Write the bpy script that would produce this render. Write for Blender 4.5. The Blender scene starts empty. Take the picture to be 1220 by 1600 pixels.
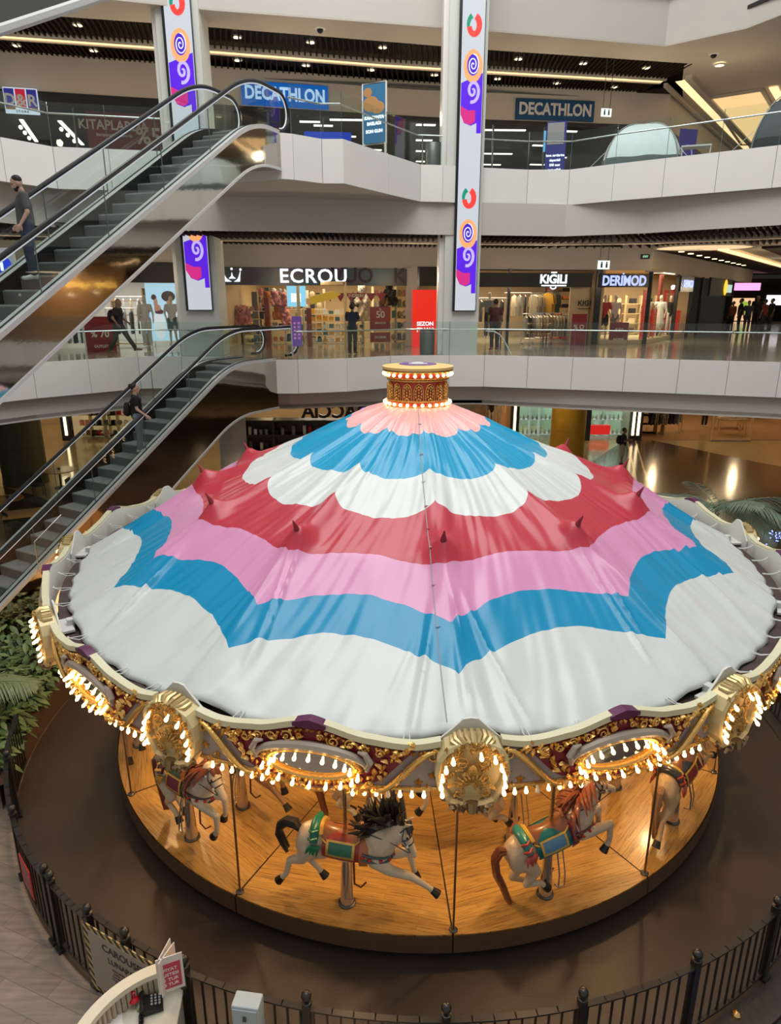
import bpy, bmesh, math, random
from mathutils import Vector, Matrix, noise
random.seed(7)
PI=math.pi; R=math.radians
S=bpy.context.scene
COL=S.collection
# ---------------------------------------------------------------- camera
CAMZ=7.35; TH=R(17.2); FPX=1080.0
cd=bpy.data.cameras.new('camera'); cam=bpy.data.objects.new('camera',cd); COL.objects.link(cam)
cam.location=(0,0,CAMZ); cam.rotation_euler=(PI/2-TH,0,0)
cd.sensor_fit='VERTICAL'; cd.sensor_height=36; cd.sensor_width=27.45; cd.lens=FPX/1600*36
cd.clip_end=300; S.camera=cam
# ---------------------------------------------------------------- world, skylight, exposure
w=bpy.data.worlds.new('sky'); S.world=w; w.use_nodes=True
bg=w.node_tree.nodes['Background']; bg.inputs[0].default_value=(1,.985,.96,1); bg.inputs[1].default_value=.42
def area(name,loc,size,power,color,rot=(0,0,0),size_y=None,spread=None):
    l=bpy.data.lights.new(name,'AREA'); l.energy=power; l.color=color; l.size=size
    if size_y: l.shape='RECTANGLE'; l.size_y=size_y
    if spread: l.spread=spread
    o=bpy.data.objects.new(name,l); o.location=loc; o.rotation_euler=rot; COL.objects.link(o); return o
def point(name,loc,power,color,rad=.1):
    l=bpy.data.lights.new(name,'POINT'); l.energy=power; l.color=color; l.shadow_soft_size=rad
    o=bpy.data.objects.new(name,l); o.location=loc; COL.objects.link(o); return o
area('atrium_skylight',(0,11,24),16,4350,(1,1,.985),size_y=20)
for x,y,p in [(-11,24.5,62),(-7,25.6,62),(-3,26.4,62),(1,27.3,62),(5,28,62),(8.5,28.3,62),(11.5,28,45),(15,33,45)]:
    point('upper_corridor_lamp',(x,y-1.6,13.0),p,(1,.80,.55),.12)
for x,y,p in [(-11,22.8,42),(-7,23.8,42),(-3,24.6,42),(1,25.4,42),(5,26,42),(8.5,26.2,42),(12,25.5,40),(15.5,30,50),(19.5,36,60),(24,43,90)]:
    point('middle_corridor_lamp',(x,y-1.2,8.0),p,(1,.80,.55),.12)
for x,y,p in [(-19,30,70),(-15,33,70),(-10,29,60),(-6,34,70),(-1,30,50),(4,34,70),(7,30,60),(11,35,80),(14,30,35),(17,35,90),(20,30,40),(22,26,60)]:
    point('ground_corridor_lamp',(x,y,3.75),p,(1,.76,.42),.10)
S.view_settings.view_transform='Standard'; S.view_settings.look='None'
S.view_settings.exposure=0.0; S.view_settings.gamma=1; S.view_settings.use_curve_mapping=False
# ---------------------------------------------------------------- helpers
def at(px,py,Y):
    "a place at depth Y seen at photo pixel px,py"
    u=(px-610)/FPX; v=(800-py)/FPX; c=math.cos(TH); s=math.sin(TH)
    d=Vector((u,c+v*s,-s+v*c)); t=Y/d.y
    return Vector((d.x*t,Y,CAMZ+d.z*t))
def gz(px,py,z):
    u=(px-610)/FPX; v=(800-py)/FPX; c=math.cos(TH); s=math.sin(TH)
    d=Vector((u,c+v*s,-s+v*c)); t=(z-CAMZ)/d.z
    return Vector((d.x*t,d.y*t,z))
_m={}
def mat(name,col=(.5,.5,.5),rough=.5,metal=0,emit=None,es=1,spec=.5,alpha=1,trans=0,ior=1.45,bump=0,bscale=20,var=0,vscale=5,coat=0,sheen=0):
    if name in _m: return _m[name]
    m=bpy.data.materials.new(name); m.use_nodes=True; nt=m.node_tree; b=nt.nodes['Principled BSDF']
    b.inputs['Base Color'].default_value=(*col,1); b.inputs['Roughness'].default_value=rough; b.inputs['Metallic'].default_value=metal
    b.inputs['Specular IOR Level'].default_value=spec; b.inputs['IOR'].default_value=ior
    if trans: b.inputs['Transmission Weight'].default_value=trans
    if alpha<1: b.inputs['Alpha'].default_value=alpha
    if coat: b.inputs['Coat Weight'].default_value=coat; b.inputs['Coat Roughness'].default_value=.1
    if emit: b.inputs['Emission Color'].default_value=(*emit,1); b.inputs['Emission Strength'].default_value=es
    if bump or var:
        tc=nt.nodes.new('ShaderNodeTexCoord'); n=nt.nodes.new('ShaderNodeTexNoise'); n.inputs['Scale'].default_value=bscale if bump else vscale
        n.inputs['Detail'].default_value=5; nt.links.new(tc.outputs['Object'],n.inputs['Vector'])
        if bump:
            bp=nt.nodes.new('ShaderNodeBump'); bp.inputs['Strength'].default_value=bump; bp.inputs['Distance'].default_value=.02
            nt.links.new(n.outputs['Fac'],bp.inputs['Height']); nt.links.new(bp.outputs['Normal'],b.inputs['Normal'])
        if var:
            n2=nt.nodes.new('ShaderNodeTexNoise'); n2.inputs['Scale'].default_value=vscale; n2.inputs['Detail'].default_value=6
            nt.links.new(tc.outputs['Object'],n2.inputs['Vector'])
            mx=nt.nodes.new('ShaderNodeMix'); mx.data_type='RGBA'
            mx.inputs['A'].default_value=(*[max(0,c*(1-var)) for c in col],1); mx.inputs['B'].default_value=(*[min(1,c*(1+var)) for c in col],1)
            nt.links.new(n2.outputs['Fac'],mx.inputs['Factor']); nt.links.new(mx.outputs['Result'],b.inputs['Base Color'])
    _m[name]=m; return m
def glassmat(name,tint=(.86,.95,.92),refl=1.0):
    if name in _m: return _m[name]
    m=bpy.data.materials.new(name); m.use_nodes=True; nt=m.node_tree; nt.nodes.clear()
    o=nt.nodes.new('ShaderNodeOutputMaterial'); t=nt.nodes.new('ShaderNodeBsdfTransparent'); g=nt.nodes.new('ShaderNodeBsdfGlossy')
    t.inputs[0].default_value=(*tint,1); g.inputs['Roughness'].default_value=.02
    f=nt.nodes.new('ShaderNodeFresnel'); ge=nt.nodes.new('ShaderNodeNewGeometry'); mr=nt.nodes.new('ShaderNodeMapRange')
    mr.inputs['To Min'].default_value=1.45; mr.inputs['To Max'].default_value=1/1.45; nt.links.new(ge.outputs['Backfacing'],mr.inputs['Value']); nt.links.new(mr.outputs[0],f.inputs[0])
    k=nt.nodes.new('ShaderNodeMath'); k.operation='MULTIPLY'; k.inputs[1].default_value=refl; nt.links.new(f.outputs[0],k.inputs[0])
    mx=nt.nodes.new('ShaderNodeMixShader'); nt.links.new(k.outputs[0],mx.inputs[0]); nt.links.new(t.outputs[0],mx.inputs[1]); nt.links.new(g.outputs[0],mx.inputs[2])
    nt.links.new(mx.outputs[0],o.inputs[0]); _m[name]=m; return m
def tag(o,label=None,cat=None,group=None,kind=None):
    if label: o['label']=label
    if cat: o['category']=cat
    if group: o['group']=group
    if kind: o['kind']=kind
    return o
def thing(name,label,cat,loc=(0,0,0),rz=0,group=None):
    o=bpy.data.objects.new(name,None); COL.objects.link(o); o.location=loc; o.rotation_euler=(0,0,rz); o.empty_display_size=.1
    return tag(o,label,cat,group)
def link(name,me,parent=None,loc=None,rot=None,scale=None):
    o=bpy.data.objects.new(name,me); COL.objects.link(o)
    if parent is not None: o.parent=parent
    if loc is not None: o.location=loc
    if rot is not None: o.rotation_euler=rot
    if scale is not None: o.scale=scale
    return o
def dup(o,parent=None,loc=None,rz=None):
    c=o.copy(); COL.objects.link(c)
    if parent is not None: c.parent=parent
    if loc is not None: c.location=loc
    if rz is not None: c.rotation_euler=(0,0,rz)
    for ch in list(o.children): dup(ch,c)
    return c
class MB:
    def __init__(s): s.v=[]; s.f=[]; s.mi=[]; s.cur=0
    def add(s,vs,fs):
        n=len(s.v); s.v+= [tuple(v) for v in vs]
        for f in fs: s.f.append([i+n for i in f]); s.mi.append(s.cur)
        return s
    def m(s,i): s.cur=i; return s
    def box(s,c,d,rz=0,rx=0,ry=0,M=None):
        hx,hy,hz=d[0]/2,d[1]/2,d[2]/2
        vs=[Vector((x,y,z)) for x in(-hx,hx) for y in(-hy,hy) for z in(-hz,hz)]
        if M is None: M=Matrix.Translation(c)@Matrix.Rotation(rz,4,'Z')@Matrix.Rotation(rx,4,'X')@Matrix.Rotation(ry,4,'Y')
        return s.add([M@v for v in vs],[(0,1,3,2),(4,6,7,5),(0,4,5,1),(2,3,7,6),(0,2,6,4),(1,5,7,3)])
    def bx(s,x0,x1,y0,y1,z0,z1): return s.box(((x0+x1)/2,(y0+y1)/2,(z0+z1)/2),(abs(x1-x0),abs(y1-y0),abs(z1-z0)))
    def tube(s,pts,r,n=8,cap=True,closed=False):
        pts=[Vector(p) for p in pts]; N=len(pts)
        if N<2: return s
        rs=r if isinstance(r,(list,tuple)) else [r]*N
        vs=[];fs=[]; up=None
        for i,p in enumerate(pts):
            if closed: d=(pts[(i+1)%N]-pts[i-1])
            else: d=(pts[min(i+1,N-1)]-pts[max(i-1,0)])
            if d.length<1e-9: d=Vector((0,0,1))
            d.normalize()
            if up is None:
                a=Vector((0,0,1)) if abs(d.z)<.9 else Vector((1,0,0)); up=(a-d*a.dot(d)).normalized()
            else:
                up=up-d*up.dot(d); up=up.normalized() if up.length>1e-6 else Vector((1,0,0))
            q=d.cross(up)
            for k in range(n):
                a=2*PI*k/n; vs.append(p+(up*math.cos(a)+q*math.sin(a))*rs[i])
        M=N if closed else N-1
        for i in range(M):
            j=(i+1)%N
            for k in range(n):
                l=(k+1)%n; fs.append((i*n+k,j*n+k,j*n+l,i*n+l))
        if cap and not closed: fs.append(tuple(range(n))); fs.append(tuple(reversed(range((N-1)*n,N*n))))
        return s.add(vs,fs)
    def cyl(s,a,b,r0,r1=None,n=12): return s.tube([a,b],[r0,r0 if r1 is None else r1],n)
    def lathe(s,prof,c=(0,0,0),n=24,a0=0,a1=2*PI,M=None):
        full=abs(a1-a0-2*PI)<1e-6; K=n if full else n+1; vs=[];fs=[]; c=Vector(c)
        for r,z in prof:
            for k in range(K):
                a=a0+(a1-a0)*k/n; v=Vector((r*math.cos(a),r*math.sin(a),z)); vs.append((M@v if M else v)+c)
        for i in range(len(prof)-1):
            for k in range(n):
                l=(k+1)%K if full else k+1
                fs.append((i*K+k,i*K+l,(i+1)*K+l,(i+1)*K+k))
        return s.add(vs,fs)
    def prism(s,poly,z0,z1):
        n=len(poly); vs=[(p[0],p[1],z0) for p in poly]+[(p[0],p[1],z1) for p in poly]
        return s.add(vs,[tuple(reversed(range(n))),tuple(range(n,2*n))]+[(i,(i+1)%n,n+(i+1)%n,n+i) for i in range(n)])
    def extr(s,poly,d,M=None):
        "polygon in xz extruded along y from -d/2 to d/2"
        n=len(poly); vs=[Vector((p[0],-d/2,p[1])) for p in poly]+[Vector((p[0],d/2,p[1])) for p in poly]
        if M: vs=[M@v for v in vs]
        return s.add(vs,[tuple(range(n)),tuple(reversed(range(n,2*n)))]+[(i,n+i,n+(i+1)%n,(i+1)%n) for i in range(n)])
    def ball(s,c,r,n=10,m=7,sc=(1,1,1),M=None):
        vs=[];fs=[];c=Vector(c)
        for i in range(m+1):
            t=PI*i/m
            for k in range(n):
                a=2*PI*k/n; v=Vector((math.sin(t)*math.cos(a)*r*sc[0],math.sin(t)*math.sin(a)*r*sc[1],math.cos(t)*r*sc[2])); vs.append((M@v if M else v)+c)
        for i in range(m):
            for k in range(n):
                l=(k+1)%n; fs.append((i*n+k,(i+1)*n+k,(i+1)*n+l,i*n+l))
        return s.add(vs,fs)
    def grid(s,fn,nu,nv,closed=False):
        vs=[fn(i/nu,j/nv) for i in range(nu+(0 if closed else 1)) for j in range(nv+1)]; K=nv+1; fs=[]
        for i in range(nu):
            a=i; b=(i+1)%nu if closed else i+1
            for j in range(nv): fs.append((a*K+j,b*K+j,b*K+j+1,a*K+j+1))
        return s.add(vs,fs)
    def mesh(s,name,mats,smooth=False):
        me=bpy.data.meshes.new(name); me.from_pydata([tuple(v) for v in s.v],[],s.f)
        if not isinstance(mats,(list,tuple)): mats=[mats]
        for m in mats: me.materials.append(m)
        if len(mats)>1: me.polygons.foreach_set('material_index',s.mi)
        bm=bmesh.new(); bm.from_mesh(me); bmesh.ops.remove_doubles(bm,verts=bm.verts,dist=1e-5) if smooth else None
        bmesh.ops.recalc_face_normals(bm,faces=bm.faces); bm.to_mesh(me); bm.free()
        if smooth:
            me.polygons.foreach_set('use_smooth',[True]*len(me.polygons))
            try: me.set_sharp_from_angle(angle=R(38))
            except Exception: pass
        me.update(); return me
    def build(s,name,mats,parent=None,smooth=False,loc=None,rot=None):
        return link(name,s.mesh(name,mats,smooth),parent,loc,rot)
def structure(mb,name,m,smooth=False,loc=None):
    return tag(mb.build(name,m,None,smooth,loc),kind='structure')
def bevel(o,w=.01,seg=2):
    b=o.modifiers.new('bevel','BEVEL'); b.width=w; b.segments=seg; b.limit_method='ANGLE'; return o
_fonts={}
def text_mesh(txt,size=1,extrude=.01,bold=0,align='CENTER',space=1,shear=0,m=None):
    k=(txt,size,extrude,bold,align,space,shear,m.name if m else '')
    if k in _fonts: return _fonts[k]
    c=bpy.data.curves.new('lettering','FONT'); c.body=txt; c.size=size; c.extrude=extrude; c.offset=bold*size; c.align_x=align; c.align_y='CENTER'; c.space_character=space; c.shear=shear
    c.resolution_u=3
    o=bpy.data.objects.new('t',c); COL.objects.link(o)
    dg=bpy.context.evaluated_depsgraph_get(); me=bpy.data.meshes.new_from_object(o.evaluated_get(dg)); bpy.data.objects.remove(o)
    me.name='lettering'
    if m: me.materials.clear(); me.materials.append(m)
    _fonts[k]=me; return me
def text(txt,loc,size,m,parent=None,rz=0,extrude=.012,bold=.02,space=1,name='lettering',sx=1,sz=1,shear=0,mirror=False,rx=PI/2):
    me=text_mesh(txt,size,extrude,bold,'CENTER',space,shear,m)
    return link(name,me,parent,loc,(rx,0,rz),(-sx if mirror else sx,sz,1))
# continuous organic surface: tapered capsules and ellipsoids fused by a voxel remesh
class Blob:
    def __init__(s): s.mb=MB()
    def cap(s,a,b,r0,r1=None,n=10):
        r1=r0 if r1 is None else r1; a=Vector(a);b=Vector(b);L=(b-a).length; pts=[];rs=[]
        d=(b-a).normalized() if L>1e-6 else Vector((0,0,1))
        for t in (-.98,-.75,-.4): pts.append(a+d*r0*t); rs.append(r0*math.sqrt(1-t*t))
        pts.append(a); rs.append(r0); pts.append(b); rs.append(r1)
        for t in (.4,.75,.98): pts.append(b+d*r1*t); rs.append(r1*math.sqrt(1-t*t))
        s.mb.tube(pts,rs,n); return s
    def chain(s,pts,rs,n=10):
        for i in range(len(pts)-1): s.cap(pts[i],pts[i+1],rs[i],rs[i+1],n)
        return s
    def ell(s,c,sc,M=None): s.mb.ball(c,1,14,9,sc,M); return s
    def box(s,c,d,**k): s.mb.box(c,d,**k); return s
    def mesh(s,name,m,voxel=.012,smooth=6,fn=None):
        me=bpy.data.meshes.new('tmp'); me.from_pydata([tuple(v) for v in s.mb.v],[],s.mb.f)
        bm=bmesh.new(); bm.from_mesh(me); bmesh.ops.recalc_face_normals(bm,faces=bm.faces); bm.to_mesh(me); bm.free()
        o=bpy.data.objects.new('tmp',me); COL.objects.link(o)
        r=o.modifiers.new('r','REMESH'); r.mode='VOXEL'; r.voxel_size=voxel
        q=o.modifiers.new('s','SMOOTH'); q.factor=.5; q.iterations=smooth
        dg=bpy.context.evaluated_depsgraph_get(); out=bpy.data.meshes.new_from_object(o.evaluated_get(dg)); bpy.data.objects.remove(o)
        out.name=name; out.materials.clear()
        for x in (m if isinstance(m,(list,tuple)) else [m]): out.materials.append(x)
        out.polygons.foreach_set('use_smooth',[True]*len(out.polygons))
        if fn:
            mi=[fn(p.center,p.normal) for p in out.polygons]; out.polygons.foreach_set('material_index',mi)
        return out
ORD=['first','second','third','fourth','fifth','sixth','seventh','eighth','ninth','tenth','eleventh','twelfth','thirteenth','fourteenth','fifteenth','sixteenth','seventeenth','eighteenth','nineteenth']+['place %d'%i for i in range(20,60)]
ROW=['bottom','second','third','fourth','fifth','sixth','top']
def lerp(a,b,t): return a+(b-a)*t
def offset(path,d):
    "shift an open polyline sideways (positive = away from the atrium)"
    out=[]; n=len(path)
    for i in range(n):
        p=Vector(path[i][:2]); ns=[]
        if i>0: e=(p-Vector(path[i-1][:2])).normalized(); ns.append(Vector((-e.y,e.x)))
        if i<n-1: e=(Vector(path[i+1][:2])-p).normalized(); ns.append(Vector((-e.y,e.x)))
        if len(ns)==2:
            m=(ns[0]+ns[1]).normalized(); k=d/max(.5,m.dot(ns[0])); q=p+m*k
        else: q=p+ns[0]*d
        out.append((q.x,q.y))
    return out
def strip(mb,path,z0,z1,th=.03):
    "standing wall along a polyline"
    o=offset(path,th); n=len(path)
    for i in range(n-1):
        a,b,c,d=path[i],path[i+1],o[i+1],o[i]
        vs=[(a[0],a[1],z0),(b[0],b[1],z0),(c[0],c[1],z0),(d[0],d[1],z0),(a[0],a[1],z1),(b[0],b[1],z1),(c[0],c[1],z1),(d[0],d[1],z1)]
        mb.add(vs,[(0,1,2,3),(4,5,6,7),(0,1,5,4),(1,2,6,5),(2,3,7,6),(3,0,4,7)])
    return mb
def sample(path,step):
    "cut a polyline into pieces of about step"
    out=[]
    for i in range(len(path)-1):
        a=Vector(path[i][:2]); b=Vector(path[i+1][:2]); n=max(1,round((b-a).length/step))
        for k in range(n): out.append((a.lerp(b,k/n),a.lerp(b,(k+1)/n)))
    return out
# common materials
M=dict(
 white=mat('white_panel',(.74,.73,.69),.45,var=.04,vscale=1.2),
 joint=mat('joint_shadow_gap',(.16,.155,.15),.8),
 plaster=mat('plaster',(.50,.455,.40),.8,var=.05,vscale=.8),
 bulk=mat('bulkhead_plaster',(.52,.49,.45),.75,var=.04,vscale=.7),
 black=mat('black_gloss',(.012,.012,.013),.25),
 dark=mat('dark_matt',(.02,.019,.018),.6),
 steel=mat('brushed_steel',(.62,.62,.62),.28,1),
 chrome=mat('polished_chrome',(.8,.8,.8),.08,1),
 darksteel=mat('dark_steel',(.12,.12,.12),.35,.8),
 glass=glassmat('rail_glass',(.92,.965,.95),.9),
 shopglass=glassmat('shop_glass',(.93,.95,.94),.8),
 slat=mat('dark_wood_slat',(.028,.015,.010),.85,spec=.15,var=.3,vscale=6),
 cove=mat('warm_cove_light',(1,.8,.5),.5,emit=(1,.70,.36),es=1.25),
 lampw=mat('warm_lamp',(1,.9,.7),.5,emit=(1,.78,.45),es=3),
 lampc=mat('cool_lamp',(1,1,1),.5,emit=(.95,.97,1),es=4),
 lampn=mat('neutral_tube_lamp',(1,1,1),.5,emit=(1,.93,.78),es=1.8),
)
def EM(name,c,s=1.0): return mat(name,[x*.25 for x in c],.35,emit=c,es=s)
# ---------------------------------------------------------------- the building shell
CX,CY=.436,11.23
G,L1,L2=0.0,5.6,11.1
p1=[(-15.5,12.5),(-12.6,16.6),(-10.13,19.9),(-7.92,22.14),(-6.6,22.25),(-5.2,22.0),(-4.81,21.7),(-3.41,20.93),(-2.76,20.96),(-1.32,21.42),(0,22.39),(1.89,22.66),(3.02,22.66),(5.66,21.89),(8.6,20.96),(11.14,20.1),(14.5,18.6),(17.5,15.2),(18.5,11)]
p2=[(-12.5,13),(-9.51,18.79),(-8.76,19.91),(-6.1,20.5),(-6.75,22.55),(-5.3,22.55),(-4.6,19.9),(-4.13,18.87),(-2.63,18.32),(-2.34,18.45),(-1.7,19.01),(-1.17,19.01),(-.05,20.91),(.88,22.43),(1.55,22.53),(2.79,22.95),(4.21,23.28),(5.48,23.28),(6.55,22.33),(7.72,21.46),(9.95,19.75),(12.5,17.2),(13.6,13)]
K3=1.085
def sc3(l): return [(x*K3,y*K3) for x,y in l]
p3=sc3([(-16,17.5),(-4.6,20.75),(2.9,22.25),(8.05,23.4),(9.75,22.0),(10.4,20.6),(11.6,15.5)])
UC=15.0
FAC=[(-19,22.05),(0.8,27.0),(7.8,28.0),(10.1,28.3)]
def fy(x):
    for (a,b),(c,d) in zip(FAC,FAC[1:]):
        if x<=c: return b+(d-b)*(x-a)/(c-a)
    return FAC[-1][1]
def band(path,ztop,name,skip=()):
    mb=MB(); jb=MB()
    for a,b in sample(path,1.75):
        d=(b-a).normalized()*.006; a2=a+d; b2=b-d
        strip(mb,[tuple(a2),tuple(b2)],ztop-1.0,ztop,.05)
    strip(jb,offset(path,.035),ztop-.99,ztop-.01,.03)
    o=structure(mb,name,M['white']); structure(jb,name.replace('wall','trim')+'_joint',M['joint'])
    return o
band(p1,L1,'wall_middle_balcony'); band(p2,L2,'wall_upper_balcony'); 
mb=MB(); strip(mb,offset(p3,-.12),16.3,17.6,.05); structure(mb,'wall_top_balcony',M['white'])
# bulkheads under the balconies
def inner(path,d): return offset(path,d)
b1=inner([p1[0],p1[2],p1[3],(-6.6,22.3),(-3.2,21.9),(0,22.7),(1.9,22.9),(3.0,22.9)]+p1[13:],.25)
b2=inner([p2[0],(-9.6,19.3),(-8.7,20.5),(-6.4,21.0),(-2.6,21.5),(1.5,22.45),(2.8,22.6),(5.4,23.0),(7.4,22.0)]+p2[20:],.25)
def soffit(mb,pa,pb,z):
    pass
def closer(path,back,z,th,name,m):
    "flat slab between an edge path and a far line"
    poly=offset(path,.055)+list(back); mb=MB(); mb.prism(poly,z-th,z-.004); return structure(mb,name,m)
mb=MB(); strip(mb,b1,3.95,4.62,.06); structure(mb,'wall_ground_bulkhead',M['bulk'])
mb=MB(); strip(mb,b2,9.2,10.12,.06); structure(mb,'wall_middle_bulkhead',M['bulk'])
mb=MB(); strip(mb,p3[:],UC+.05,16.35,.06); structure(mb,'wall_upper_bulkhead',M['bulk'])
# shiny floors
def tilefloor(name,c1,c2,rough,bw,bh,mort,rot=0,coat=.0,mortc=None,noise_s=.5):
    m=bpy.data.materials.new(name); m.use_nodes=True; nt=m.node_tree; b=nt.nodes['Principled BSDF']
    tc=nt.nodes.new('ShaderNodeTexCoord'); mp=nt.nodes.new('ShaderNodeMapping'); mp.inputs['Rotation'].default_value=(0,0,rot)
    br=nt.nodes.new('ShaderNodeTexBrick'); br.inputs['Scale'].default_value=1; br.inputs['Brick Width'].default_value=bw; br.inputs['Row Height'].default_value=bh
    br.inputs['Mortar Size'].default_value=mort; br.inputs['Color1'].default_value=(*c1,1); br.inputs['Color2'].default_value=(*c2,1)
    br.inputs['Mortar'].default_value=(*(mortc or [x*.55 for x in c1]),1)
    nt.links.new(tc.outputs['Object'],mp.inputs[0]); nt.links.new(mp.outputs[0],br.inputs[0])
    n=nt.nodes.new('ShaderNodeTexNoise'); n.inputs['Scale'].default_value=3; n.inputs['Detail'].default_value=8
    mp2=nt.nodes.new('ShaderNodeMapping'); mp2.inputs['Rotation'].default_value=(0,0,rot); mp2.inputs['Scale'].default_value=(.6,6,1)
    nt.links.new(tc.outputs['Object'],mp2.inputs[0]); nt.links.new(mp2.outputs[0],n.inputs[0])
    mx=nt.nodes.new('ShaderNodeMix'); mx.data_type='RGBA'; mx.blend_type='MULTIPLY'; mx.inputs['Factor'].default_value=noise_s
    nt.links.new(br.outputs['Color'],mx.inputs['A']); nt.links.new(n.outputs['Color'],mx.inputs['B'])
    cr=nt.nodes.new('ShaderNodeValToRGB'); cr.color_ramp.elements[0].position=.3; cr.color_ramp.elements[0].color=(.55,.55,.55,1); cr.color_ramp.elements[1].position=.7
    nt.links.new(n.outputs['Fac'],cr.inputs[0]); nt.links.new(cr.outputs[0],mx.inputs['B'])
    nt.links.new(mx.outputs['Result'],b.inputs['Base Color']); b.inputs['Roughness'].default_value=rough
    b.inputs['Coat Weight'].default_value=coat; b.inputs['Coat Roughness'].default_value=.05
    return m
mfloor1=tilefloor('polished_beige_tile',(.36,.31,.25),(.33,.29,.23),.14,1.2,1.2,.004,coat=.3,noise_s=.2)
mfloorg=tilefloor('polished_cream_tile',(.50,.40,.24),(.47,.37,.22),.13,1.2,1.2,.003,coat=.3,noise_s=.2)
mdark=tilefloor('polished_brown_tile',(.075,.045,.028),(.068,.04,.026),.17,.9,.9,.003,R(-20),coat=.15,noise_s=.3)
mwood=tilefloor('wood_look_plank_tile',(.30,.245,.20),(.245,.20,.165),.42,1.25,.24,.004,R(22),noise_s=.7)
back1=[(40,11),(40,75),(-30,75),(-30,12.5)]
closer(p1,back1,L1,.12,'floor_middle_level',mfloor1)
closer(p2,[(30,13),(30,60),(-30,60),(-30,13)],L2,.12,'floor_upper_level',mfloor1)
mb=MB(); mb.bx(-40,45,-6,80,-.1,0); structure(mb,'floor_ground',mfloorg)
# dark brown polished field of the ground floor
q=[gz(987,682,0),gz(1220,757,0),Vector((22,20,0)),Vector((16,2,0)),Vector((2.5,2,0)),Vector((-1,8,0)),Vector((-9,24,0)),gz(0,760,0)+Vector((-3,-1,0)),gz(0,762,0),gz(75,790,0),gz(907,720,0)]
poly=[(13.4,38.1),(17.2,31.6),(23,24),(24,3),(1.0,3),(-7,13),(-18,13),(-18,29),(-15.8,27.2),(-13.4,25.6),(-11,23.2),(0,26.0),(9.0,31.0)]
mb=MB(); mb.prism(poly,.001,.006); structure(mb,'floor_brown_field',mdark)
mb=MB()
for o_ in (0,.45):
    a=Vector((13.0+o_,37.6)); b=Vector((8.6+o_,22)); d=(b-a).normalized()*.05; n=Vector((-d.y,d.x))
    mb.prism([tuple(a+n*.7),tuple(b+n*.7),tuple(b-n*.7),tuple(a-n*.7)],.007,.011)
structure(mb,'trim_floor_inlay',mat('brass_inlay',(.6,.45,.25),.25,.6))
mb=MB(); mb.prism([(-1.2,1),(-1.2,6),(-5.3,9.6),(-9,9.6),(-9,1)],.002,.012)
structure(mb,'floor_wood_tile_left',mwood)
# ceilings: dark slats with a warm cove line
def slatceiling(front,back,z,name,step=.17,cove=.5,covew=.3,gap=None):
    mb=MB(); n=len(front); tot=0
    top=MB()
    for i in range(n-1):
        a,b=Vector(front[i]),Vector(front[i+1]); c,d=Vector(back[i]),Vector(back[i+1])
        m=max(2,int((b-a).length/step))
        for k in range(m):
            t=(k+.5)/m; p=a.lerp(b,t); q_=c.lerp(d,t); mid=(p+q_)/2; e=q_-p
            mb.box((mid.x,mid.y,z+.06),(e.length,.05,.12),rz=math.atan2(e.y,e.x))
        top.add([(a.x,a.y,z+.2),(b.x,b.y,z+.2),(d.x,d.y,z+.2),(c.x,c.y,z+.2)],[(0,1,2,3)])
        if cove is not None: pass
    structure(mb,'ceiling_'+name+'_slats',M['slat']); structure(top,'ceiling_'+name+'_void',M['dark'])
    if cove is not None:
        cb=MB(); tr=MB()
        f=[Vector(x).lerp(Vector(y),cove) for x,y in zip(front,back)]
        f=[(v.x,v.y) for v in f]
        g=offset(f,covew); g2=offset(f,-.09); g3=offset(f,covew+.09)
        for i in range(len(f)-1):
            cb.add([(f[i][0],f[i][1],z-.012),(f[i+1][0],f[i+1][1],z-.012),(g[i+1][0],g[i+1][1],z-.012),(g[i][0],g[i][1],z-.012)],[(0,1,2,3)])
            for u,v in ((g2,f),(g,g3)):
                tr.add([(u[i][0],u[i][1],z-.05),(u[i+1][0],u[i+1][1],z-.05),(v[i+1][0],v[i+1][1],z-.05),(v[i][0],v[i][1],z-.05),
                        (u[i][0],u[i][1],z+.1),(u[i+1][0],u[i+1][1],z+.1),(v[i+1][0],v[i+1][1],z+.1),(v[i][0],v[i][1],z+.1)],[(0,1,2,3),(4,5,6,7),(0,1,5,4),(1,2,6,5),(2,3,7,6),(3,0,4,7)])
        structure(cb,'ceiling_'+name+'_cove_light',M['cove']); structure(tr,'trim_'+name+'_cove',M['plaster'])
# upper level: plaster strip, slats, cove, slats
uF=sc3([(-17,19.5),(-5.05,21.87),(-.18,23.0),(2.86,23.7),(9.59,25.0),(10.86,24.1),(11.2,22.7),(12,18)])
uB=sc3([(-17,22.6),(-5.9,25.35),(0,26.85),(3.4,27.4),(9.0,28.3)])
slatceiling(uF[:5],uB,UC,'upper',cove=.5)
mb=MB()
o=offset(p3,.0)
mb.prism([p3[0],p3[1],p3[2],p3[3],p3[4],p3[5],p3[6],uF[7],uF[6],uF[5],uF[4],uF[3],uF[2],uF[1],uF[0]],UC,UC+.05)
structure(mb,'ceiling_upper_plaster',M['plaster'])
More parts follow.
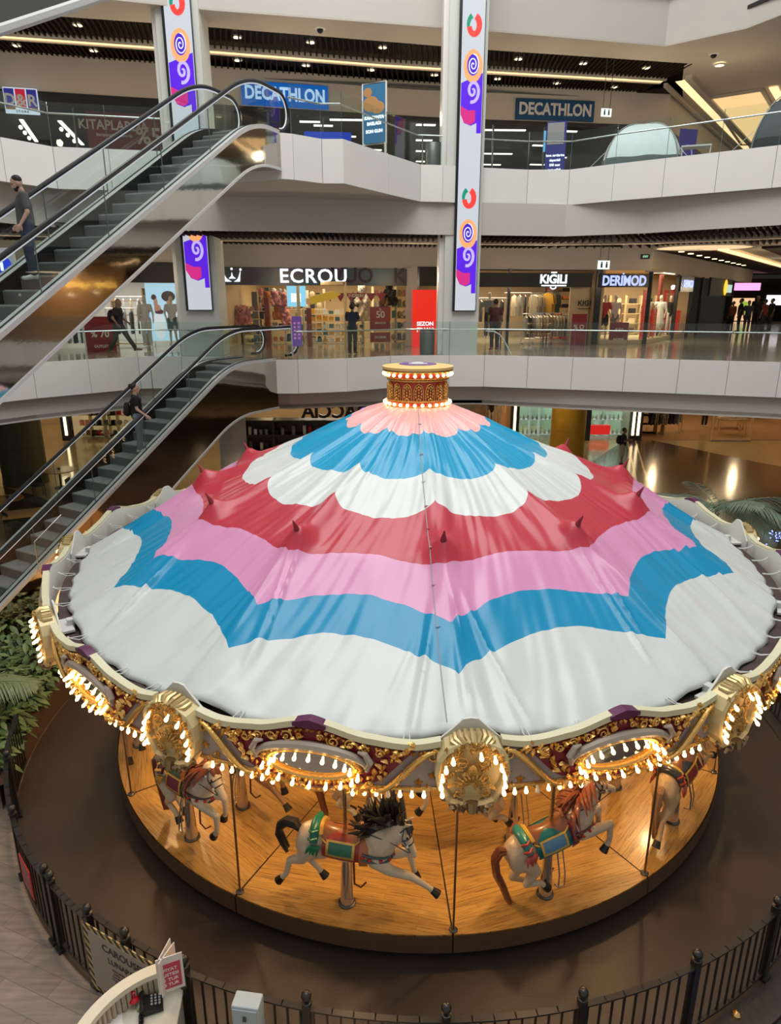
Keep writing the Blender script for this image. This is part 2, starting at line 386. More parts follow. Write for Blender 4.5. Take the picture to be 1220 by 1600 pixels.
# right hand corridor ceiling, upper level
cdv=Vector((.57,.82)); A=Vector((9.86,26.75)); 
mb=MB(); mb.prism(sc3([(9.3,25.1),(10.86,24.1),(11.2,22.7),(12,18),(45,18),(45,75),(30,75),(10,27)]),UC+.02,UC+.1); structure(mb,'ceiling_upper_corridor',M['plaster'])
def dirbox(mb,a,L,w,z0,z1,off=0,ang=math.atan2(.82,.57)):
    c=Vector(a)+Vector((math.cos(ang),math.sin(ang)))*L/2+Vector((math.sin(ang),-math.cos(ang)))*off
    mb.box((c.x,c.y,(z0+z1)/2),(L,w,z1-z0),rz=ang)
mb=MB(); dirbox(mb,(10.7,29.02),15,.38,UC-.02,UC,.0); structure(mb,'ceiling_upper_corridor_cove_light',M['cove'])
mb=MB(); dirbox(mb,(10.42,28.64),15,.24,UC-.12,UC+.04,.38); dirbox(mb,(10.52,29.3),15,.13,UC-.1,UC+.04,-.28); structure(mb,'trim_upper_corridor_cove',M['plaster'])
mb=MB(); dirbox(mb,(9.98,30.27),15,1.85,UC-.02,UC+.03,-.38); structure(mb,'ceiling_upper_corridor_slats',M['slat'])
pan=[gz(1108,151,UC),gz(1190,138,UC),gz(1240,222,UC),gz(1158,224,UC)]
mb=MB(); mb.add([(p.x,p.y,UC-.04) for p in pan],[(0,1,2,3)]); structure(mb,'ceiling_square_light_panel',EM('warm_light_panel',(1,.66,.30),.95))
mb=MB(); mb.tube([(p.x,p.y,UC-.04) for p in pan],.07,6,closed=True); structure(mb,'trim_light_panel',M['plaster'])
c2=[gz(1203,122,UC),gz(1232,180,UC)]
mb=MB(); mb.box(((c2[0].x+c2[1].x)/2,(c2[0].y+c2[1].y)/2,UC-.03),(4,.3,.03),rz=math.atan2(.82,.57)); structure(mb,'ceiling_far_cove_light',M['cove'])
# middle level ceiling
mF=offset([(-17,16.5),(-9.6,19.9),(-6.4,21.4),(-2.6,21.9),(1.5,22.7),(2.8,22.9),(5.4,23.3),(7.6,22.4),(10.2,20.4),(13,17.6)],.12)
mB=[(-17,22.5),(-10,24.3),(-6.4,25.15),(-2.6,26.1),(1.5,27.1),(2.8,27.3),(5.4,27.65),(10.1,27.3),(13.2,25.5),(17,22)]
slatceiling(mF,mB,9.12,'middle',cove=.42,covew=.16)
mb=MB(); mb.prism([(8.6,27.6),(10.1,27.3),(13.2,25.5),(17,22),(45,18),(45,75),(30,75),(10,28.3)],9.18,9.24); structure(mb,'ceiling_middle_corridor',M['plaster'])
mb=MB(); mb.lathe([(0,9.1),(1.62,9.1),(1.62,9.2)],(11.4,26.9,0),48); structure(mb,'ceiling_round_light',EM('warm_round_light',(1,.72,.40),.9))
mb=MB(); mb.lathe([(1.62,9.08),(1.72,9.08),(1.72,9.2)],(11.4,26.9,0),48); structure(mb,'trim_round_light',M['plaster'])
mb=MB(); dirbox(mb,(10.6,28.2),34,1.6,9.1,9.16,.35); dirbox(mb,(13.2,27.6),40,5.0,9.1,9.16,3.1); structure(mb,'ceiling_middle_corridor_slats',M['slat'])
mb=MB(); dirbox(mb,(11.9,28.0),34,.35,9.06,9.1,.65); dirbox(mb,(15.5,27.2),6,.3,9.04,9.09,2.2,ang=R(18)); structure(mb,'ceiling_middle_corridor_cove_light',M['cove'])
# ground level ceiling
mb=MB(); mb.prism([tuple(v) for v in b1]+[(45,11),(45,75),(-35,75),(-35,12.5)],4.0,4.1); structure(mb,'ceiling_ground',M['plaster'])
# underside closing strips between band and bulkhead
def under(path,path2,z,name):
    mb=MB()
    mb.prism(offset(path,.055)+list(reversed(path2)),z+.012,z+.04); structure(mb,name,M['bulk'])
for P_,z_,n_ in ((p1,4.61,'ceiling_middle_edge'),(p2,10.11,'ceiling_upper_edge')):
    mb=MB(); mb.prism(offset(P_,.055)+[(40,11),(40,60),(-30,60),(-30,12.5)],z_,z_+.03); structure(mb,n_,M['bulk'])
# facades: beige plaster above the shop fronts
def facade(path,z0,z1,name,th=.25):
    mb=MB(); strip(mb,path,z0,z1,th); return structure(mb,name,M['plaster'])
cor=[FAC[-1],(10.1+.57*24,28.3+.82*24)]
facade(FAC,8.38,9.2,'wall_middle_shopfront'); facade(cor,8.3,9.2,'wall_middle_corridor')
FAC2=sc3(FAC); facade(FAC2,13.8,UC+.06,'wall_upper_shopfront'); facade([FAC2[-1],(26,52)],13.8,UC+.06,'wall_upper_corridor')
mb=MB(); mb.bx(-40,45,36.9,37.2,3.3,4.05); structure(mb,'wall_ground_shopfront',M['plaster'])
# closing walls far behind
mb=MB(); mb.bx(-40,46,75,75.3,0,16); mb.bx(45,45.3,-6,75,0,16); mb.bx(-40.3,-40,-6,75,0,16); structure(mb,'wall_far',M['plaster'])
mb=MB(); mb.prism([(-40,27),(-16.5,23.5),(9,28),(12,20),(46,14),(46,76),(-40,76)],15.5,15.6); structure(mb,'ceiling_upper_roof',M['dark'])
# columns with their light screens
def column(x0,x1,y0,z0,z1,name,lean=0):
    mb=MB(); mb.bx(x0,x1,y0,y0+1.1,z0,z1)
    structure(mb,name,mat('column_cladding',(.62,.63,.58),.4,var=.03))
    mb=MB(); mb.bx(x0-.16,x0,y0+.18,y0+1.1,z0,z1); structure(mb,name.replace('wall','trim'),M['white'])
column(1.68,2.78,22.78,L1,18.5,'wall_column_right'); column(-6.52,-5.32,22.35,L1,18.5,'wall_column_left')
# ---------------------------------------------------------------- ground around the carousel
PH=-86.9
mcarpet=mat('dark_brown_ride_floor',(.050,.036,.028),.42,var=.18,vscale=1.3,bump=.15,bscale=60)
mb=MB(); mb.lathe([(0,.02),(6.60,.02),(6.60,0)],(CX,CY,0),96); structure(mb,'floor_ride_surround',mcarpet)
mb=MB(); mb.lathe([(6.38,.021),(6.38,.06),(6.88,.06),(6.88,0)],(CX,CY,0),96,R(-118),R(30)); structure(mb,'trim_fence_kerb',mat('dark_kerb_plate',(.06,.05,.045),.35,.3))
# ---------------------------------------------------------------- carousel
car=thing('carousel','large fairground carousel with a red, pink, blue and white canopy and lit gold boards','carousel',(CX,CY,0))
gold=mat('antique_gold',(.85,.52,.16),.28,.95,bump=.4,bscale=45)
goldd=mat('aged_gold_relief',(.62,.38,.12),.35,.9,bump=.9,bscale=60)
cream=mat('cream_paint',(.72,.68,.50),.4)
lav=mat('lavender_grey_paint',(.34,.29,.28),.4)
redf=mat('deep_red_panel',(.20,.015,.03),.35)
bulbm=mat('lit_glass_bulb',(1,.8,.5),.3,emit=(1,.60,.24),es=6.5)
bulboff=mat('unlit_glass_bulb',(.8,.7,.55),.15)
# wooden deck
def woodmat():
    m=bpy.data.materials.new('orange_plywood_deck'); m.use_nodes=True; nt=m.node_tree; b=nt.nodes['Principled BSDF']
    tc=nt.nodes.new('ShaderNodeTexCoord'); mp=nt.nodes.new('ShaderNodeMapping'); mp.inputs['Rotation'].default_value=(0,0,R(-105))
    br=nt.nodes.new('ShaderNodeTexBrick'); br.inputs['Scale'].default_value=1; br.inputs['Brick Width'].default_value=.9; br.inputs['Row Height'].default_value=.07; br.inputs['Mortar Size'].default_value=.0015
    br.inputs['Color1'].default_value=(.60,.345,.095,1); br.inputs['Color2'].default_value=(.50,.27,.07,1); br.inputs['Mortar'].default_value=(.25,.12,.04,1)
    mp2=nt.nodes.new('ShaderNodeMapping'); mp2.inputs['Scale'].default_value=(2.2,34,1)
    n=nt.nodes.new('ShaderNodeTexNoise'); n.inputs['Scale'].default_value=1.6; n.inputs['Detail'].default_value=7; n.inputs['Distortion'].default_value=.6
    cr=nt.nodes.new('ShaderNodeValToRGB'); cr.color_ramp.elements[0].position=.34; cr.color_ramp.elements[0].color=(.30,.22,.15,1); cr.color_ramp.elements[1].position=.5; cr.color_ramp.elements[1].color=(1,1,1,1)
    mx=nt.nodes.new('ShaderNodeMix'); mx.data_type='RGBA'; mx.blend_type='MULTIPLY'; mx.inputs['Factor'].default_value=.6
    L=nt.links.new
    L(tc.outputs['Object'],mp.inputs[0]); L(mp.outputs[0],br.inputs[0]); L(mp.outputs[0],mp2.inputs[0]); L(mp2.outputs[0],n.inputs[0]); L(n.outputs['Fac'],cr.inputs[0])
    L(br.outputs['Color'],mx.inputs['A']); L(cr.outputs[0],mx.inputs['B']); L(mx.outputs['Result'],b.inputs['Base Color'])
    b.inputs['Roughness'].default_value=.3; b.inputs['Coat Weight'].default_value=.25; b.inputs['Coat Roughness'].default_value=.12
    return m
wood=woodmat(); seam=mat('dark_seam',(.03,.012,.006),.6); rimm=mat('dark_brown_rim',(.11,.062,.035),.5,var=.2)
me=MB().lathe([(2.3,.4),(5.12,.4),(5.12,.36)],n=16,a0=R(.12),a1=R(29.88)).mesh('deck_section',wood)
me2=MB().lathe([(5.12,.355),(5.14,.40),(5.14,.15),(5.08,.15)],n=16,a0=R(.08),a1=R(29.92)).mesh('deck_rim',rimm)
for k in range(12):
    o=link('deck_section',me,car,rot=(0,0,R(PH+30*k))); link('deck_rim',me2,o)
mb=MB(); mb.lathe([(2.2,.39),(5.09,.39),(5.09,.15),(4.9,.06),(4.9,.02)],n=72); mb.build('deck_underframe',seam,car)
# centre drum
mb=MB(); mb.lathe([(2.55,.4),(2.55,.5),(2.5,.52),(2.5,2.9),(2.7,3.0),(2.7,3.1)],n=24); mb.build('centre_drum',mat('drum_paint',(.36,.30,.27),.4),car,True)
mb=MB()
for k in range(24):
    a=R(15*k); mb.tube([(2.56*math.cos(a),2.56*math.sin(a),.42),(2.56*math.cos(a),2.56*math.sin(a),2.98)],.03,6)
mb.build('drum_moulding',gold,car)
mb=MB(); mb.lathe([(.3,3.12),(5.35,3.12)],n=60); mb.build('inner_ceiling',mat('inner_ceiling_paint',(.30,.22,.15),.7),car)
mb=MB()
for k in range(24):
    a=R(PH+15*k); mb.box((3.9*math.cos(a),3.9*math.sin(a),3.18),(3.1,.07,.08),rz=a)
mb.lathe([(5.42,3.05),(5.62,3.05),(5.62,3.22),(5.42,3.22),(5.42,3.05)],n=72)
mb.build('roof_frame',mat('dark_frame',(.06,.035,.03),.6),car)
for k in range(12):
    mf=MB(); a=R(PH+30*k); mf.box((5.52*math.cos(a),5.52*math.sin(a),3.24),(.08,.10,.22),rz=a)
    mf.box((5.6*math.cos(a),5.6*math.sin(a),3.26),(.20,.42,.03),rz=a)
    mf.build('board_bracket',mat('bracket_white',(.55,.55,.52),.5),car)
# lamps under the roof and inside
for k in range(12):
    a=R(PH+15+30*k); point('carousel_ceiling_lamp',(CX+4.35*math.cos(a),CY+4.35*math.sin(a),2.95),80,(1,.66,.31),.07)
# brass rods with foot flange
me=MB().cyl((5.06,0,.4),(5.06,0,3.05),.014,n=8).mesh('rod',mat('brass_rod',(.35,.22,.12),.3,.9),True)
mef=MB().lathe([(0,.43),(.03,.43),(.05,.415),(.05,.4)],(5.06,0,0),12).mesh('rod_foot',M['darksteel'])
for k in range(12):
    o=link('rod',me,car,rot=(0,0,R(PH+30*k+.15))); link('rod_foot',mef,o)
# ---------------------------------------------------------------- canopy cloth
def canopy_mat():
    m=bpy.data.materials.new('canopy_vinyl'); m.use_nodes=True; nt=m.node_tree; b=nt.nodes['Principled BSDF']; L=nt.links.new
    tc=nt.nodes.new('ShaderNodeTexCoord'); sp=nt.nodes.new('ShaderNodeSeparateXYZ'); L(tc.outputs['Object'],sp.inputs[0])
    def mth(op,a,b_=None,c=None):
        n=nt.nodes.new('ShaderNodeMath'); n.operation=op
        for i,x in enumerate((a,b_,c)):
            if x is None: continue
            if isinstance(x,(int,float)): n.inputs[i].default_value=x
            else: L(x,n.inputs[i])
        return n.outputs[0]
    x,y=sp.outputs[0],sp.outputs[1]
    r=mth('SQRT',mth('ADD',mth('MULTIPLY',x,x),mth('MULTIPLY',y,y)))
    phi=mth('DIVIDE',mth('SUBTRACT',mth('ARCTAN2',y,x),R(PH)),R(30))
    k=mth('SUBTRACT',phi,mth('ROUND',phi)); a=mth('MULTIPLY',mth('ABSOLUTE',k),2)
    ia=mth('SUBTRACT',1,a); g=mth('SUBTRACT',1,mth('POWER',ia,2.0)); s=mth('SQRT',g)
    n=nt.nodes.new('ShaderNodeTexNoise'); n.inputs['Scale'].default_value=1.1; L(tc.outputs['Object'],n.inputs[0])
    r=mth('ADD',r,mth('MULTIPLY',mth('SUBTRACT',n.outputs['Fac'],.5),.10))
    bs=[(1.02,.17,s),(1.90,.20,s),(2.57,.27,s),(3.73,-.26,g),(4.38,-.42,g),(4.93,-.50,g)]
    cols=[(.86,.46,.45),(.0,.30,.53),(.62,.65,.63),(.47,.03,.055),(.66,.28,.48),(.0,.25,.46),(.60,.63,.61)]
    cur=None
    for i,(b0,d,f) in enumerate(bs):
        t=mth('GREATER_THAN',r,mth('ADD',b0,mth('MULTIPLY',f,d)))
        mx=nt.nodes.new('ShaderNodeMix'); mx.data_type='RGBA'; L(t,mx.inputs['Factor'])
        if cur is None: mx.inputs['A'].default_value=(*cols[0],1)
        else: L(cur,mx.inputs['A'])
        mx.inputs['B'].default_value=(*cols[i+1],1); cur=mx.outputs['Result']
    L(cur,b.inputs['Base Color']); b.inputs['Roughness'].default_value=.30; b.inputs['Specular IOR Level'].default_value=.5
    return m
rnd=random.Random(3)
folds=[]
for k in range(12):                      # tension folds fanning from each strut end to the hem
    for j in range(9):
        t=rnd.uniform(-11,11); folds.append((k*30+rnd.uniform(-1.2,1.2),t,rnd.uniform(.012,.046),rnd.uniform(.35,.85),rnd.uniform(3.5,4.3),rnd.uniform(4.9,5.8)))
ufolds=[(rnd.uniform(0,360),rnd.uniform(.012,.03),rnd.uniform(.6,1.8),rnd.uniform(1.9,3.3),rnd.uniform(-8,8)) for _ in range(54)]
def canopy_pt(u,v):
    azr=u*360.0; r=.44+(5.5-.44)*v
    k=((azr+15)%30)-15
    # profile
    if r<3.5:
        t=(r-.44)/(3.5-.44); z=5.74+(4.42-5.74)*t-.03*math.sin(PI*t)
    else:
        t=(r-3.5)/2.0; z=4.42+(3.30-4.42)*t-.05*math.sin(PI*t)
    a=abs(k)/15
    lo=max(0,min(1,(r-1.2)/2.3))
    z+=.10*lo*math.exp(-(k/3.0)**2)*(1-.35*max(0,(r-3.5)/2)) - .045*lo*math.sin(PI*a/2)
    z+=.13*math.exp(-((r-3.5)/.16)**2-(k*r/57/.16)**2)      # strut end pushing the cloth up
    for (c,t,A,w,r0,r1) in folds:
        if r<r0-.1: continue
        tt=max(0,(r-3.5)/2.0); cc=c+t*tt**.8
        d=((azr-cc+180)%360)-180
        if abs(d)<4: z+=A*math.exp(-(d/w)**2)*min(1,(r-r0+.1)*2)*max(0,min(1,(r1-r)*3))
    for (c,A,w,r1,sk) in ufolds:
        d=((azr-c-sk*(r/3)+180)%360)-180; ww=w*(1+1.5/r)
        if abs(d)<12 and r<r1: z+=A*math.exp(-(d/ww)**2)*min(1,(r1-r)*2)*min(1,(r-.4)*2)
    z+=.5*min(1,r/3)*(.050*noise.noise(Vector((azr*.22,r*.7,3)))+.030*noise.noise(Vector((azr*.6+r*2,r*.9,0))))+.010*noise.noise(Vector((math.cos(R(azr))*r*3,math.sin(R(azr))*r*3,5)))
    if v>.96:
        e=(azr%6)/6; r-=.04*math.sin(PI*e)**2*(v-.96)/.04
    if v>.995: z-=.02
    A=R(azr+PH)
    return (r*math.cos(A),r*math.sin(A),z)
mb=MB(); mb.grid(canopy_pt,1080,110,closed=True)
can=mb.build('canopy',canopy_mat(),car,True)
so=can.modifiers.new('thick','SOLIDIFY'); so.thickness=.006
# laced overlap seam down the front
def on_canopy(az,r,up=.01):
    u=((az-PH)%360)/360; p=canopy_pt(u,(r-.44)/(5.06)); return Vector((p[0],p[1],p[2]+up))
sm=MB(); sm.tube([on_canopy(-90.5+(r-.5)*.35,r,.004) for r in [.5+i*.1 for i in range(50)]],.006,5)
sm.build('lacing_seam',mat('seam_thread',(.35,.36,.36),.6),can)
for r in (.9,1.6,2.2,2.7,3.1,3.5,3.9,4.4):
    cl=MB(); p=on_canopy(-90.3+(r-.5)*.35,r,.01); cl.box(p,(.05,.02,.012),rz=.3)
    cl.build('seam_clip',M['chrome'],can)
# red strut covers
sp=MB(); sp.tube([(3.42,0,4.40),(3.50,0,4.55),(3.54,0,4.66),(3.60,0,4.76)],[.085,.055,.03,.006],10)
spm=sp.mesh('strut_cover',mat('dark_red_vinyl',(.26,.02,.03),.4),True)
for k in range(12): link('strut_cover',spm,car,rot=(0,0,R(PH+30*k)))
# ties from the hem to the boards
tm=MB()
tm.tube([(5.44,.02,3.32),(5.55,.03,3.31),(5.66,.01,3.36)],.006,5); tm.tube([(5.44,-.02,3.32),(5.57,-.03,3.33),(5.66,.01,3.36)],.006,5)
tm.box((5.665,.01,3.365),(.02,.05,.02))
tmm=tm.mesh('tie_cord',mat('white_cord',(.6,.6,.58),.6))
for k in range(60):
    if k%5==0: continue
    link('tie_cord',tmm,car,rot=(0,0,R(PH+6*k)))
# ---------------------------------------------------------------- rounding boards
R0=5.74
def bp(a,z,out=0): 
    an=a/R0; r=R0+out; return Vector((r*math.cos(an),r*math.sin(an),z))
def ztop(a):
    a=abs(a); return 3.43+.13*(.5+.5*math.cos(PI*min(1,a/.62)))+.03*max(0,(a-1.0)/.4)-.04*math.sin(PI*min(1,max(0,(a-.6)/.7)))
def zbot(a):
    a=abs(a); return 2.93-.10*(.5+.5*math.cos(PI*min(1,a/.55)))
def sheet(mb,fn_t,fn_b,a0,a1,o0,o1,n=40,nv=6):
    "slab following the curved board"
    def f(u,v):
        a=lerp(a0,a1,u); return bp(a,lerp(fn_b(a),fn_t(a),v),o1)
    def g(u,v):
        a=lerp(a0,a1,u); return bp(a,lerp(fn_b(a),fn_t(a),v),o0)
    mb.grid(f,n,nv); mb.grid(g,n,nv)
    for fn in (fn_t,fn_b): mb.grid(lambda u,v: bp(lerp(a0,a1,u),fn(lerp(a0,a1,u)),lerp(o0,o1,v)),n,1)
    for aa in (a0,a1): mb.grid(lambda u,v: bp(aa,lerp(fn_b(aa),fn_t(aa),u),lerp(o0,o1,v)),nv,1)
    return mb
HW=1.22
board=MB(); sheet(board,ztop,zbot,-HW,HW,-.02,.02); board_me=board.mesh('rounding_board',lav,True)
backb=MB(); sheet(backb,lambda a:ztop(a)-.002,lambda a:zbot(a)+.02,-HW,HW,-.035,-.021); back_me=backb.mesh('board_back',mat('white_back_paint',(.66,.66,.60),.6))
trim=MB(); 
sheet(trim,lambda a:ztop(a)+.035,lambda a:ztop(a)-.03,-HW,-.14,-.03,.055,24,1); sheet(trim,lambda a:ztop(a)+.035,lambda a:ztop(a)-.03,.14,HW,-.03,.055,24,1)
trim_me=trim.mesh('top_trim',mat('cream_edge_strip',(.66,.62,.42),.4))
bow=MB(); sheet(bow,lambda a:ztop(a)+.055-.15*abs(a),lambda a:ztop(a)-.04+.2*abs(a),-.16,.16,-.03,.075,8,1); bow_me=bow.mesh('purple_keystone',mat('purple_paint',(.10,.013,.065),.4))
def zred(a):
    a=abs(a); return ztop(a)-.05
def zredb(a):
    a=abs(a)
    t=max(0,min(1,(a-.55)/.55)); return zbot(a)+.03+(.42)*(t*t*(3-2*t))
red=MB(); sheet(red,zred,zredb,-1.12,1.12,.02,.03); red_me=red.mesh('red_field',redf,True)
def spiral(mb,c,r,turns,a0,dirn=1,w=.012,out=.045,sx=1,sz=1):
    pts=[];rs=[];n=int(16*turns)
    for i in range(n+1):
        t=i/n; rr=r*(1-t)**.8+r*.08; an=a0+dirn*2*PI*turns*t
        pts.append(bp(c[0]+rr*math.cos(an)*sx,c[1]+rr*math.sin(an)*sz,out+.02*t)); rs.append(w*(1-.5*t))
    mb.tube(pts,rs,6)
def leaf(mb,c,l,an,w=.3,out=.045):
    d=Vector((math.cos(an),math.sin(an))); n=Vector((-d.y,d.x)); pts=[]
    for t,k in ((0,.15),(.3,1),(.6,.8),(1,.05)): pts.append((t,k))
    vs=[];
    for t,k in pts:
        for s_ in (-1,0,1):
            q=Vector(c)+d*(t*l)+n*(s_*k*w*l); vs.append(bp(q.x,q.y,out+(.025 if s_==0 else 0)))
    mb.add(vs,[(i*3+j,i*3+j+1,i*3+j+4,i*3+j+3) for i in range(3) for j in range(2)])
sc=MB()
rr_=random.Random(11)
for s_ in (-1,1):
    # big S moulding between red field and lavender end
    pts=[]
    for i in range(25):
        t=i/24; a=lerp(1.17,.62,t); e=t*t*(3-2*t); pts.append(bp(s_*a,lerp(3.34,2.90,e),.05+.02*math.sin(PI*t)))
    sc.tube(pts,[.02+.014*math.sin(PI*i/24) for i in range(25)],8)
    spiral(sc,(s_*1.15,3.30),.06,1.4,PI/2,-s_,.016)
    for i in range(26):                       # dense acanthus along the moulding
        t=i/25; a=lerp(1.02,.50,t); e=t*t*(3-2*t); z=lerp(3.36,2.96,e)
        leaf(sc,(s_*(a-.03),z+rr_.uniform(-.02,.05)),rr_.uniform(.05,.09),rr_.uniform(0,6.28),.35,.05)
    for (a,z,r,t0) in ((.22,3.40,.055,PI),(.38,3.385,.05,0),(.52,3.35,.045,PI),(.66,3.31,.04,0),(.80,3.30,.035,PI),(.10,3.43,.03,0)):
        spiral(sc,(s_*a,z),r,1.6,t0,s_,.011,.05)
        for q in range(3): leaf(sc,(s_*(a+rr_.uniform(-.06,.06)),z+rr_.uniform(-.03,.04)),.05,rr_.uniform(0,6.28),.35,.05)
    for (a,z) in ((.90,3.04),(1.03,3.12),(1.12,3.22),(.98,2.98)):      # gold florets on lavender
        for q in range(5): leaf(sc,(s_*(a+.12),z-.05),.045,q*1.257+.3,.3,.022)
    for i in range(14): leaf(sc,(s_*rr_.uniform(.05,.62),2.90+rr_.uniform(-.03,.04)),.06,rr_.uniform(0,6.28),.4,.06)
for i in range(40):
    a=lerp(-1.15,1.15,i/39); leaf(sc,(a,ztop(a)-.055),.05,-PI/2+rr_.uniform(-.5,.5),.5,.04)
sc_me=sc.mesh('gold_scrollwork',gold,True)
# bottom rail
rl=MB(); rl.tube([bp(lerp(-HW,HW,i/30),zbot(lerp(-HW,HW,i/30))-.005,.03) for i in range(31)],.02,6); rl_me=rl.mesh('bottom_rail',gold,True)
EA,EZ,EC=.47,.165,3.13
def ell(t,k=1,out=0,dz=0): return bp(EA*k*math.cos(t),EC+dz+EZ*k*math.sin(t),out)
mir=MB(); mir.grid(lambda u,v: ell(2*PI*u,.86*max(.001,v),.035),40,4); mir_me=mir.mesh('oval_mirror',mat('mirror_glass',(.72,.66,.58),.06,1))
fr=MB(); fr.tube([ell(2*PI*i/48,.92,.05) for i in range(48)],.032,8,closed=True)
for i in range(60): 
    t=2*PI*i/60; p=ell(t,1.0,.06); leaf(fr,(EA*.98*math.cos(t),EC+EZ*.98*math.sin(t)),.055,t+rr_.uniform(-.7,.7),.4,.07)
fr_me=fr.mesh('gold_oval_frame',gold,True)
hood=MB(); hood.tube([ell(lerp(-.12,PI+.12,i/30),1.16,.075,.015) for i in range(31)],[.02+.03*math.sin(PI*i/30) for i in range(31)],8)
for s_ in (-1,1): hood.tube([bp(s_*(EA*1.14),EC+.03,.075),bp(s_*(EA*1.22),EC+.10,.09),bp(s_*(EA*1.12),EC+.19,.09),bp(s_*(EA*.98),EC+.2,.08)],[.03,.035,.03,.012],8)
hood_me=hood.mesh('oval_hood',mat('painted_hood',(.40,.33,.27),.35),True)
bm_=MB(); bm_.tube([(0,0,.025),(0,0,.0),(0,0,-.014),(0,0,-.032),(0,0,-.047),(0,0,-.053)],[.010,.012,.018,.0215,.015,.004],8)
bulb_me=bm_.mesh('light_bulb',bulbm,True)
bo_=MB(); bo_.tube([(0,0,.035),(0,0,.0),(0,0,-.018),(0,0,-.038),(0,0,-.055),(0,0,-.062)],[.011,.013,.020,.023,.016,.004],8); bulboff_me=bo_.mesh('light_bulb',bulboff,True)
blist=[]     # (a,z,out,tilt) tilt: how far the bulb leans outward
for s_ in (-1,1):
    for i in range(7): a=s_*(.40+i*.112); blist.append((a,zbot(a)-.045,.04,.25))
for i in range(9): t=PI+PI*(i+.5)/9; blist.append((EA*1.0*math.cos(t),EC+EZ*1.0*math.sin(t)-.02,.11,.9))
for i in range(9): t=PI*(i+.5)/9; blist.append((EA*.84*math.cos(t),EC+EZ*.78*math.sin(t)-.02,.10,.8))
# cartouche
ca_=MB()
def cout(t):  # outline of cartouche (a,z), t 0..1
    pts=[(0,3.51),(.14,3.50),(.25,3.44),(.32,3.33),(.34,3.18),(.31,3.02),(.25,2.93),(.22,2.86),(.12,2.82),(0,2.80)]
    return pts
half=cout(0); outl=[(a,z) for a,z in half]+[(-a,z) for a,z in reversed(half[1:-1])]
def loft(mb,k0,o0,k1,o1,cap=False):
    c=(0,3.18); n=len(outl)
    def q(k,o): return [bp(c[0]+(a-c[0])*k,c[1]+(z-c[1])*k,o) for a,z in outl]
    v=q(k0,o0)+q(k1,o1); mb.add(v,[(i,(i+1)%n,n+(i+1)%n,n+i) for i in range(n)])
    if cap: mb.add(q(k1,o1),[tuple(range(n))])
loft(ca_,1.0,-.04,1.0,.16); loft(ca_,1.0,.16,.90,.18); loft(ca_,.9,.18,.84,.15); loft(ca_,.84,.15,.80,.10,True)
loft(ca_,.01,-.04,1.0,-.04)
cart_me=ca_.mesh('cartouche',mat('cartouche_cream_gold',(.62,.50,.26),.35,.15))
cb_=MB(); hb=[(0,3.64),(.07,3.63),(.16,3.54),(.27,3.44),(.35,3.36),(.34,3.12),(.25,2.95),(0,2.85)]; hb=hb+[(-a,z) for a,z in reversed(hb[1:-1])]
nb=len(hb); vb=[bp(a,z,-.065) for a,z in hb]+[bp(a,z,-.042) for a,z in hb]; cb_.add(vb,[tuple(range(nb)),tuple(reversed(range(nb,2*nb)))]+[(i,(i+1)%nb,nb+(i+1)%nb,nb+i) for i in range(nb)])
cback_me=cb_.mesh('cartouche_back',mat('white_back_paint'))
cg=MB()
for i in range(11):                      # fan of rays
    an=PI*(i)/10; 
    cg.tube([bp(.02*math.cos(an),3.06+.02*math.sin(an),.14),bp(.10*math.cos(an),3.06+.09*math.sin(an),.17),bp(.17*math.cos(an),3.06+.15*math.sin(an),.15)],[.008,.016,.010],6)
for s_ in (-1,1):
    spiral(cg,(s_*.10,3.30),.07,1.6,-PI/2,s_,.014,.15); spiral(cg,(s_*.15,3.42),.05,1.4,0,s_,.012,.15); spiral(cg,(s_*.12,2.98),.05,1.4,PI/2,s_,.014,.15)
    for i in range(16): leaf(cg,(s_*rr_.uniform(.02,.24),rr_.uniform(3.0,3.5)),.07,rr_.uniform(0,6.28),.35,.15)
    for i in range(20):
        t=i/19; an=lerp(-.2,PI*.5,t); leaf(cg,(s_*.27*math.cos(an)*1.0,3.2+.28*math.sin(an)),.055,an+rr_.uniform(-.6,.6),.4,.17)
cg.ball(bp(0,3.22,.16),.05,8,6,(.6,1,1.3))
cg_me=cg.mesh('gold_relief',goldd,True)
shl=MB()
for i in range(9):                       # scallop shell crown
    an=lerp(PI*.12,PI*.88,i/8)
    shl.tube([bp(.05*math.cos(an),3.45+.03*math.sin(an),.10),bp(.15*math.cos(an),3.45+.07*math.sin(an),.15),bp(.20*math.cos(an),3.45+.10*math.sin(an),.10),bp(.20*math.cos(an),3.45+.10*math.sin(an),.0)],[.012,.024,.026,.02],6)
shl_me=shl.mesh('shell_crown',mat('pale_gold_shell',(.62,.47,.22),.35,.6),True)
bot=MB()
for s_ in (-1,1):
    spiral(bot,(s_*.12,2.84),.075,1.5,PI/2,-s_,.024,.12); spiral(bot,(s_*.24,2.90),.05,1.3,PI/2,s_,.02,.10)
bot.tube([bp(0,2.88,.16),bp(0,2.80,.18),bp(0,2.74,.13)],[.06,.05,.015],8)
for i in range(14): leaf(bot,(rr_.uniform(-.2,.2),2.84+rr_.uniform(-.04,.05)),.07,rr_.uniform(3.4,6.0),.4,.18)
bot_me=bot.mesh('foot_scroll',mat('dark_bronze_gold',(.30,.21,.12),.35,.8),True)
clist=[]
for s_ in (-1,1):
    for i,(a,z) in enumerate([(.275,3.02),(.285,3.10),(.275,3.19),(.245,3.28),(.185,3.37)]):
        clist.append((s_*a,z,.20,.8))
clist.append((0.06,3.41,.20,.8))
def put_bulb(parent,a,z,o,tilt,me=None):
    p=bp(a,z,o); return link('light_bulb',me or bulb_me,parent,loc=p,rot=(0,-tilt,a/R0))
rest=MB()
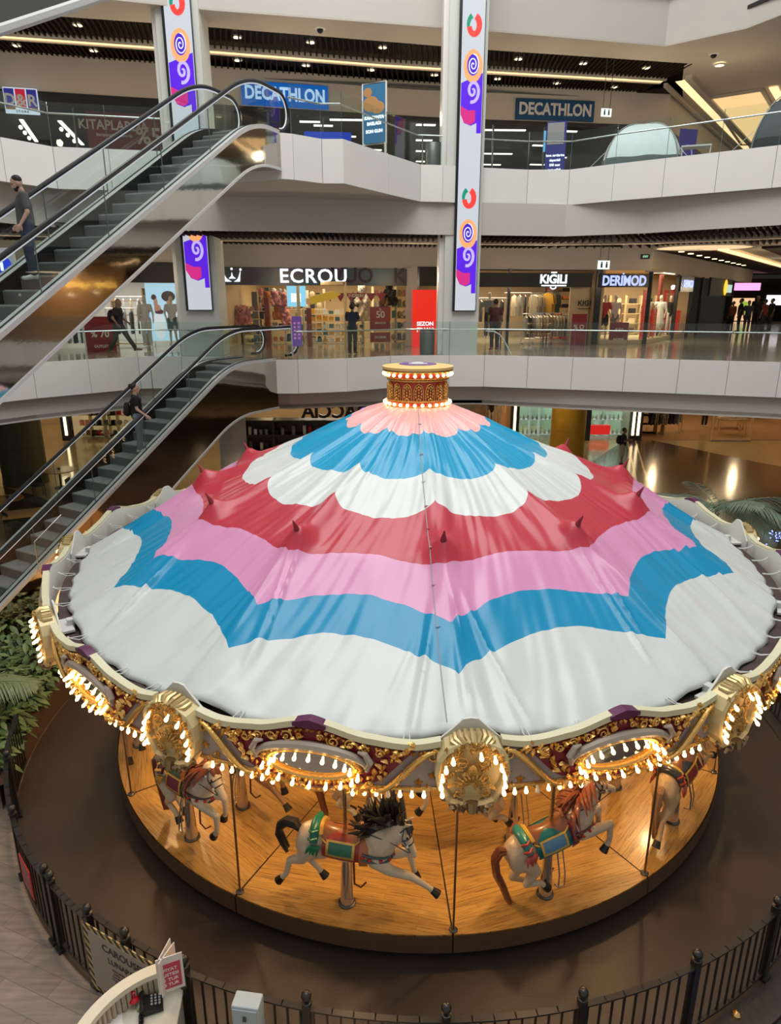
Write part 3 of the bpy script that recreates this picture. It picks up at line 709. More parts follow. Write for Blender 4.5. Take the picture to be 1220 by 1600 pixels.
def rest_bulb(az,a,z,o,tilt):
    rz=Matrix.Rotation(R(az),4,'Z'); p=bp(a,z,o); m=rz@Matrix.Translation(p)@Matrix.Rotation(a/R0,4,'Z')@Matrix.Rotation(-tilt,4,'Y')
    rest.tube([m@Vector((0,0,h)) for h in (.03,0,-.02,-.042,-.06)],[.011,.014,.021,.022,.005],6)
sr=random.Random(5)
for k in range(12):
    azp=PH+15+30*k-.0; aa=(azp+180)%360-180
    o=link('rounding_board',board_me,car,rot=(0,0,R(azp)))
    for nm,me in (('board_back',back_me),('top_trim',trim_me),('purple_keystone',bow_me),('red_field',red_me),('gold_scrollwork',sc_me),('bottom_rail',rl_me),('oval_mirror',mir_me),('gold_oval_frame',fr_me),('oval_hood',hood_me)): link(nm,me,o)
    for i,b in enumerate(blist):
        off=(k,i) in ((11,10),(0,4))
        if aa in () : pass
        if abs(aa+101.9)<2 or abs(aa+71.9)<2: put_bulb(o,*b,me=bulboff_me if off else None)
        elif aa<25 or aa>155: rest_bulb(azp,*b)
    azc=PH+30*k; ac=(azc+180)%360-180
    c=link('cartouche',cart_me,car,rot=(0,0,R(azc)))
    for nm,me in (('cartouche_back',cback_me),('gold_relief',cg_me),('shell_crown',shl_me),('foot_scroll',bot_me)): link(nm,me,c)
    for i,b in enumerate(clist):
        if abs(ac+86.9)<2 or abs(ac+116.9)<2: put_bulb(c,*b)
        elif True: rest_bulb(azc,*b)
o=rest.build('light_bulbs',bulbm,car,True); o['kind']='stuff'; 
# ---------------------------------------------------------------- drum finial on top
fz=5.72
fin=MB(); fin.lathe([(.40,fz-.02),(.50,fz),(.50,fz+.07),(.465,fz+.09),(.455,fz+.38),(.48,fz+.41),(.50,fz+.43),(.52,fz+.52),(.56,fz+.56),(.56,fz+.585)],n=48)
f_=fin.build('finial_drum',mat('finial_red_gold',(.45,.06,.03),.35,.2),car,True); tag(f_,'red and gold drum crowning the canopy')
cap_=MB(); cap_.lathe([(.565,fz+.56),(.57,fz+.60),(.30,fz+.625),(.30,fz+.62)],n=48); cap_.build('drum_top',mat('yellow_cream_top',(.80,.56,.20),.45),f_)
em=MB(); em.lathe([(0,fz+.63),(.30,fz+.63),(.30,fz+.61)],n=40); em.build('purple_disc',mat('purple_disc',(.16,.06,.30),.4),f_)
e2=MB()
e2.tube([(.17*math.cos(t),.17*math.sin(t),fz+.636) for t in [lerp(PI*1.15,PI*1.85,i/12) for i in range(13)]],[.006+.02*math.sin(PI*i/12) for i in range(13)],6)
e2.tube([(-.09,.04,fz+.636),(.0,.13,fz+.636),(.09,.04,fz+.636)],.014,6)
e2.build('white_emblem',mat('emblem_white',(.75,.74,.72),.4),f_)
ga=MB()
for zz,rr2,th_ in ((fz+.085,.485,.016),(fz+.40,.485,.014),(fz+.435,.505,.012),(fz+.005,.5,.015),(fz+.54,.545,.02)):
    ga.tube([(rr2*math.cos(2*PI*i/48),rr2*math.sin(2*PI*i/48),zz) for i in range(48)],th_,6,closed=True)
for i in range(16):
    a=2*PI*i/16
    def fp(da,z,r=.47): return (r*math.cos(a+da),r*math.sin(a+da),fz+z)
    ga.tube([fp(-.15,.10),fp(-.15,.26),fp(-.10,.33),fp(0,.36),fp(.10,.33),fp(.15,.26),fp(.15,.10)],.008,5)
    for j in range(5):
        h=.12+j*.045; wd=(.02+.055*math.sin(PI*(j+.6)/5.4))
        for s_ in(-1,1): ga.ball(fp(s_*wd*1.3,h,.475),.02,6,4,(1,1,1.1))
        ga.ball(fp(0,h+.02,.48),.017,6,4)
for i in range(48):
    a=2*PI*i/48; ga.ball((.495*math.cos(a),.495*math.sin(a),fz+.418),.009,5,3)
ga.build('gold_ornament',gold,f_,True)
gb=MB().ball((0,0,0),.027,8,6).mesh('globe_bulb',bulbm,True)
for zz,rr2 in ((fz+.035,.53),(fz+.485,.545)):
    for i in range(28):
        a=2*PI*(i+.5)/28; link('globe_bulb',gb,f_,loc=(rr2*math.cos(a),rr2*math.sin(a),zz))
# ---------------------------------------------------------------- carousel horses
hoofm=mat('black_hoof',(.02,.015,.012),.3); silver=mat('silver_stand',(.62,.55,.48),.22,.9); brassp=mat('brass_pole',(.55,.38,.22),.25,.95)
eye=mat('horse_eye',(.01,.01,.01),.1); redj=mat('red_jewel',(.5,.01,.01),.1,coat=.5); whitej=mat('white_jewel',(.7,.68,.62),.15)
def hsk(name,c): return mat(name,c,.32,var=.16,vscale=3,coat=.3)
def horse_body(P):
    b=Blob(); up=P.get('neckup',0)
    b.ell((-.36,0,.03),(.235,.165,.205)); b.ell((-.44,.07,-.03),(.15,.10,.19)); b.ell((-.44,-.07,-.03),(.15,.10,.19))
    b.ell((0,0,0),(.36,.16,.185)); b.ell((.0,0,-.05),(.27,.145,.16)); b.ell((.34,0,.03),(.22,.155,.21)); b.ell((.46,0,.06),(.12,.115,.15))
    n0=Vector((.42,0,.12)); n2=Vector(P['poll']); n1=(n0+n2)/2+Vector((.07,0,.04))
    b.cap(n0,n1,.165,.125,14); b.cap(n1,n2,.125,.088,14); b.cap((.36,0,.18),n1,.14,.09,12)
    mz=Vector(P['muzzle']); h=n2; d=(mz-h).normalized(); L=(mz-h).length
    b.cap(h,h+d*L*.42,.088,.076,14); b.cap(h+d*L*.42,h+d*L*.9,.074,.050,14); b.cap(h+d*L*.9,h+d*L*1.02,.052,.045,12)
    side=Vector((-d.z,0,d.x)); 
    if side.z<0: side=-side
    jaw=h+d*L*.22-side*.045; b.ell(jaw,(.085,.058,.08))
    for s in (-1,1):
        b.ell(h+d*L*.95+Vector((0,s*.032,0)),(.028,.02,.026)); b.ell(h+d*L*.36+side*.045+Vector((0,s*.055,0)),(.03,.018,.024))
        e0=h+side*.07+Vector((0,s*.045,0)); b.cap(e0,e0+side*.12+Vector((0,s*.02,0)),.026,.008,8)
    for i,leg in enumerate(P['legs']):
        s=1 if leg[0]=='L' else -1; hind=leg[1]=='H'; pts=[Vector((x,s*.085,z)) for x,z in leg[2]]
        rs=(.115,.078,.042,.036,.040) if hind else (.100,.066,.046,.033,.038)
        b.chain(pts,rs[:len(pts)],12)
        if hind: b.ell(pts[2],(.045,.04,.045))
        else: b.ell(pts[2] if len(pts)>3 else pts[1],(.05,.046,.05))
    return b.mesh('carousel_horse_body',P['skin'],.0125,5),h,d,L,side
def curl(mb,p,d,l,w,bend,n=7,seed=0):
    "one lock of carved hair"
    pts=[];rs=[];p=Vector(p);d=Vector(d).normalized()
    for i in range(n):
        t=i/(n-1); pts.append(p.copy()); rs.append(w*(.55+.6*math.sin(PI*min(1,t*1.05)))*(1-.75*t*t)+.003)
        d=(d+Vector(bend)*(.9/n)).normalized(); p=p+d*(l/(n-1))
    mb.tube(pts,rs,6)
def shell(mb,x0,x1,a0,a1,k=1.05,zc=0,nx=12,na=16,th=.012):
    "cloth lying on the barrel: a0..a1 degrees from the top"
    def f(u,v,kk=k):
        x=lerp(x0,x1,u); a=R(lerp(a0,a1,v)); e=math.sqrt(max(.1,1-(x/.62)**2))
        ry=.165*e*kk+.012; rz=.200*e*kk+.012
        return (x,ry*math.sin(a),zc+rz*math.cos(a))
    mb.grid(f,nx,na); mb.grid(lambda u,v: f(u,v,k+.05),nx,na)
    for v in (0,1): mb.grid(lambda u,w: f(u,v,k+.05*w),nx,1)
    for u in (0,1): mb.grid(lambda v,w: f(u,v,k+.05*w),na,1)
def make_horse(P,loc,rz,label,group='carousel horses on poles',bz=.86):
    t=thing('carousel_horse',label,'carousel horse',loc,rz,None)
    root=Vector((0,0,bz))
    me,h,d,L,side=horse_body(P)
    pit=P.get('pitch',0)
    piv=bpy.data.objects.new('body',me); COL.objects.link(piv); piv.parent=t; piv.location=root; piv.rotation_euler=(0,-pit,0)
    body=piv
    def part(mb,name,m,smooth=True): return mb.build(name,m,body,smooth)
    for leg in P['legs']:
        s=1 if leg[0]=='L' else -1; a=Vector((leg[2][-2][0],s*.085,leg[2][-2][1])); e=Vector((leg[2][-1][0],s*.085,leg[2][-1][1])); q=(e-a).normalized()
        mb=MB(); mb.tube([e-q*.02,e+q*.03,e+q*.075],[.040,.048,.056],10); part(mb,'hoof',hoofm)
    # mane
    mb=MB(); rr=random.Random(P['seed'])
    n0=Vector((.30,0,.22)); n2=h+side*.07; flare=P['flare']
    for i in range(P['locks']):
        t_=i/(P['locks']-1); p=n0.lerp(n2,t_)+Vector((-.03*math.sin(PI*t_),0,.05*math.sin(PI*t_)))
        for s in (-1,0,1):
            dd=Vector((-1,s*.5,.25))*flare+Vector((-.25,s*1.0,-.25))*(1-flare)+Vector((0,0,flare*1.5*(.25+.75*t_)))+Vector((rr.uniform(-.2,.2),rr.uniform(-.2,.2),rr.uniform(-.2,.2)))
            bend=(rr.uniform(-.4,.3),s*.2,-1.1-rr.uniform(0,.7)) if flare<.5 else (rr.uniform(-.3,1.6),s*.3,rr.uniform(-1.0,.2))
            curl(mb,p+Vector((0,s*.04,0)),dd,(.22+.06*rr.random())*(1+.6*flare*(.3+.7*t_)),.027+.004*flare,bend)
    for i in range(7): curl(mb,h+side*.08+Vector((0,rr.uniform(-.04,.04),0)),d+Vector((0,rr.uniform(-.5,.5),.1+.5*flare)),.16,.022,-side*.8)
    part(mb,'mane',P['hair'])
    mb=MB(); tp=Vector((-.56,0,.10))
    for i in range(13):
        y=rr.uniform(-.03,.03); o=Vector((rr.uniform(-.02,.02),y,rr.uniform(-.03,.03)))
        pts=[tp+o*.4]+[Vector(q)+o for q in P['tail']]; n=len(pts)
        mb.tube(pts,[.024]+[.030*(1-(j/(n))**2)+.006 for j in range(1,n)],6)
    part(mb,'tail',P['hair'])
    # saddle cloth, border, saddle
    mb=MB(); shell(mb,-.24,.20,-105,105,1.03); part(mb,'saddle_cloth',P['cloth'])
    mb=MB(); 
    for s in (-1,1): shell(mb,-.16,.12,s*52,s*88,1.10)
    part(mb,'cloth_panel',P['panel'])
    mb=MB()
    for s in (-1,1):
        shell(mb,-.19,.15,s*46,s*52,1.13); shell(mb,-.19,.15,s*88,s*94,1.13); shell(mb,-.19,-.16,s*46,s*94,1.13); shell(mb,.12,.15,s*46,s*94,1.13)
    part(mb,'gold_border',P['trim'])
    mb=MB()
    def sad(u,v,k=0):
        x=lerp(-.26,.20,u); y=lerp(-1,1,v)
        w=.125+.03*math.sin(PI*u); dep=.12+.05*math.sin(PI*u)
        zz=.205+.07*(abs(u-.42)*2)**2.2 - dep*abs(y)**2.2 + k
        return (x,y*(w+k*.5),zz)
    mb.grid(sad,14,12); mb.grid(lambda u,v: sad(u,v,.025),14,12)
    for v in (0,1): mb.grid(lambda u,w: sad(u,v,.025*w),14,1)
    for u in (0,1): mb.grid(lambda v,w: sad(u,v,.025*w),12,1)
    mb.tube([(.18,-.06,.29),(.20,0,.33),(.18,.06,.29)],.022,8); part(mb,'saddle',P['saddle'])
    mb=MB(); mb.tube([(-.26,-.13,.20),(-.27,-.08,.25),(-.275,0,.265),(-.27,.08,.25),(-.26,.13,.20)],.03,8)
    mb.tube([sad(i/14,0,.03) for i in range(15)],.009,6); mb.tube([sad(i/14,1,.03) for i in range(15)],.009,6); part(mb,'saddle_edge',P['trim'])
    mb=MB(); mb.tube([(-.34,-.17,.10),(-.345,-.10,.225),(-.35,0,.25),(-.345,.10,.225),(-.34,.17,.10)],[.045,.06,.06,.06,.045],10); part(mb,'blanket_roll',P['roll'])
    mb=MB()
    for s in (-1,1):
        for y,z in ((.165,.14),(.12,.215)): mb.tube([(-.40,s*y,z),(-.35,s*(y+.05),z+.03),(-.30,s*y,z+.02)],.018,6)
        for i in range(6): curl(mb,(-.36+.02*i,s*.19,.08),(-.6,s*.3,-.6),.13,.016,(rr.uniform(-1,1),0,-1.5))
    part(mb,'roll_tassels',P['tassel'])
    # breast collar with jewels
    mb=MB()
    for zz,xx in ((.02,0),(-.05,-.015)):
        pts=[]
        for i in range(21):
            a=R(lerp(-128,128,i/20)); e=math.cos(a)
            pts.append((.30+xx+.285*e*.95 if e>-.2 else .30+xx+.285*-.2,.178*math.sin(a),zz+.035*(1-e)))
        mb.tube(pts,[.014]*21,6)
    part(mb,'breast_collar',P['strap'])
    mb=MB()
    for i in range(9):
        a=R(lerp(-110,110,i/8)); e=max(-.2,math.cos(a)); mb.ball((.298+.29*e*.95,.19*math.sin(a),-.01+.035*(1-e)),.022,8,5,(1,1,1))
    part(mb,'collar_jewels',redj)
    mb=MB(); shell(mb,.20,.30,-125,125,1.05); part(mb,'girth',P['girth'])
    # bridle
    mb=MB()
    def ring(c,ax,r1,r2,w=.008):
        ax=ax.normalized(); u=Vector((0,1,0)); v=ax.cross(u)
        mb.tube([c+u*r1*math.cos(2*PI*i/16)+v*r2*math.sin(2*PI*i/16) for i in range(16)],w,5,closed=True)
    ring(h+d*L*.12,d+side*.3,.088,.10); ring(h+d*L*.62,d,.066,.070); ring(h+d*L*.40,d-side*.1,.082,.085)
    for s in (-1,1):
        mb.tube([h+side*.08+Vector((0,s*.05,0)),h+d*L*.3+Vector((0,s*.088,0)),h+d*L*.62+Vector((0,s*.068,0)),h+d*L*.85+Vector((0,s*.055,0))],.007,5)
        mb.tube([h+d*L*.85+Vector((0,s*.055,0))-side*.02,(h+Vector((.35,0,.2)))/2+Vector((.08,s*.13,-.05)),(.15,s*.07,.30)],.006,5)
    part(mb,'bridle',P['strap'])
    mb=MB()
    for s in (-1,1): mb.ball(h+d*L*.36+side*.05+Vector((0,s*.068,0)),.014,8,5)
    part(mb,'eyes',eye)
    mb=MB()
    for s in (-1,1): mb.ball(h+d*L*.62+Vector((0,s*.07,0)),.02,8,5); mb.ball(h+d*L*.15+Vector((0,s*.092,0)),.02,8,5)
    part(mb,'bridle_rosettes',whitej)
    # pole, stand, foot rests
    mb=MB(); mb.cyl((0,0,.45),(0,0,2.72),.022,n=12)
    t_=mb.build('pole',brassp,t,True)
    mb=MB(); mb.tube([(0,0,.0),(0,0,.05),(0,0,.30),(0,0,.62),(0,0,.72)],[.088,.082,.070,.052,.03],16); mb.build('stand',silver,t,True)
    mb=MB(); mb.lathe([(.088,0),(.105,.002),(.105,.018),(.088,.03)],n=16); mb.build('stand_collar',M['darksteel'],t,True)
    mb=MB()
    mb.tube([(.04,-.10,.80),(.05,-.19,.45),(.04,-.20,.28),(.04,-.12,.26)],.011,6); mb.tube([(.10,-.12,.80),(.12,-.20,.45),(.12,-.20,.28),(.04,-.20,.28)],.008,6)
    mb.build('foot_rest',mat('foot_rest_steel',(.45,.42,.38),.3,.8),t,True)
    mb=MB(); mb.tube([(.05,.10,.82),(.06,.12,.5),(.07,.10,.2),(.14,.13,.13),(.20,.17,.18)],[.014,.014,.012,.012,.012],6); mb.build('strap_holder',mat('dark_red_brown_strap',(.10,.02,.012),.5),t,True)
    return t
V=lambda n,c,**k: mat(n,c,.35,coat=.3,**k)
cr=hsk('cream_horse',(.60,.50,.36)); cr2=hsk('ivory_horse',(.56,.44,.31)); pal=hsk('palomino_horse',(.60,.40,.20)); brn=hsk('brown_horse',(.30,.15,.07))
blk=V('black_hair',(.022,.018,.018)); chn=V('chestnut_hair',(.20,.055,.025)); tan=V('tan_hair',(.30,.17,.08)); drk=V('dark_brown_hair',(.07,.03,.02))
gl=mat('painted_gold',(.70,.42,.10),.3,.5)
tanl=V('tan_leather',(.26,.095,.03),var=.2); brl=V('brown_leather',(.22,.08,.03))
gallop=[('R','H',[(-.42,-.05),(-.50,-.22),(-.66,-.30),(-.70,-.50),(-.76,-.58)]),('L','H',[(-.36,-.08),(-.30,-.26),(-.50,-.36),(-.36,-.50),(-.31,-.56)]),
        ('R','F',[(.38,-.06),(.56,-.17),(.80,-.20),(1.00,-.30),(1.06,-.34)]),('L','F',[(.38,-.04),(.58,-.08),(.74,-.02),(.80,-.24),(.82,-.30)])]
prance=[('R','H',[(-.38,-.08),(-.30,-.28),(-.44,-.42),(-.26,-.50),(-.22,-.57)]),('L','H',[(-.42,-.08),(-.42,-.30),(-.54,-.42),(-.40,-.55),(-.35,-.60)]),
        ('R','F',[(.38,-.04),(.52,-.10),(.76,-.12),(.72,-.36),(.66,-.43)]),('L','F',[(.38,-.02),(.52,-.02),(.72,.02),(.70,-.20),(.66,-.27)])]
PA=dict(poll=(.62,0,.42),muzzle=(.80,0,.05),legs=gallop,skin=cr,hair=blk,flare=.95,locks=16,seed=1,pitch=R(-2),tail=[(-.62,0,.18),(-.72,0,.19),(-.80,0,.12),(-.82,0,.0),(-.76,0,-.14),(-.72,0,-.22)],
 cloth=V('red_cloth',(.30,.035,.025),var=.3),panel=V('green_panel',(.03,.16,.10)),trim=gl,saddle=tanl,roll=V('green_roll',(.0,.14,.09)),tassel=V('emerald_tassel',(.0,.16,.08)),strap=V('navy_strap',(.05,.09,.12)),girth=V('orange_girth',(.45,.14,.05)))
PB=dict(poll=(.60,0,.52),muzzle=(.90,0,.28),legs=prance,skin=cr2,hair=chn,flare=.25,locks=13,seed=2,pitch=R(14),tail=[(-.64,0,.14),(-.72,0,.06),(-.74,0,-.14),(-.70,0,-.36),(-.68,0,-.56),(-.66,0,-.66)],
 cloth=V('teal_cloth',(.0,.13,.15)),panel=V('blue_panel',(.10,.25,.42)),trim=V('yellow_border',(.55,.36,.06)),saddle=brl,roll=V('teal_roll',(.02,.20,.20)),tassel=V('red_white_tassel',(.42,.06,.04)),strap=V('brown_strap',(.14,.03,.02)),girth=V('purple_girth',(.14,.02,.06)))
PC=dict(PA,poll=(.62,0,.44),muzzle=(.84,0,.12),legs=prance,skin=cr,hair=chn,flare=.1,seed=3,pitch=R(6),tail=PB['tail'],cloth=V('dark_green_cloth',(.03,.07,.04)),panel=V('plum_panel',(.16,.02,.05)),trim=gl,roll=V('maroon_roll',(.12,.02,.02)),tassel=gl,strap=V('dark_strap',(.06,.03,.03)),girth=V('gold_girth',(.45,.28,.1)))
PD=dict(PB,legs=gallop,skin=pal,hair=tan,flare=.2,seed=4,pitch=R(4),tail=[(-.66,0,.08),(-.70,0,-.06),(-.70,0,-.28),(-.68,0,-.50),(-.66,0,-.62)],cloth=V('black_cloth',(.03,.03,.04)),panel=V('red_panel2',(.30,.03,.03)),roll=V('black_roll',(.03,.03,.035)),strap=V('dark_strap',(.06,.03,.03)),girth=V('red_girth',(.30,.04,.02)))
PE=dict(PA,legs=prance,skin=hsk('white_horse',(.55,.45,.33)),hair=V('dark_green_hair',(.02,.05,.03)),flare=.3,seed=5,pitch=R(8))
PF=dict(PC,skin=brn,hair=blk,seed=6,legs=gallop,pitch=0)
def place(P,az,r,label,bz=.86):
    a=R(az); make_horse(P,(CX+r*math.cos(a),CY+r*math.sin(a),.4),a+PI/2,label,bz=bz)
place(PA,-101.6,4.77,'cream carousel horse with flaring black mane, leaping at the front of the ride, tan saddle',.86)
place(PB,-72.3,4.77,'ivory carousel horse with chestnut mane, rearing at front right with teal saddle cloth',.84)
place(PC,-130.7,4.77,'cream carousel horse at the front left seen head on, chestnut mane and gold harness',.88)
place(PD,-43.5,4.80,'palomino carousel horse at the right seen from behind, tan tail hanging straight',.80)
place(PF,-160.5,4.80,'brown carousel horse at the far left edge of the deck, mostly behind the lit board',.84)
place(PB,-13,4.77,'ivory carousel horse at the far right edge of the deck, half hidden by lights',.92)
place(PE,-72.0,3.85,'white carousel horse of the inner row behind the rearing chestnut maned one',1.02)
place(PF,-130.2,3.95,'brown carousel horse of the inner row with black tail, behind the left horse',.98)
place(PC,-101.0,3.75,'cream carousel horse of the inner row behind the leaping black maned one',1.05)
place(PA,-42.0,3.9,'cream carousel horse of the inner row behind the palomino one, black mane',.95)
# ---------------------------------------------------------------- escalators
mirm=mat('mirror_cladding',(.50,.46,.42),.05,1,bump=.10,bscale=1.2)
deckm=mat('escalator_deck_aluminium',(.62,.63,.63),.3,.4); stepm=mat('ribbed_step',(.34,.35,.35),.45,.3); riserm=mat('step_riser',(.15,.155,.16),.4,.3)
rub=mat('black_rubber_handrail',(.01,.01,.01),.3); ledw=mat('white_guide_strip',(.75,.77,.80),.3,emit=(.8,.85,1),es=.35)
T30=math.tan(R(30))
def escalator(T,phi,Lx,Ld,Lh,W,depth,label,guard=False):
    t=thing('escalator',label,'escalator',T,PI+R(phi))
    K=.75
    def dz(x):
        if x<=-K: return 0
        if x<K: return -T30*(x+K)**2/(4*K)
        return -T30*x
    xs=[-Ld,-K]+[lerp(-K,K,i/8) for i in range(1,8)]+[K]+[K+(Lx-K)*i/10 for i in range(1,11)]
    xh=[-Lh]+[x for x in xs if x>-Lh+.02]
    xs=[-Ld-.0]+[x for x in xs if x>-Ld+.02]
    def prof(mb,y0,y1,z0,z1,xx=None,zf=None):
        def q(u,y,z): return (u,y,dz(u)+z)
        X=xx or xs; n=len(X); vs=[]
        for u in X: vs+= [q(u,y0,z0),q(u,y1,z0),q(u,y1,z1),q(u,y0,z1)]
        fs=[]
        for i in range(n-1):
            for k in range(4): fs.append((i*4+k,i*4+(k+1)%4,(i+1)*4+(k+1)%4,(i+1)*4+k))
        fs+=[(0,1,2,3),(4*n-1,4*n-2,4*n-3,4*n-4)]; mb.add(vs,fs)
    for s,nm in ((0,'near'),(1,'far')):
        mb=MB(); y=lambda v: -v if s==0 else -W+v
        prof(mb,y(0),y(.24),-.06,.03); mb.build('deck_cover',deckm,t)
        mb=MB(); prof(mb,y(.095),y(.125),.03,.045); mb.build('deck_slot',M['black'],t)
        mb=MB(); prof(mb,y(.24),y(.27),-.42,.028); mb.build('skirt_panel',M['black'],t)
        mb=MB(); prof(mb,y(.0),y(.02),-depth,-.06); mb.build('mirror_cladding',mirm,t)
        mb=MB(); prof(mb,y(-.02),y(.05),-depth-.05,-depth+.01); mb.build('bottom_edge_trim',deckm,t)
        mb=MB(); prof(mb,y(.105),y(.117),.03,.84,xh); mb.build('glass_balustrade',M['glass'],t)
        mb=MB()
        for x in [Lx*k/6 for k in range(1,6)]: mb.box((x,y(.111),dz(x)+.435),(.012,.016,.80),ry=0)
        mb.build('glass_joint',mat('glass_edge_green',(.10,.14,.13),.2),t)
        top=.90; R_=.42
        pts=[(u,y(.111),dz(u)+top) for u in reversed(xh)]
        curl_=[(-Lh-R_*math.sin(a),y(.111),top-R_+R_*math.cos(a)) for a in [PI*i/12 for i in range(1,13)]]
        curl_+= [(-Lh+.25,y(.111),.06)]
        mb=MB(); mb.tube(pts+curl_,.042,8); mb.build('handrail',rub,t,True)
        mb=MB(); ins=[(-Lh-(R_-.055)*math.sin(a),y(.111),top-R_+(R_-.055)*math.cos(a)) for a in [PI*i/12 for i in range(0,13)]]
        mb.tube([(p[0],p[1],p[2]-.055) for p in pts[:-1]]+ins,.014,6); mb.build('handrail_guide',ledw,t,True)
        mb=MB(); mb.tube([(-Lh+.1,y(.111),.84)]+[(-Lh-(R_-.06)*math.sin(a),y(.111),top-R_+(R_-.06)*math.cos(a)) for a in [PI*i/12 for i in range(0,13)]],.006,4)
        mb.add([(-Lh-(R_-.06)*math.sin(PI*i/12),y(.111),top-R_+(R_-.06)*math.cos(PI*i/12)) for i in range(13)],[tuple(range(13))]); mb.build('newel_glass',M['glass'],t)
    mb=MB(); prof(mb,-.02,-W+.02,-depth-.02,-depth+.02); mb.build('soffit_panel',mirm,t)
    mb=MB(); mb.bx(-Ld-.02,-.55,-W+.27,-.27,-.05,-.01); mb.build('comb_plate',mat('comb_plate',(.35,.35,.35),.3,.8),t)
    # steps
    sm_=MB(); sm_.m(0).box((0,0,-.015),(.40,W-.56,.03)); 
    for i in range(14): sm_.box((0,lerp(-.5,.5,(i+.5)/14)*(W-.58),.004),(.39,.018,.012))
    sm_.m(1).box((.19,0,-.13),(.03,W-.56,.22))
    sme=sm_.mesh('step',[stepm,riserm])
    x=-.45; n=0
    while x<Lx-.2 and n<60:
        st=.4; zz=dz(x+.2)-.10 if x>-.3 else dz(x+.2)-.05
        link('step',sme,t,loc=(x,-W/2,zz)); x+=st; n+=1
    mb=MB(); prof(mb,-.26,-W+.26,-.75,-.70); mb.build('inner_truss',M['dark'],t)
    if guard:
        mb=MB(); a=(4.75,.03,dz(4.75)+.12); b=(4.75,.03,dz(4.75)+1.0); c=(5.45,.03,dz(5.45)+.75); 
        return t
    return t
E1=escalator((-4.31,19.30,5.62),61,9.6,1.9,2.75,1.55,1.42,'lower escalator rising from the ground floor to the first balcony, woman standing on it')
E2=escalator((-3.03,17.24,11.12),69.5,9.7,1.15,1.35,1.55,.80,'upper escalator crossing the top left, man in grey t-shirt riding it')
def proj(p):
    y,z=p.y,p.z-CAMZ; fw=y*math.cos(TH)-z*math.sin(TH); return 610+FPX*p.x/fw
def deck_x(E,px):
    m=Matrix.Translation(E.location)@Matrix.Rotation(E.rotation_euler.z,4,'Z')
    return min([.1*i for i in range(5,95)],key=lambda x: abs(proj(m@Vector((x,0,-T30*x)))-px))
gx0,gx1=deck_x(E1,62),deck_x(E1,100)
mb=MB(); gp=[(gx0,.03,-T30*gx0),(gx0,.03,-T30*gx0+.62),(gx1,.03,-T30*gx1+.62),(gx1+.0,.03,-T30*gx1)]
mb.tube(gp[:3],.009,6); mb.build('guard_edge',M['steel'],E1); MB().add(gp,[(0,1,2,3)]).build('climb_guard',M['glass'],E1)
# underside of the escalator of the level above, top left corner
a=at(-60,64,10.5); b=at(190,-18,12.5); d=(b-a)
t=thing('escalator','underside corner of another escalator at the very top left of the photo','escalator',tuple(a))
mb=MB(); n_=Vector((-.55,.45,0))
v=[Vector((0,0,0)),d,d+n_,n_]; mb.add(v+[p+Vector((0,0,1.0)) for p in v],[(0,1,2,3),(4,5,6,7),(0,1,5,4),(1,2,6,5),(2,3,7,6),(3,0,4,7)]); mb.build('mirror_cladding',mat('dark_mirror_cladding',(.2,.2,.19),.08,1),t)
mb=MB(); mb.tube([Vector((0,0,-.02)),d+Vector((0,0,-.02))],.07,6); mb.build('bottom_edge_trim',deckm,t)
# landing box ends
mb=MB(); 
# ---------------------------------------------------------------- glass railings
def railing(path,z,label,skip=()):
    t=thing('glass_railing',label,'railing',(path[0][0],path[0][1],z)); ox,oy=path[0][0],path[0][1]
    loc=[(x-ox,y-oy) for x,y in path]; off=offset(loc,.09); 
    gm=MB()
    segs=sample(offset(loc,.06),1.75)
    for i,(a,b) in enumerate(segs):
        d=(b-a).normalized()*.008; mb=MB(); strip(mb,[tuple(a+d),tuple(b-d)],-.05,1.04,.012); mb.build('glass_panel',M['glass'],t)
        ed=MB(); ed.box((a.x,a.y,.5),(.010,.014,1.08)); ed.build('panel_edge',mat('glass_edge_green'),t)
    mb=MB(); mb.tube([(x,y,.80) for x,y in offset(loc,.14)],.022,8); mb.build('handrail',M['steel'],t,True)
    cm=MB().tube([(0,0,0),(0,-.0,.08)],.012,6).mesh('clip',M['steel'])
    for a,b in segs[::1]:
        m=(a+b)/2; d=(b-a).normalized(); n=Vector((-d.y,d.x)); link('rail_clip',cm,t,loc=(m.x,m.y,.78),rot=(0,PI/2,math.atan2(n.y,n.x)))
    return t
railing(p1[:6],L1,'glass railing on the first balcony, left of the lower escalator')
railing(p1[8:],L1,'glass railing on the first balcony, from the escalator landing to the right')
railing(p2[:4],L2,'glass railing on the upper balcony at the left, below the book shop sign')
railing(p2[9:15],L2,'glass railing on the upper balcony between the escalator top and the right column')
railing(p2[15:],L2,'glass railing on the upper balcony right of the right column, in front of the tents')
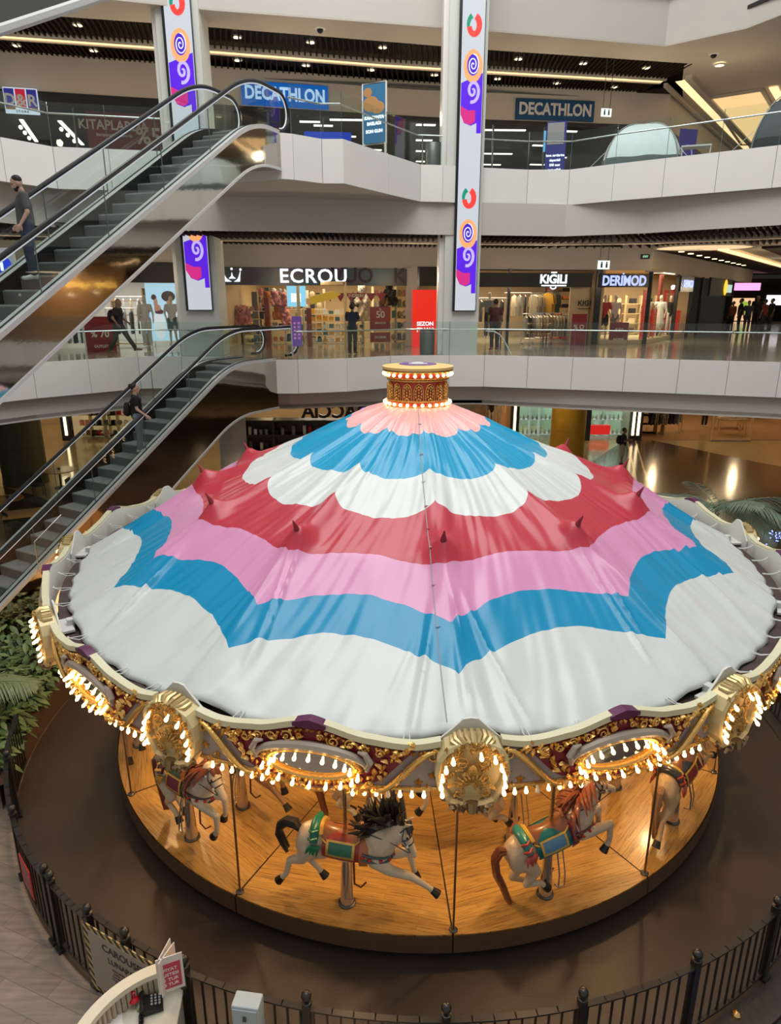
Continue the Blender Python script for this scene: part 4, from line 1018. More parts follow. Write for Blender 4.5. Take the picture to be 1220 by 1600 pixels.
# ---------------------------------------------------------------- iron fence round the ride
iron=mat('dark_grey_iron',(.055,.052,.05),.35,.75); RF=6.53
def fpos(az,z=0,r=RF): a=R(az); return Vector((CX+r*math.cos(a),CY+r*math.sin(a),z))
pm=MB(); pm.box((0,0,.5),(.075,.075,1.0)); pm.box((0,0,.02),(.13,.13,.04)); pm.lathe([(.05,1.0),(.05,1.02),(.02,1.03),(.02,1.045)],n=10); 
pmesh=pm.mesh('post_shaft',iron); bme=MB().ball((0,0,1.085),.05,12,8).mesh('ball_finial',iron,True)
def post(az,label,r=RF):
    t=thing('fence_post',label,'fence post',fpos(az,.06 if az>-119 and az<40 else .02,r),R(az),'iron fence posts round the ride'); link('shaft',pmesh,t); link('ball_finial',bme,t); return t
def panel(a0,a1,label,r=RF,bars=10,h=.98):
    m=(a0+a1)/2; t=thing('iron_fence',label,'fence panel',fpos(m,.04,r),R(m)+PI/2,'curved iron fence panels round the ride')
    def lp(az,z): 
        v=fpos(az,z,r)-fpos(m,0,r); c=math.cos(-(R(m)+PI/2)); s_=math.sin(-(R(m)+PI/2)); return Vector((v.x*c-v.y*s_,v.x*s_+v.y*c,z))
    e=.35
    for nm,z,wd in (('top_rail',h-.03,.03),('bottom_rail',.10,.02)):
        mb=MB(); pts=[lp(lerp(a0+e,a1-e,i/6),z) for i in range(7)]
        for i in range(6):
            a,b=pts[i],pts[i+1]; c=(a+b)/2; dd=b-a; mb.box((c.x,c.y,z),(dd.length+.01,wd*2,.018 if nm=='top_rail' else .03),rz=math.atan2(dd.y,dd.x))
        mb.build(nm,iron,t)
    bb=MB().box((0,0,(h+.07)/2),(.018,.018,h-.12)).mesh('bar',iron)
    for i in range(bars): link('bar',bb,t,loc=lp(lerp(a0,a1,(i+.5)/bars),0))
    return t
paz=[-112.2+11.43*i for i in range(0,13)]
words=['beside the ticket counter','left of the bottom centre','at the bottom centre','right of the bottom centre','toward the lower right','at the right edge of the photo']
for i,a in enumerate(paz): post(a,'dark iron fence post with ball top '+(words[i] if i<6 else 'behind the ride, %s beyond the photo edge'%ORD[i-6]))
for i in range(len(paz)-1): panel(paz[i],paz[i+1],'curved iron railing panel '+(('right of the post '+words[i]) if i<5 else 'right of the ride, %s beyond the photo edge'%ORD[i-5]),bars=10)
for a,l in ((-118.9,'dark iron post behind the hazard striped rules board'),(-124.3,'dark iron post at the left edge of the rules board'),(-130.9,'dark iron gate post with ball top, right one of the touching pair'),(-132.3,'dark iron gate post with ball top, left one of the touching pair'),(-143.6,'dark iron fence post at the left edge by the planter'),(-155,'dark iron fence post half hidden by planter leaves')): post(a,l,6.55 if a>-130 else 6.57)
panel(-130.9,-124.3,'open gate leaf of iron bars left of the rules board',6.57,6)
panel(-124.3,-112.6,'closed gate leaf of iron bars carrying the rules board',6.50,9)
panel(-143.6,-132.3,'curved iron railing panel carrying the small red sign',6.58,10); panel(-155,-143.6,'curved iron railing panel beside the leafy planter',6.58,10); panel(-166,-155,'curved iron railing panel at the left photo edge',6.6,10)
# red sign on the fence
def plate(name,label,cat,c,w_,h_,rz,m,th=.012,tilt=0):
    t=thing(name,label,cat,c,rz); mb=MB(); mb.box((0,0,0),(w_,th,h_)); mb.build('board',m,t); return t
a=R(-137.2); p=fpos(-137.2,.62,6.63)
sg=plate('fence_sign','small red sign with white text lines hanging on the iron fence at the left','sign',p,.42,.42,a+PI/2,mat('red_sign_plate',(.50,.035,.03),.4)); sg.rotation_euler=(0,0,a+PI/2)
for i in range(6): text(['DIKKAT','LUTFEN','KURALLARA','UYUNUZ','ATTENTION','PLEASE'][i],(0,-.008,.15-.06*i),.045,EM('sign_white',(.6,.55,.52),.05),sg,extrude=.001,bold=.01)
# rules board with hazard border
def hazard():
    m=bpy.data.materials.new('hazard_stripes'); m.use_nodes=True; nt=m.node_tree; b=nt.nodes['Principled BSDF']
    tc=nt.nodes.new('ShaderNodeTexCoord'); wv=nt.nodes.new('ShaderNodeTexWave'); wv.wave_type='BANDS'; wv.bands_direction='DIAGONAL'; wv.inputs['Scale'].default_value=5.5
    nt.links.new(tc.outputs['Object'],wv.inputs[0]); cr=nt.nodes.new('ShaderNodeValToRGB'); cr.color_ramp.interpolation='CONSTANT'; cr.color_ramp.elements[0].color=(.02,.02,.02,1); cr.color_ramp.elements[1].position=.5; cr.color_ramp.elements[1].color=(.50,.36,.12,1)
    nt.links.new(wv.outputs['Fac'],cr.inputs[0]); nt.links.new(cr.outputs[0],b.inputs['Base Color']); return m
A_=fpos(-124.1,0,6.63); B_=fpos(-113.6,0,6.62); mid=(A_+B_)/2; ang=math.atan2(B_.y-A_.y,B_.x-A_.x); wl=(B_-A_).length
rb=plate('rules_board','large rules board with black and yellow hazard border on the gate by the counter','sign',(mid.x,mid.y,.56),wl,.92,ang,hazard())
mb=MB(); mb.box((0,-.008,0),(wl-.16,.008,.78)); mb.build('paper_panel',mat('beige_printed_panel',(.36,.30,.24),.5),rb)
inkr=mat('dark_red_ink',(.16,.02,.02),.6); ink=mat('dark_ink',(.05,.04,.04),.6)
text('CAROUSEL',(0,-.014,.27),.13,ink,rb,extrude=.001); text('LUNAPARK',(0,-.014,.12),.10,ink,rb,extrude=.001)
for i in range(9): text(['KULLANIM KURALLARI','Lutfen sirada bekleyiniz','Cocuklar yetiskin ile biner','Yiyecek icecek getirmeyiniz','Emniyet kemeri takiniz','Tur bitene kadar inmeyiniz','Gorevlilere uyunuz','Keyifli turlar dileriz','Tesekkur ederiz'][i],(0,-.014,.02-.045*i),.04,inkr if i<2 else ink,rb,extrude=.001,bold=.0)
# ---------------------------------------------------------------- ticket counter
cx0,cy0=-1.98,4.39
cwht=mat('cream_counter_laminate',(.66,.62,.50),.3); cins=mat('beige_slatted_inside',(.45,.38,.28),.5)
t=thing('ticket_counter','round cream ticket counter in the bottom left corner, a phone on its inner shelf','counter',(cx0,cy0,0))
mb=MB(); mb.lathe([(.775,1.0),(.775,1.06),(.89,1.06),(.89,1.0),(.775,1.0)],n=40,a0=R(96),a1=R(245)); mb.build('counter_top',cwht,t,True)
mb=MB(); mb.lathe([(.85,0),(.85,1.0)],n=40,a0=R(96),a1=R(245)); mb.build('outer_wall',cwht,t,True)
mb=MB()
for i in range(40):
    a=R(lerp(99,243,i/39)); mb.cyl((.81*math.cos(a),.81*math.sin(a),.78),(.81*math.cos(a),.81*math.sin(a),1.0),.025,n=6)
mb.build('slatted_lining',cins,t,True)
mb=MB(); mb.lathe([(.0,.78),(.83,.78),(.83,.75),(0,.75)],n=40,a0=R(96),a1=R(245)); mb.build('work_shelf',mat('white_worktop',(.62,.58,.48),.35),t)
def tk(px,py,z): return gz(px,py,z)
p=tk(238,1572,.79)
t=thing('desk_telephone','black desk telephone with coiled cord on the counter shelf','telephone',p,R(20))
mb=MB(); mb.extr([(-.10,0),(.10,0),(.10,.03),(-.08,.07)],.17); mb.build('base',M['black'],t)
mb=MB(); mb.tube([(-.09,-.11,.09),(-.09,-.09,.10),(-.09,0,.105),(-.09,.09,.10),(-.09,.11,.09)],[.024,.026,.014,.026,.024],8); mb.build('handset',M['black'],t,True)
mb=MB(); mb.tube([(-.10-.02*math.sin(i*.5),-.10-.02*math.cos(i*.5)-.0012*i,.05+.01*math.sin(i*1.5)) for i in range(70)],.006,5); mb.build('coiled_cord',M['black'],t)
mb=MB()
for i in range(12): mb.box((.0+.035*(i%3),-.03+.03*(i//3),.062-.0065*(i%3)),(.02,.018,.012))
mb.build('keypad',mat('key_grey',(.3,.3,.3),.5),t)
p=tk(188,1566,.86); t=thing('red_plate','bright red plate standing against the slatted counter lining left of the phone','plate',p,R(50)); mb=MB(); mb.box((0,0,.06),(.26,.012,.12),rx=R(-20)); mb.build('plate',mat('bright_red_plastic',(.55,.015,.03),.3),t); mb=MB(); mb.lathe([(0,.0),(.05,.002),(.045,.012),(.015,.03),(.012,.06),(.02,.10),(0,.11)],(.10,-.08,0),14); mb.build('stamp',mat('bright_red_plastic'),t,True)
p=tk(222,1568,.79); mb=MB(); mb.box((0,0,0),(.12,.12,.03)); o=mb.build('note_tray',mat('green_tray',(.25,.36,.12),.4),loc=p,rot=(0,0,R(35))); tag(o,'small green framed note tray between the red plate and the phone','tray'); mb=MB(); mb.box((0,0,.017),(.09,.09,.006)); mb.build('notes',mat('pale_blue_paper',(.5,.6,.66),.6),o)
p=tk(172,1597,.79); mb=MB(); mb.box((0,0,.0),(.22,.16,.03)); o=mb.build('paper_pad',mat('white_paper',(.7,.7,.68),.6),loc=p,rot=(0,0,R(25))); tag(o,'white pad of paper at the bottom edge of the counter shelf','paper')
p=tk(262,1545,1.05); t=thing('leaflet_holder','white fold out display holder with a red price card on the counter rim','display',p,R(-25))
for i,(a_,c_) in enumerate(((R(105),'w'),(R(96),'w'),(R(48),'r'))):
    mb=MB(); mb.box((0,0,0),(.24,.008,.42)); o=mb.build('card',mat('white_card',(.68,.64,.60),.5),t,loc=(.045*i-.04,-.02*i+.05,.21),rot=(0,0,a_+PI)); 
    if c_=='r':
        mb=MB(); mb.box((0,-.006,-.02),(.19,.004,.30)); mb.box((0,.006,-.02),(.19,.004,.30)); mb.build('red_print',mat('pinkish_red_print',(.50,.05,.10),.5),o)
        for s_ in (0,1):
            for k in range(4): text(['FIYAT','LISTESI','1 TUR','5 TUR'][k],(0,-.010 if s_==0 else .010,.06-.06*k),.05,mat('white_print',(.75,.7,.7),.5),o,rz=0 if s_==0 else PI,extrude=.0005)
# grey control box
p=gz(388,1552,1.14); t=thing('control_box','pale blue grey metal control box standing at the fence beside the counter','control box',(p.x,p.y-.06,0),R(-8))
mb=MB(); mb.box((0,0,.88),(.26,.16,.52)); o=mb.build('housing',mat('blue_grey_metal',(.40,.47,.50),.4),t); bevel(o,.012); mb=MB(); mb.box((0,-.085,.9),(.23,.01,.42)); mb.build('door',mat('blue_grey_metal'),t)
mb=MB(); mb.box((.0,-.095,1.02),(.03,.02,.05)); mb.build('lock',M['darksteel'],t); mb=MB(); mb.cyl((0,0,0),(0,0,.65),.03); mb.build('stand_pole',iron,t)
# ---------------------------------------------------------------- people
skin1=mat('skin_tone',(.42,.25,.18),.5); skin2=mat('skin_tone_light',(.52,.33,.25),.5); skind=mat('skin_tone_dark',(.22,.13,.09),.5)
def hand(b,w,d,curl_=.5,side=1):
    "palm and five fingers from the wrist w pointing along d"
    w=Vector(w); d=Vector(d).normalized(); o=Vector((0,1,0)) if abs(d.y)<.8 else Vector((1,0,0)); o=(o-d*o.dot(d)).normalized(); f=d.cross(o).normalized()
    # o: towards/away from body, f: direction across the palm
    b.cap(w,w+d*.05,.026,.033); b.cap(w+d*.045-f*.018,w+d*.085-f*.02,.022,.016); b.cap(w+d*.045+f*.018,w+d*.085+f*.02,.022,.016); b.cap(w+d*.04,w+d*.088,.022,.018)
    for i,(off,l) in enumerate(((-.030,.066),(-.010,.078),(.010,.074),(.029,.058))):
        a=w+d*.088+f*off; m=a+d*l*.5+o*(-side*curl_*l*.18); e=m+d*l*.38+o*(-side*curl_*l*.42); b.cap(a,m,.0095,.009,6); b.cap(m,e,.009,.0075,6)
    a=w+d*.03-f*.03; m=a+d*.03-f*.026; b.cap(a,m,.013,.011,6); b.cap(m,m+d*.03-f*.006,.011,.009,6)
def head(b,c,fw,tilt=0):
    "c: base of skull/neck top; fw: facing angle in local frame"
    Rm=Matrix.Rotation(fw,3,'Z')@Matrix.Rotation(tilt,3,'Y'); c=Vector(c)
    q=lambda x,y,z: c+Rm@Vector((x,y,z))
    b.ell(q(.0,0,.125),(.098,.078,.105),Rm.to_4x4()); b.ell(q(.035,0,.06),(.065,.056,.07),Rm.to_4x4()); b.ell(q(.065,0,.015),(.035,.035,.028),Rm.to_4x4())
    b.cap(q(.088,0,.115),q(.112,0,.075),.010,.016,8); b.ell(q(.082,0,.04),(.022,.028,.014),Rm.to_4x4())
    for s in (-1,1):
        b.ell(q(-.005,s*.08,.09),(.022,.010,.032),Rm.to_4x4()); b.ell(q(.075,s*.035,.135),(.02,.022,.010),Rm.to_4x4()); b.ell(q(.06,s*.045,.085),(.022,.018,.02),Rm.to_4x4())
    return q,Rm
def person(P,loc,rz,label,group=None):
    t=thing('person',label,'person',loc,rz,group); sc=P.get('scale',1)
    root=bpy.data.objects.new('x',None)
    b=Blob(); sh,hp=P['sh'],P['hip']; nk=Vector(P['neck']); 
    SW=P.get('sw',.19); HWd=P.get('hw',.095)
    b.cap(nk+Vector((-.02,0,-.10)),nk+Vector((.01,0,.02)),.058,.055); q,Rm=head(b,nk+Vector((.01,0,.02)),P.get('face',0),P.get('tilt',0))
    tor=Vector(P['chest']); pel=Vector(P['pelvis'])
    b.ell(tor,(.115,.165,.19)); b.cap(tor,pel,.12,.125,14); b.ell(pel,(.125,.16,.13)); b.cap(nk+Vector((-.02,0,-.09)),tor,.07,.12,12)
    limbs=[]
    for s,key in ((1,'L'),(-1,'R')):
        S_,E_,W_=[Vector(v) for v in P['arm'+key]]
        b.cap(tor+Vector((-.01,s*.08,.10)),S_,.075,.058); b.cap(S_,E_,.050,.040); b.cap(E_,W_,.040,.026); hand(b,W_,(W_-E_) if 'hand'+key not in P else P['hand'+key],P.get('curl',.6),s)
        H_,K_,A_,T_=[Vector(v) for v in P['leg'+key]]
        b.cap(H_,K_,.088,.056,12); b.cap(K_,A_,.056,.040,12); b.cap(A_,T_,.036,.03)
    body=link('body',b.mesh('body',P['skin'],.0085,4),t)
    # clothes
    c=Blob(); c.ell(tor+Vector((0,0,-.01)),(.135,.185,.20)); c.cap(tor,pel+Vector((0,0,P.get('hem',.0))),.14,.148,14); c.ell(pel+Vector((0,0,P.get('hem',.0))),(.145,.18,.10)); c.cap(nk+Vector((-.025,0,-.085)),tor,.082,.13,12)
    for s,key in ((1,'L'),(-1,'R')):
        S_,E_,W_=[Vector(v) for v in P['arm'+key]]; k=P.get('sleeve',.62); c.cap(tor+Vector((-.01,s*.08,.10)),S_,.09,.072); c.cap(S_,S_.lerp(E_,k),.070,.064)
    link('shirt',c.mesh('shirt',P['top'],.012,4),t)
    c=Blob(); c.ell(pel+Vector((0,0,-.03)),(.135,.172,.12))
    for s,key in ((1,'L'),(-1,'R')):
        H_,K_,A_,T_=[Vector(v) for v in P['leg'+key]]; w_=P.get('leg',1)
        if P.get('shorts'): c.cap(H_,K_.lerp(H_,.05),.105*w_,.085*w_,12)
        else: c.cap(H_,K_,.105*w_,.075*w_,12); c.cap(K_,A_+(K_-A_)*.08,.074*w_,.062*w_,12)
    link('trousers',c.mesh('trousers',P['bottom'],.012,4),t)
    for s,key in ((1,'L'),(-1,'R')):
        H_,K_,A_,T_=[Vector(v) for v in P['leg'+key]]; c=Blob(); d=(T_-A_); d.normalize()
        heel=A_+Vector((-.04,0,-.03)); c.cap(A_+Vector((-.02,0,-.01)),T_,.050,.038); c.cap(heel,A_,.045,.048); c.cap(T_,T_+Vector((.05,0,0)),.038,.03)
        o=link('shoe',c.mesh('shoe',P['shoe'],.012,3),t)
    # hair
    if P.get('hair'):
        c=Blob(); 
        for x,y,z,rx_,ry_,rz_ in P.get('hairshape',[(-.025,0,.145,.10,.086,.10)]): c.ell(q(x,y,z),(rx_,ry_,rz_),Rm.to_4x4())
        link('hair',c.mesh('hair',P['hair'],.01,2),t)
    mb=MB()
    for s in (-1,1): mb.ball(q(.086,s*.034,.118),.010,8,5,(1,1,.7)); 
    mb.build('eyes',eye,t)
    if P.get('beard'):
        c=Blob(); c.ell(q(.06,0,.03),(.045,.05,.045),Rm.to_4x4()); c.ell(q(.03,0,.045),(.05,.064,.04),Rm.to_4x4()); link('beard',c.mesh('beard',P['beard'],.01,2),t)
    if P.get('bag'):
        c=Blob(); bl=P['bagpos']; c.ell(Vector(bl),P['bagsize']); c.cap(Vector(bl)+Vector((0,0,-.1)),Vector(bl)+Vector((0,0,.1)),P['bagsize'][0],P['bagsize'][0]*.8); link('backpack',c.mesh('backpack',P['bag'],.014,3),t)
        mb=MB()
        for s in (-1,1): mb.tube([Vector(bl)+Vector((.05,s*.09,.14)),tor+Vector((0,s*.11,.20)),tor+Vector((.13,s*.12,.05)),tor+Vector((.05,s*.15,-.18))],.014,6)
        mb.build('bag_straps',P['bag'],t)
    t.scale=(sc,)*3
    return t
def stand(fwd=0,x=0): pass
jean=mat('blue_jeans',(.035,.05,.085),.8,var=.2); gry=mat('grey_tshirt',(.085,.09,.09),.85); blkc=mat('black_fabric',(.012,.012,.014),.85); jl=mat('pale_jeans',(.16,.20,.23),.8); brs=mat('brown_shoes',(.13,.055,.025),.5); whs=mat('white_sneakers',(.55,.54,.5),.5); hairk=mat('black_brown_hair',(.02,.014,.01),.6); bei=mat('beige_shorts',(.36,.31,.25),.8); navy=mat('navy_fabric',(.02,.028,.05),.85)
base=dict(neck=(0,0,1.50),chest=(0,0,1.28),pelvis=(0,0,.96),sh=0,hip=0,
 armL=[(0,.19,1.42),(-.02,.24,1.14),(.06,.23,.89)],armR=[(0,-.19,1.42),(-.02,-.24,1.14),(.06,-.23,.89)],
 legL=[(0,.09,.93),(.02,.10,.51),(-.01,.10,.09),(.12,.11,.04)],legR=[(0,-.09,.93),(.02,-.10,.51),(-.01,-.10,.09),(.12,-.11,.04)])
# man on the upper escalator, looking down, facing down the escalator a little towards the camera
hp=at(44,429,11.6)
def on_esc(E,x,y,dz=0):
    K=.75; z=-T30*x-.085; m=E.matrix_basis if False else Matrix.Translation(E.location)@Matrix.Rotation(E.rotation_euler.z,4,'Z'); return m@Vector((x,y,z+dz))
p=on_esc(E2,5.90,-.82)
person(dict(base,skin=skin2,top=gry,bottom=jean,shoe=whs,hair=hairk,beard=hairk,tilt=R(24),sleeve=.7,leg=1.12,scale=.90,hairshape=[(-.02,0,.155,.092,.082,.085)],
 armL=[(0,.20,1.41),(-.03,.26,1.13),(.10,.25,.93)],armR=[(0,-.20,1.41),(-.05,-.25,1.13),(.12,-.18,.95)]),(p.x,p.y,p.z),PI+R(69.5)-R(40),'man in grey t-shirt and blue jeans riding the upper escalator, looking down')
p=on_esc(E1,3.15,-.36)
person(dict(base,skin=skin2,top=blkc,bottom=jl,shoe=whs,hair=hairk,tilt=R(4),sleeve=.55,leg=1.1,scale=.96,hairshape=[(-.03,0,.15,.098,.086,.095),(-.11,0,.17,.05,.05,.05)],
 armR=[(0,-.18,1.40),(.03,-.21,1.13),(.22,-.25,.98)],bag=blkc,bagpos=(-.22,.02,1.12),bagsize=(.09,.13,.15)),(p.x,p.y,p.z),R(61)-R(45),'woman in black top and pale jeans standing on the lower escalator, small black backpack')
# walking man on the middle level
w_=gz(190,553,5.6)
person(dict(base,neck=(.06,0,1.48),chest=(.03,0,1.27),pelvis=(0,0,.94),skin=skind,top=blkc,bottom=mat('charcoal_trousers',(.035,.035,.03),.8),shoe=brs,hair=None,sleeve=.6,leg=1.05,
 armL=[(.02,.19,1.40),(.02,.25,1.13),(.22,.27,.98)],armR=[(.02,-.19,1.40),(-.06,-.25,1.14),(.10,-.28,.95)],
 legL=[(.02,.09,.92),(.22,.10,.54),(.46,.10,.16),(.60,.10,.14)],legR=[(-.02,-.09,.92),(-.10,-.10,.50),(-.34,-.10,.12),(-.22,-.10,.05)],
 bag=blkc,bagpos=(-.20,0,1.20),bagsize=(.12,.16,.20)),(w_.x,w_.y,5.6),R(-4),'bald man in black with a backpack striding right on the middle level')
w_=Vector((-1.25,23.3,5.6))
person(dict(base,skin=skind,top=navy,bottom=mat('charcoal_trousers'),shoe=M['dark'],hair=hairk,hairshape=[(-.02,0,.14,.11,.095,.11),(-.08,0,.19,.06,.06,.05)],scale=.90,armL=[(0,.18,1.41),(.06,.25,1.18),(.22,.12,1.16)],armR=[(0,-.18,1.41),(.06,-.25,1.18),(.22,-.12,1.16)]),(w_.x,w_.y,5.6),R(75),'person in dark clothes with hair in a bun standing before the toy shop window')
w_=gz(781,552,5.6)+Vector((0,1.4,0))
person(dict(base,skin=skind,top=mat('dark_maroon_top',(.06,.02,.02),.8),bottom=M['dark'],shoe=mat('red_shoes',(.3,.03,.04),.6),hair=hairk,scale=.98),(w_.x*1.0,w_.y,5.6),R(100),'person in dark clothes standing right of the right column before the menswear shop')
w_=gz(970,727,0)
person(dict(base,skin=skind,top=blkc,bottom=bei,shoe=M['dark'],hair=hairk,shorts=True,scale=.99,armL=[(0,.19,1.42),(.06,.22,1.16),(.28,.14,1.18)],armR=[(0,-.19,1.42),(.06,-.22,1.16),(.28,-.12,1.20)],bag=blkc,bagpos=(-.20,0,1.20),bagsize=(.12,.15,.2)),(w_.x,w_.y,.008),R(-20),'person with a black backpack and beige shorts standing on the ground floor at right')
for i,(px,py,hh,c_,lb) in enumerate([(1140,516,1.55,mat('orange_shirt',(.35,.12,.04),.8),'in an orange top'),(1152,517,1.7,blkc,'in black'),(1164,518,1.6,navy,'in a navy top'),(1177,516,1.85,blkc,'tall, in black'),(1189,518,1.65,mat('dark_red_shirt',(.14,.02,.02),.8),'in a dark red top'),(1200,516,1.7,blkc,'in black by the far shop')]):
    w_=gz(px,py+2,5.6); w_=Vector((w_.x*.8,w_.y*.8,5.6)) if w_.y>44 else w_
    person(dict(base,skin=skind,top=c_,bottom=M['dark'],shoe=M['dark'],hair=hairk,scale=hh/1.72),(w_.x,w_.y,5.6),R([200,150,260,240,120,180][i]),'distant visitor '+lb+', '+['first','second','third','fourth','fifth','sixth'][i]+' from the left in the far corridor','visitors in the far corridor')
# ---------------------------------------------------------------- shops
def onf(px,py,d=0):
    "point where the sight line meets the shop front line shifted back by d"
    Y=27.5
    for _ in range(12):
        p=at(px,py,Y); Y=fy(p.x)+d
    return p
def fang(x): return math.atan2(fy(x+.05)-fy(x-.05),.1)
def sign_board(name,label,cat,px0,py0,px1,py1,m,d=-.06,th=.08,ref=None):
    a=onf(px0,py0,d); b=onf(px1,py1,d); c=onf((px0+px1)/2,(py0+py1)/2,d); w_=math.hypot(b.x-a.x,b.y-a.y); h_=abs(a.z-b.z)
    an=math.atan2(b.y-a.y,b.x-a.x); t=thing(name,label,cat,c,an); mb=MB(); mb.box((0,0,0),(w_,th,h_)); mb.build('panel',m,t); return t,w_,h_
wl_=EM('white_letter_light',(.86,.93,1),1.5); gl_=mat('grey_white_letter',(.62,.62,.62),.4)
# level 2 signs
FAC1=list(FAC); FAC[:]=FAC2
tD1,w_,h_=sign_board('shop_sign','blue sports shop sign at the upper left, lit white letters, partly behind the escalator rail','sign',377,126,514,172,EM('sign_blue',(.0,.11,.45),.75))
text('DECATHLON',(0,-.06,0),h_*.78,EM('pale_blue_white',(.42,.62,.85),.95),tD1,extrude=.01,bold=.03,sx=w_*.9/ (h_*.78*5.85))
tD2,w_,h_=sign_board('shop_sign','dark blue unlit sports shop sign at the upper right, grey letters','sign',807,154,927,191,mat('sign_dark_blue',(.0,.055,.16),.5))
text('DECATHLON',(0,-.06,0),h_*.80,gl_,tD2,extrude=.01,bold=.03,sx=w_*.9/(h_*.80*5.85))
tR,w_,h_=sign_board('shop_sign','square book shop sign with blue and red panels at the far upper left','sign',4,136,63,180,EM('sign_white_back',(.62,.72,.85),.8),d=-.3)
for i,(c_,tx) in enumerate((((.02,.02,.20),'D'),((.42,.01,.04),'&'),((.02,.02,.20),'R'))):
    x=w_*(-.33+.33*i); mb=MB(); mb.box((x,-.05,h_*.10),(w_*.29,.02,h_*.70)); mb.build('colour_panel',EM('dr_panel_%d'%(i%2),c_,.9),tR)
    text(tx,(x,-.07,h_*.0),h_*.62,gl_,tR,bold=.02); 
    if i!=1:
        mb=MB(); mb.box((x,-.052,-h_*.30),(w_*.28,.02,h_*.10)); mb.build('gold_strip',mat('gold_strip',(.35,.25,.10),.5),tR)
text('S T O R E',(0,-.05,-h_*.42),h_*.12,mat('ink_dark',(.05,.05,.08),.5),tR)
# black fascia over shop fronts, as boxes following the facade
def fascia(px0,px1,pyt,pyb,name,m,d=-.02,z0=None,z1=None,split=1):
    a=onf(px0,pyt,d); b=onf(px1,pyt,d); lo=onf((px0+px1)/2,pyb,d).z; hi=onf((px0+px1)/2,pyt,d).z
    if z0 is not None: lo=z0
    if z1 is not None: hi=z1
    mb=MB(); an=math.atan2(b.y-a.y,b.x-a.x); c=(a+b)/2; mb.box((c.x,c.y,(lo+hi)/2),(math.hypot(b.x-a.x,b.y-a.y),.10,hi-lo),rz=an)
    return structure(mb,name,m)
fascia(-80,250,155,172,'trim_upper_left_fascia',M['black'],z1=13.92,z0=13.5)
fascia(318,700,190,200,'trim_upper_header_left',M['dark'],z1=13.86,z0=13.7); fascia(740,990,195,205,'trim_upper_header_right',M['dark'],z1=13.86,z0=13.7)
for i,px in enumerate((120,330,420,505,600,660,770,850,960)):
    a=onf(px,220); mb=MB(); mb.bx(a.x-.03,a.x+.03,a.y-.03,a.y+.03,L2,13.8); structure(mb,'trim_upper_mullion_%d'%(i+1),M['darksteel'])
def shopbox(x0,x1,zf,zc,depth,name,wallm,power,col,floorm=None,lampx=None,back=True):
    y0,y1=fy(x0),fy(x1); mb=MB(); ym=max(y0,y1)
    if back: mb.bx(x0-.1,x1+.1,ym+depth,ym+depth+.1,zf,zc)
    mb.bx(x0-.12,x0,y0+.05,ym+depth,zf,zc); mb.bx(x1,x1+.12,y1+.05,ym+depth,zf,zc); structure(mb,'wall_'+name,wallm)
    mb=MB(); mb.prism([(x0,y0+.12),(x1,y1+.12),(x1,ym+depth),(x0,ym+depth)],zc-.02,zc); structure(mb,'ceiling_'+name,wallm)
    if power: area(name+'_ceiling_light',((x0+x1)/2,ym+depth*.4,zc-.06),min(3,(x1-x0)*.7),power,col,size_y=depth*.6)
def pane(name,x0,x1,z0,z1,n):
    mb=MB(); mb.add([(x0,fy(x0),z0),(x1,fy(x1),z0),(x1,fy(x1),z1),(x0,fy(x0),z1)],[(0,1,2,3)]); structure(mb,'window_%d'%n,M['shopglass'])
dk=mat('dark_shop_wall',(.05,.05,.05),.7); wm=mat('warm_shop_wall',(.58,.44,.27),.7); wh=mat('white_shop_wall',(.62,.62,.58),.6)
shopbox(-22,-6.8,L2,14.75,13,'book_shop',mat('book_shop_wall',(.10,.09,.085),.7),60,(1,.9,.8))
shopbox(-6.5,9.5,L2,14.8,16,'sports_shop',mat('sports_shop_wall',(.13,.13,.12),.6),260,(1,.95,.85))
# linear ceiling lamps inside the sports and book shops
def tube_lamp(a,b,label,group=None):
    c=(a+b)/2; d=b-a; t=thing('linear_lamp',label,'ceiling lamp',c,math.atan2(d.y,d.x),group)
    mb=MB(); mb.box((0,0,0),(d.length,.16,.05)); mb.build('tube',M['lampn'],t); mb=MB(); mb.box((0,0,.04),(d.length+.05,.2,.04)); mb.build('housing',M['dark'],t)
for i,(x0,x1,y) in enumerate([(752,821,203),(754,800,240),(753,782,257),(828,852,209) if False else (881,901,205),(876,899,246),(832,850,227),(828,850,257),(650,680,195),(650,675,219),(650,668,236),(650,665,252),(515,570,187),(540,556,213),(490,520,196),(468,500,190),(580,596,234)]):
    zz=14.6; a=gz(x0,y,zz); b=gz(x1,y+.6,zz); tube_lamp(a,b,'bright linear ceiling lamp in the sports shop, %s'%['left of the blue poster stand, top','left of the poster stand, second','left of the poster stand, lowest','right of the poster stand, top','right of the poster stand, lower','behind the poster stand, middle','behind the poster stand, bottom','just left of the right column, top','just left of the right column, second','just left of the right column, third','just left of the right column, lowest','left of the hanging poster frame','low behind the blue box','above the blue box at left','beside the escalator top','below the hanging poster frame'][i],'linear lamps in the sports shop')
for i,((x0,y0),(x1,y1)) in enumerate([((33,187),(57,221)),((93,189),(129,226)),((185,203),(207,231))]):
    tube_lamp(gz(x0,y0,14.5),gz(x1,y1,14.5),'slanting row lamp in the dark book shop, %s'%['below the square sign','middle one','behind the red banner'][i],'row lamps in the book shop')
    for k in range(3):
        p=gz(lerp(x0,x1,.3+.28*k)-8,lerp(y0,y1,.35+.25*k),14.45); o=MB().ball((0,0,0),.09,8,6).build('spot_lamp',M['lampn'],loc=p); tag(o,'small bright spotlight, %s beside the %s row lamp of the book shop'%(ORD[k],['left','middle','right'][i]),'spotlight','spotlights in the book shop')
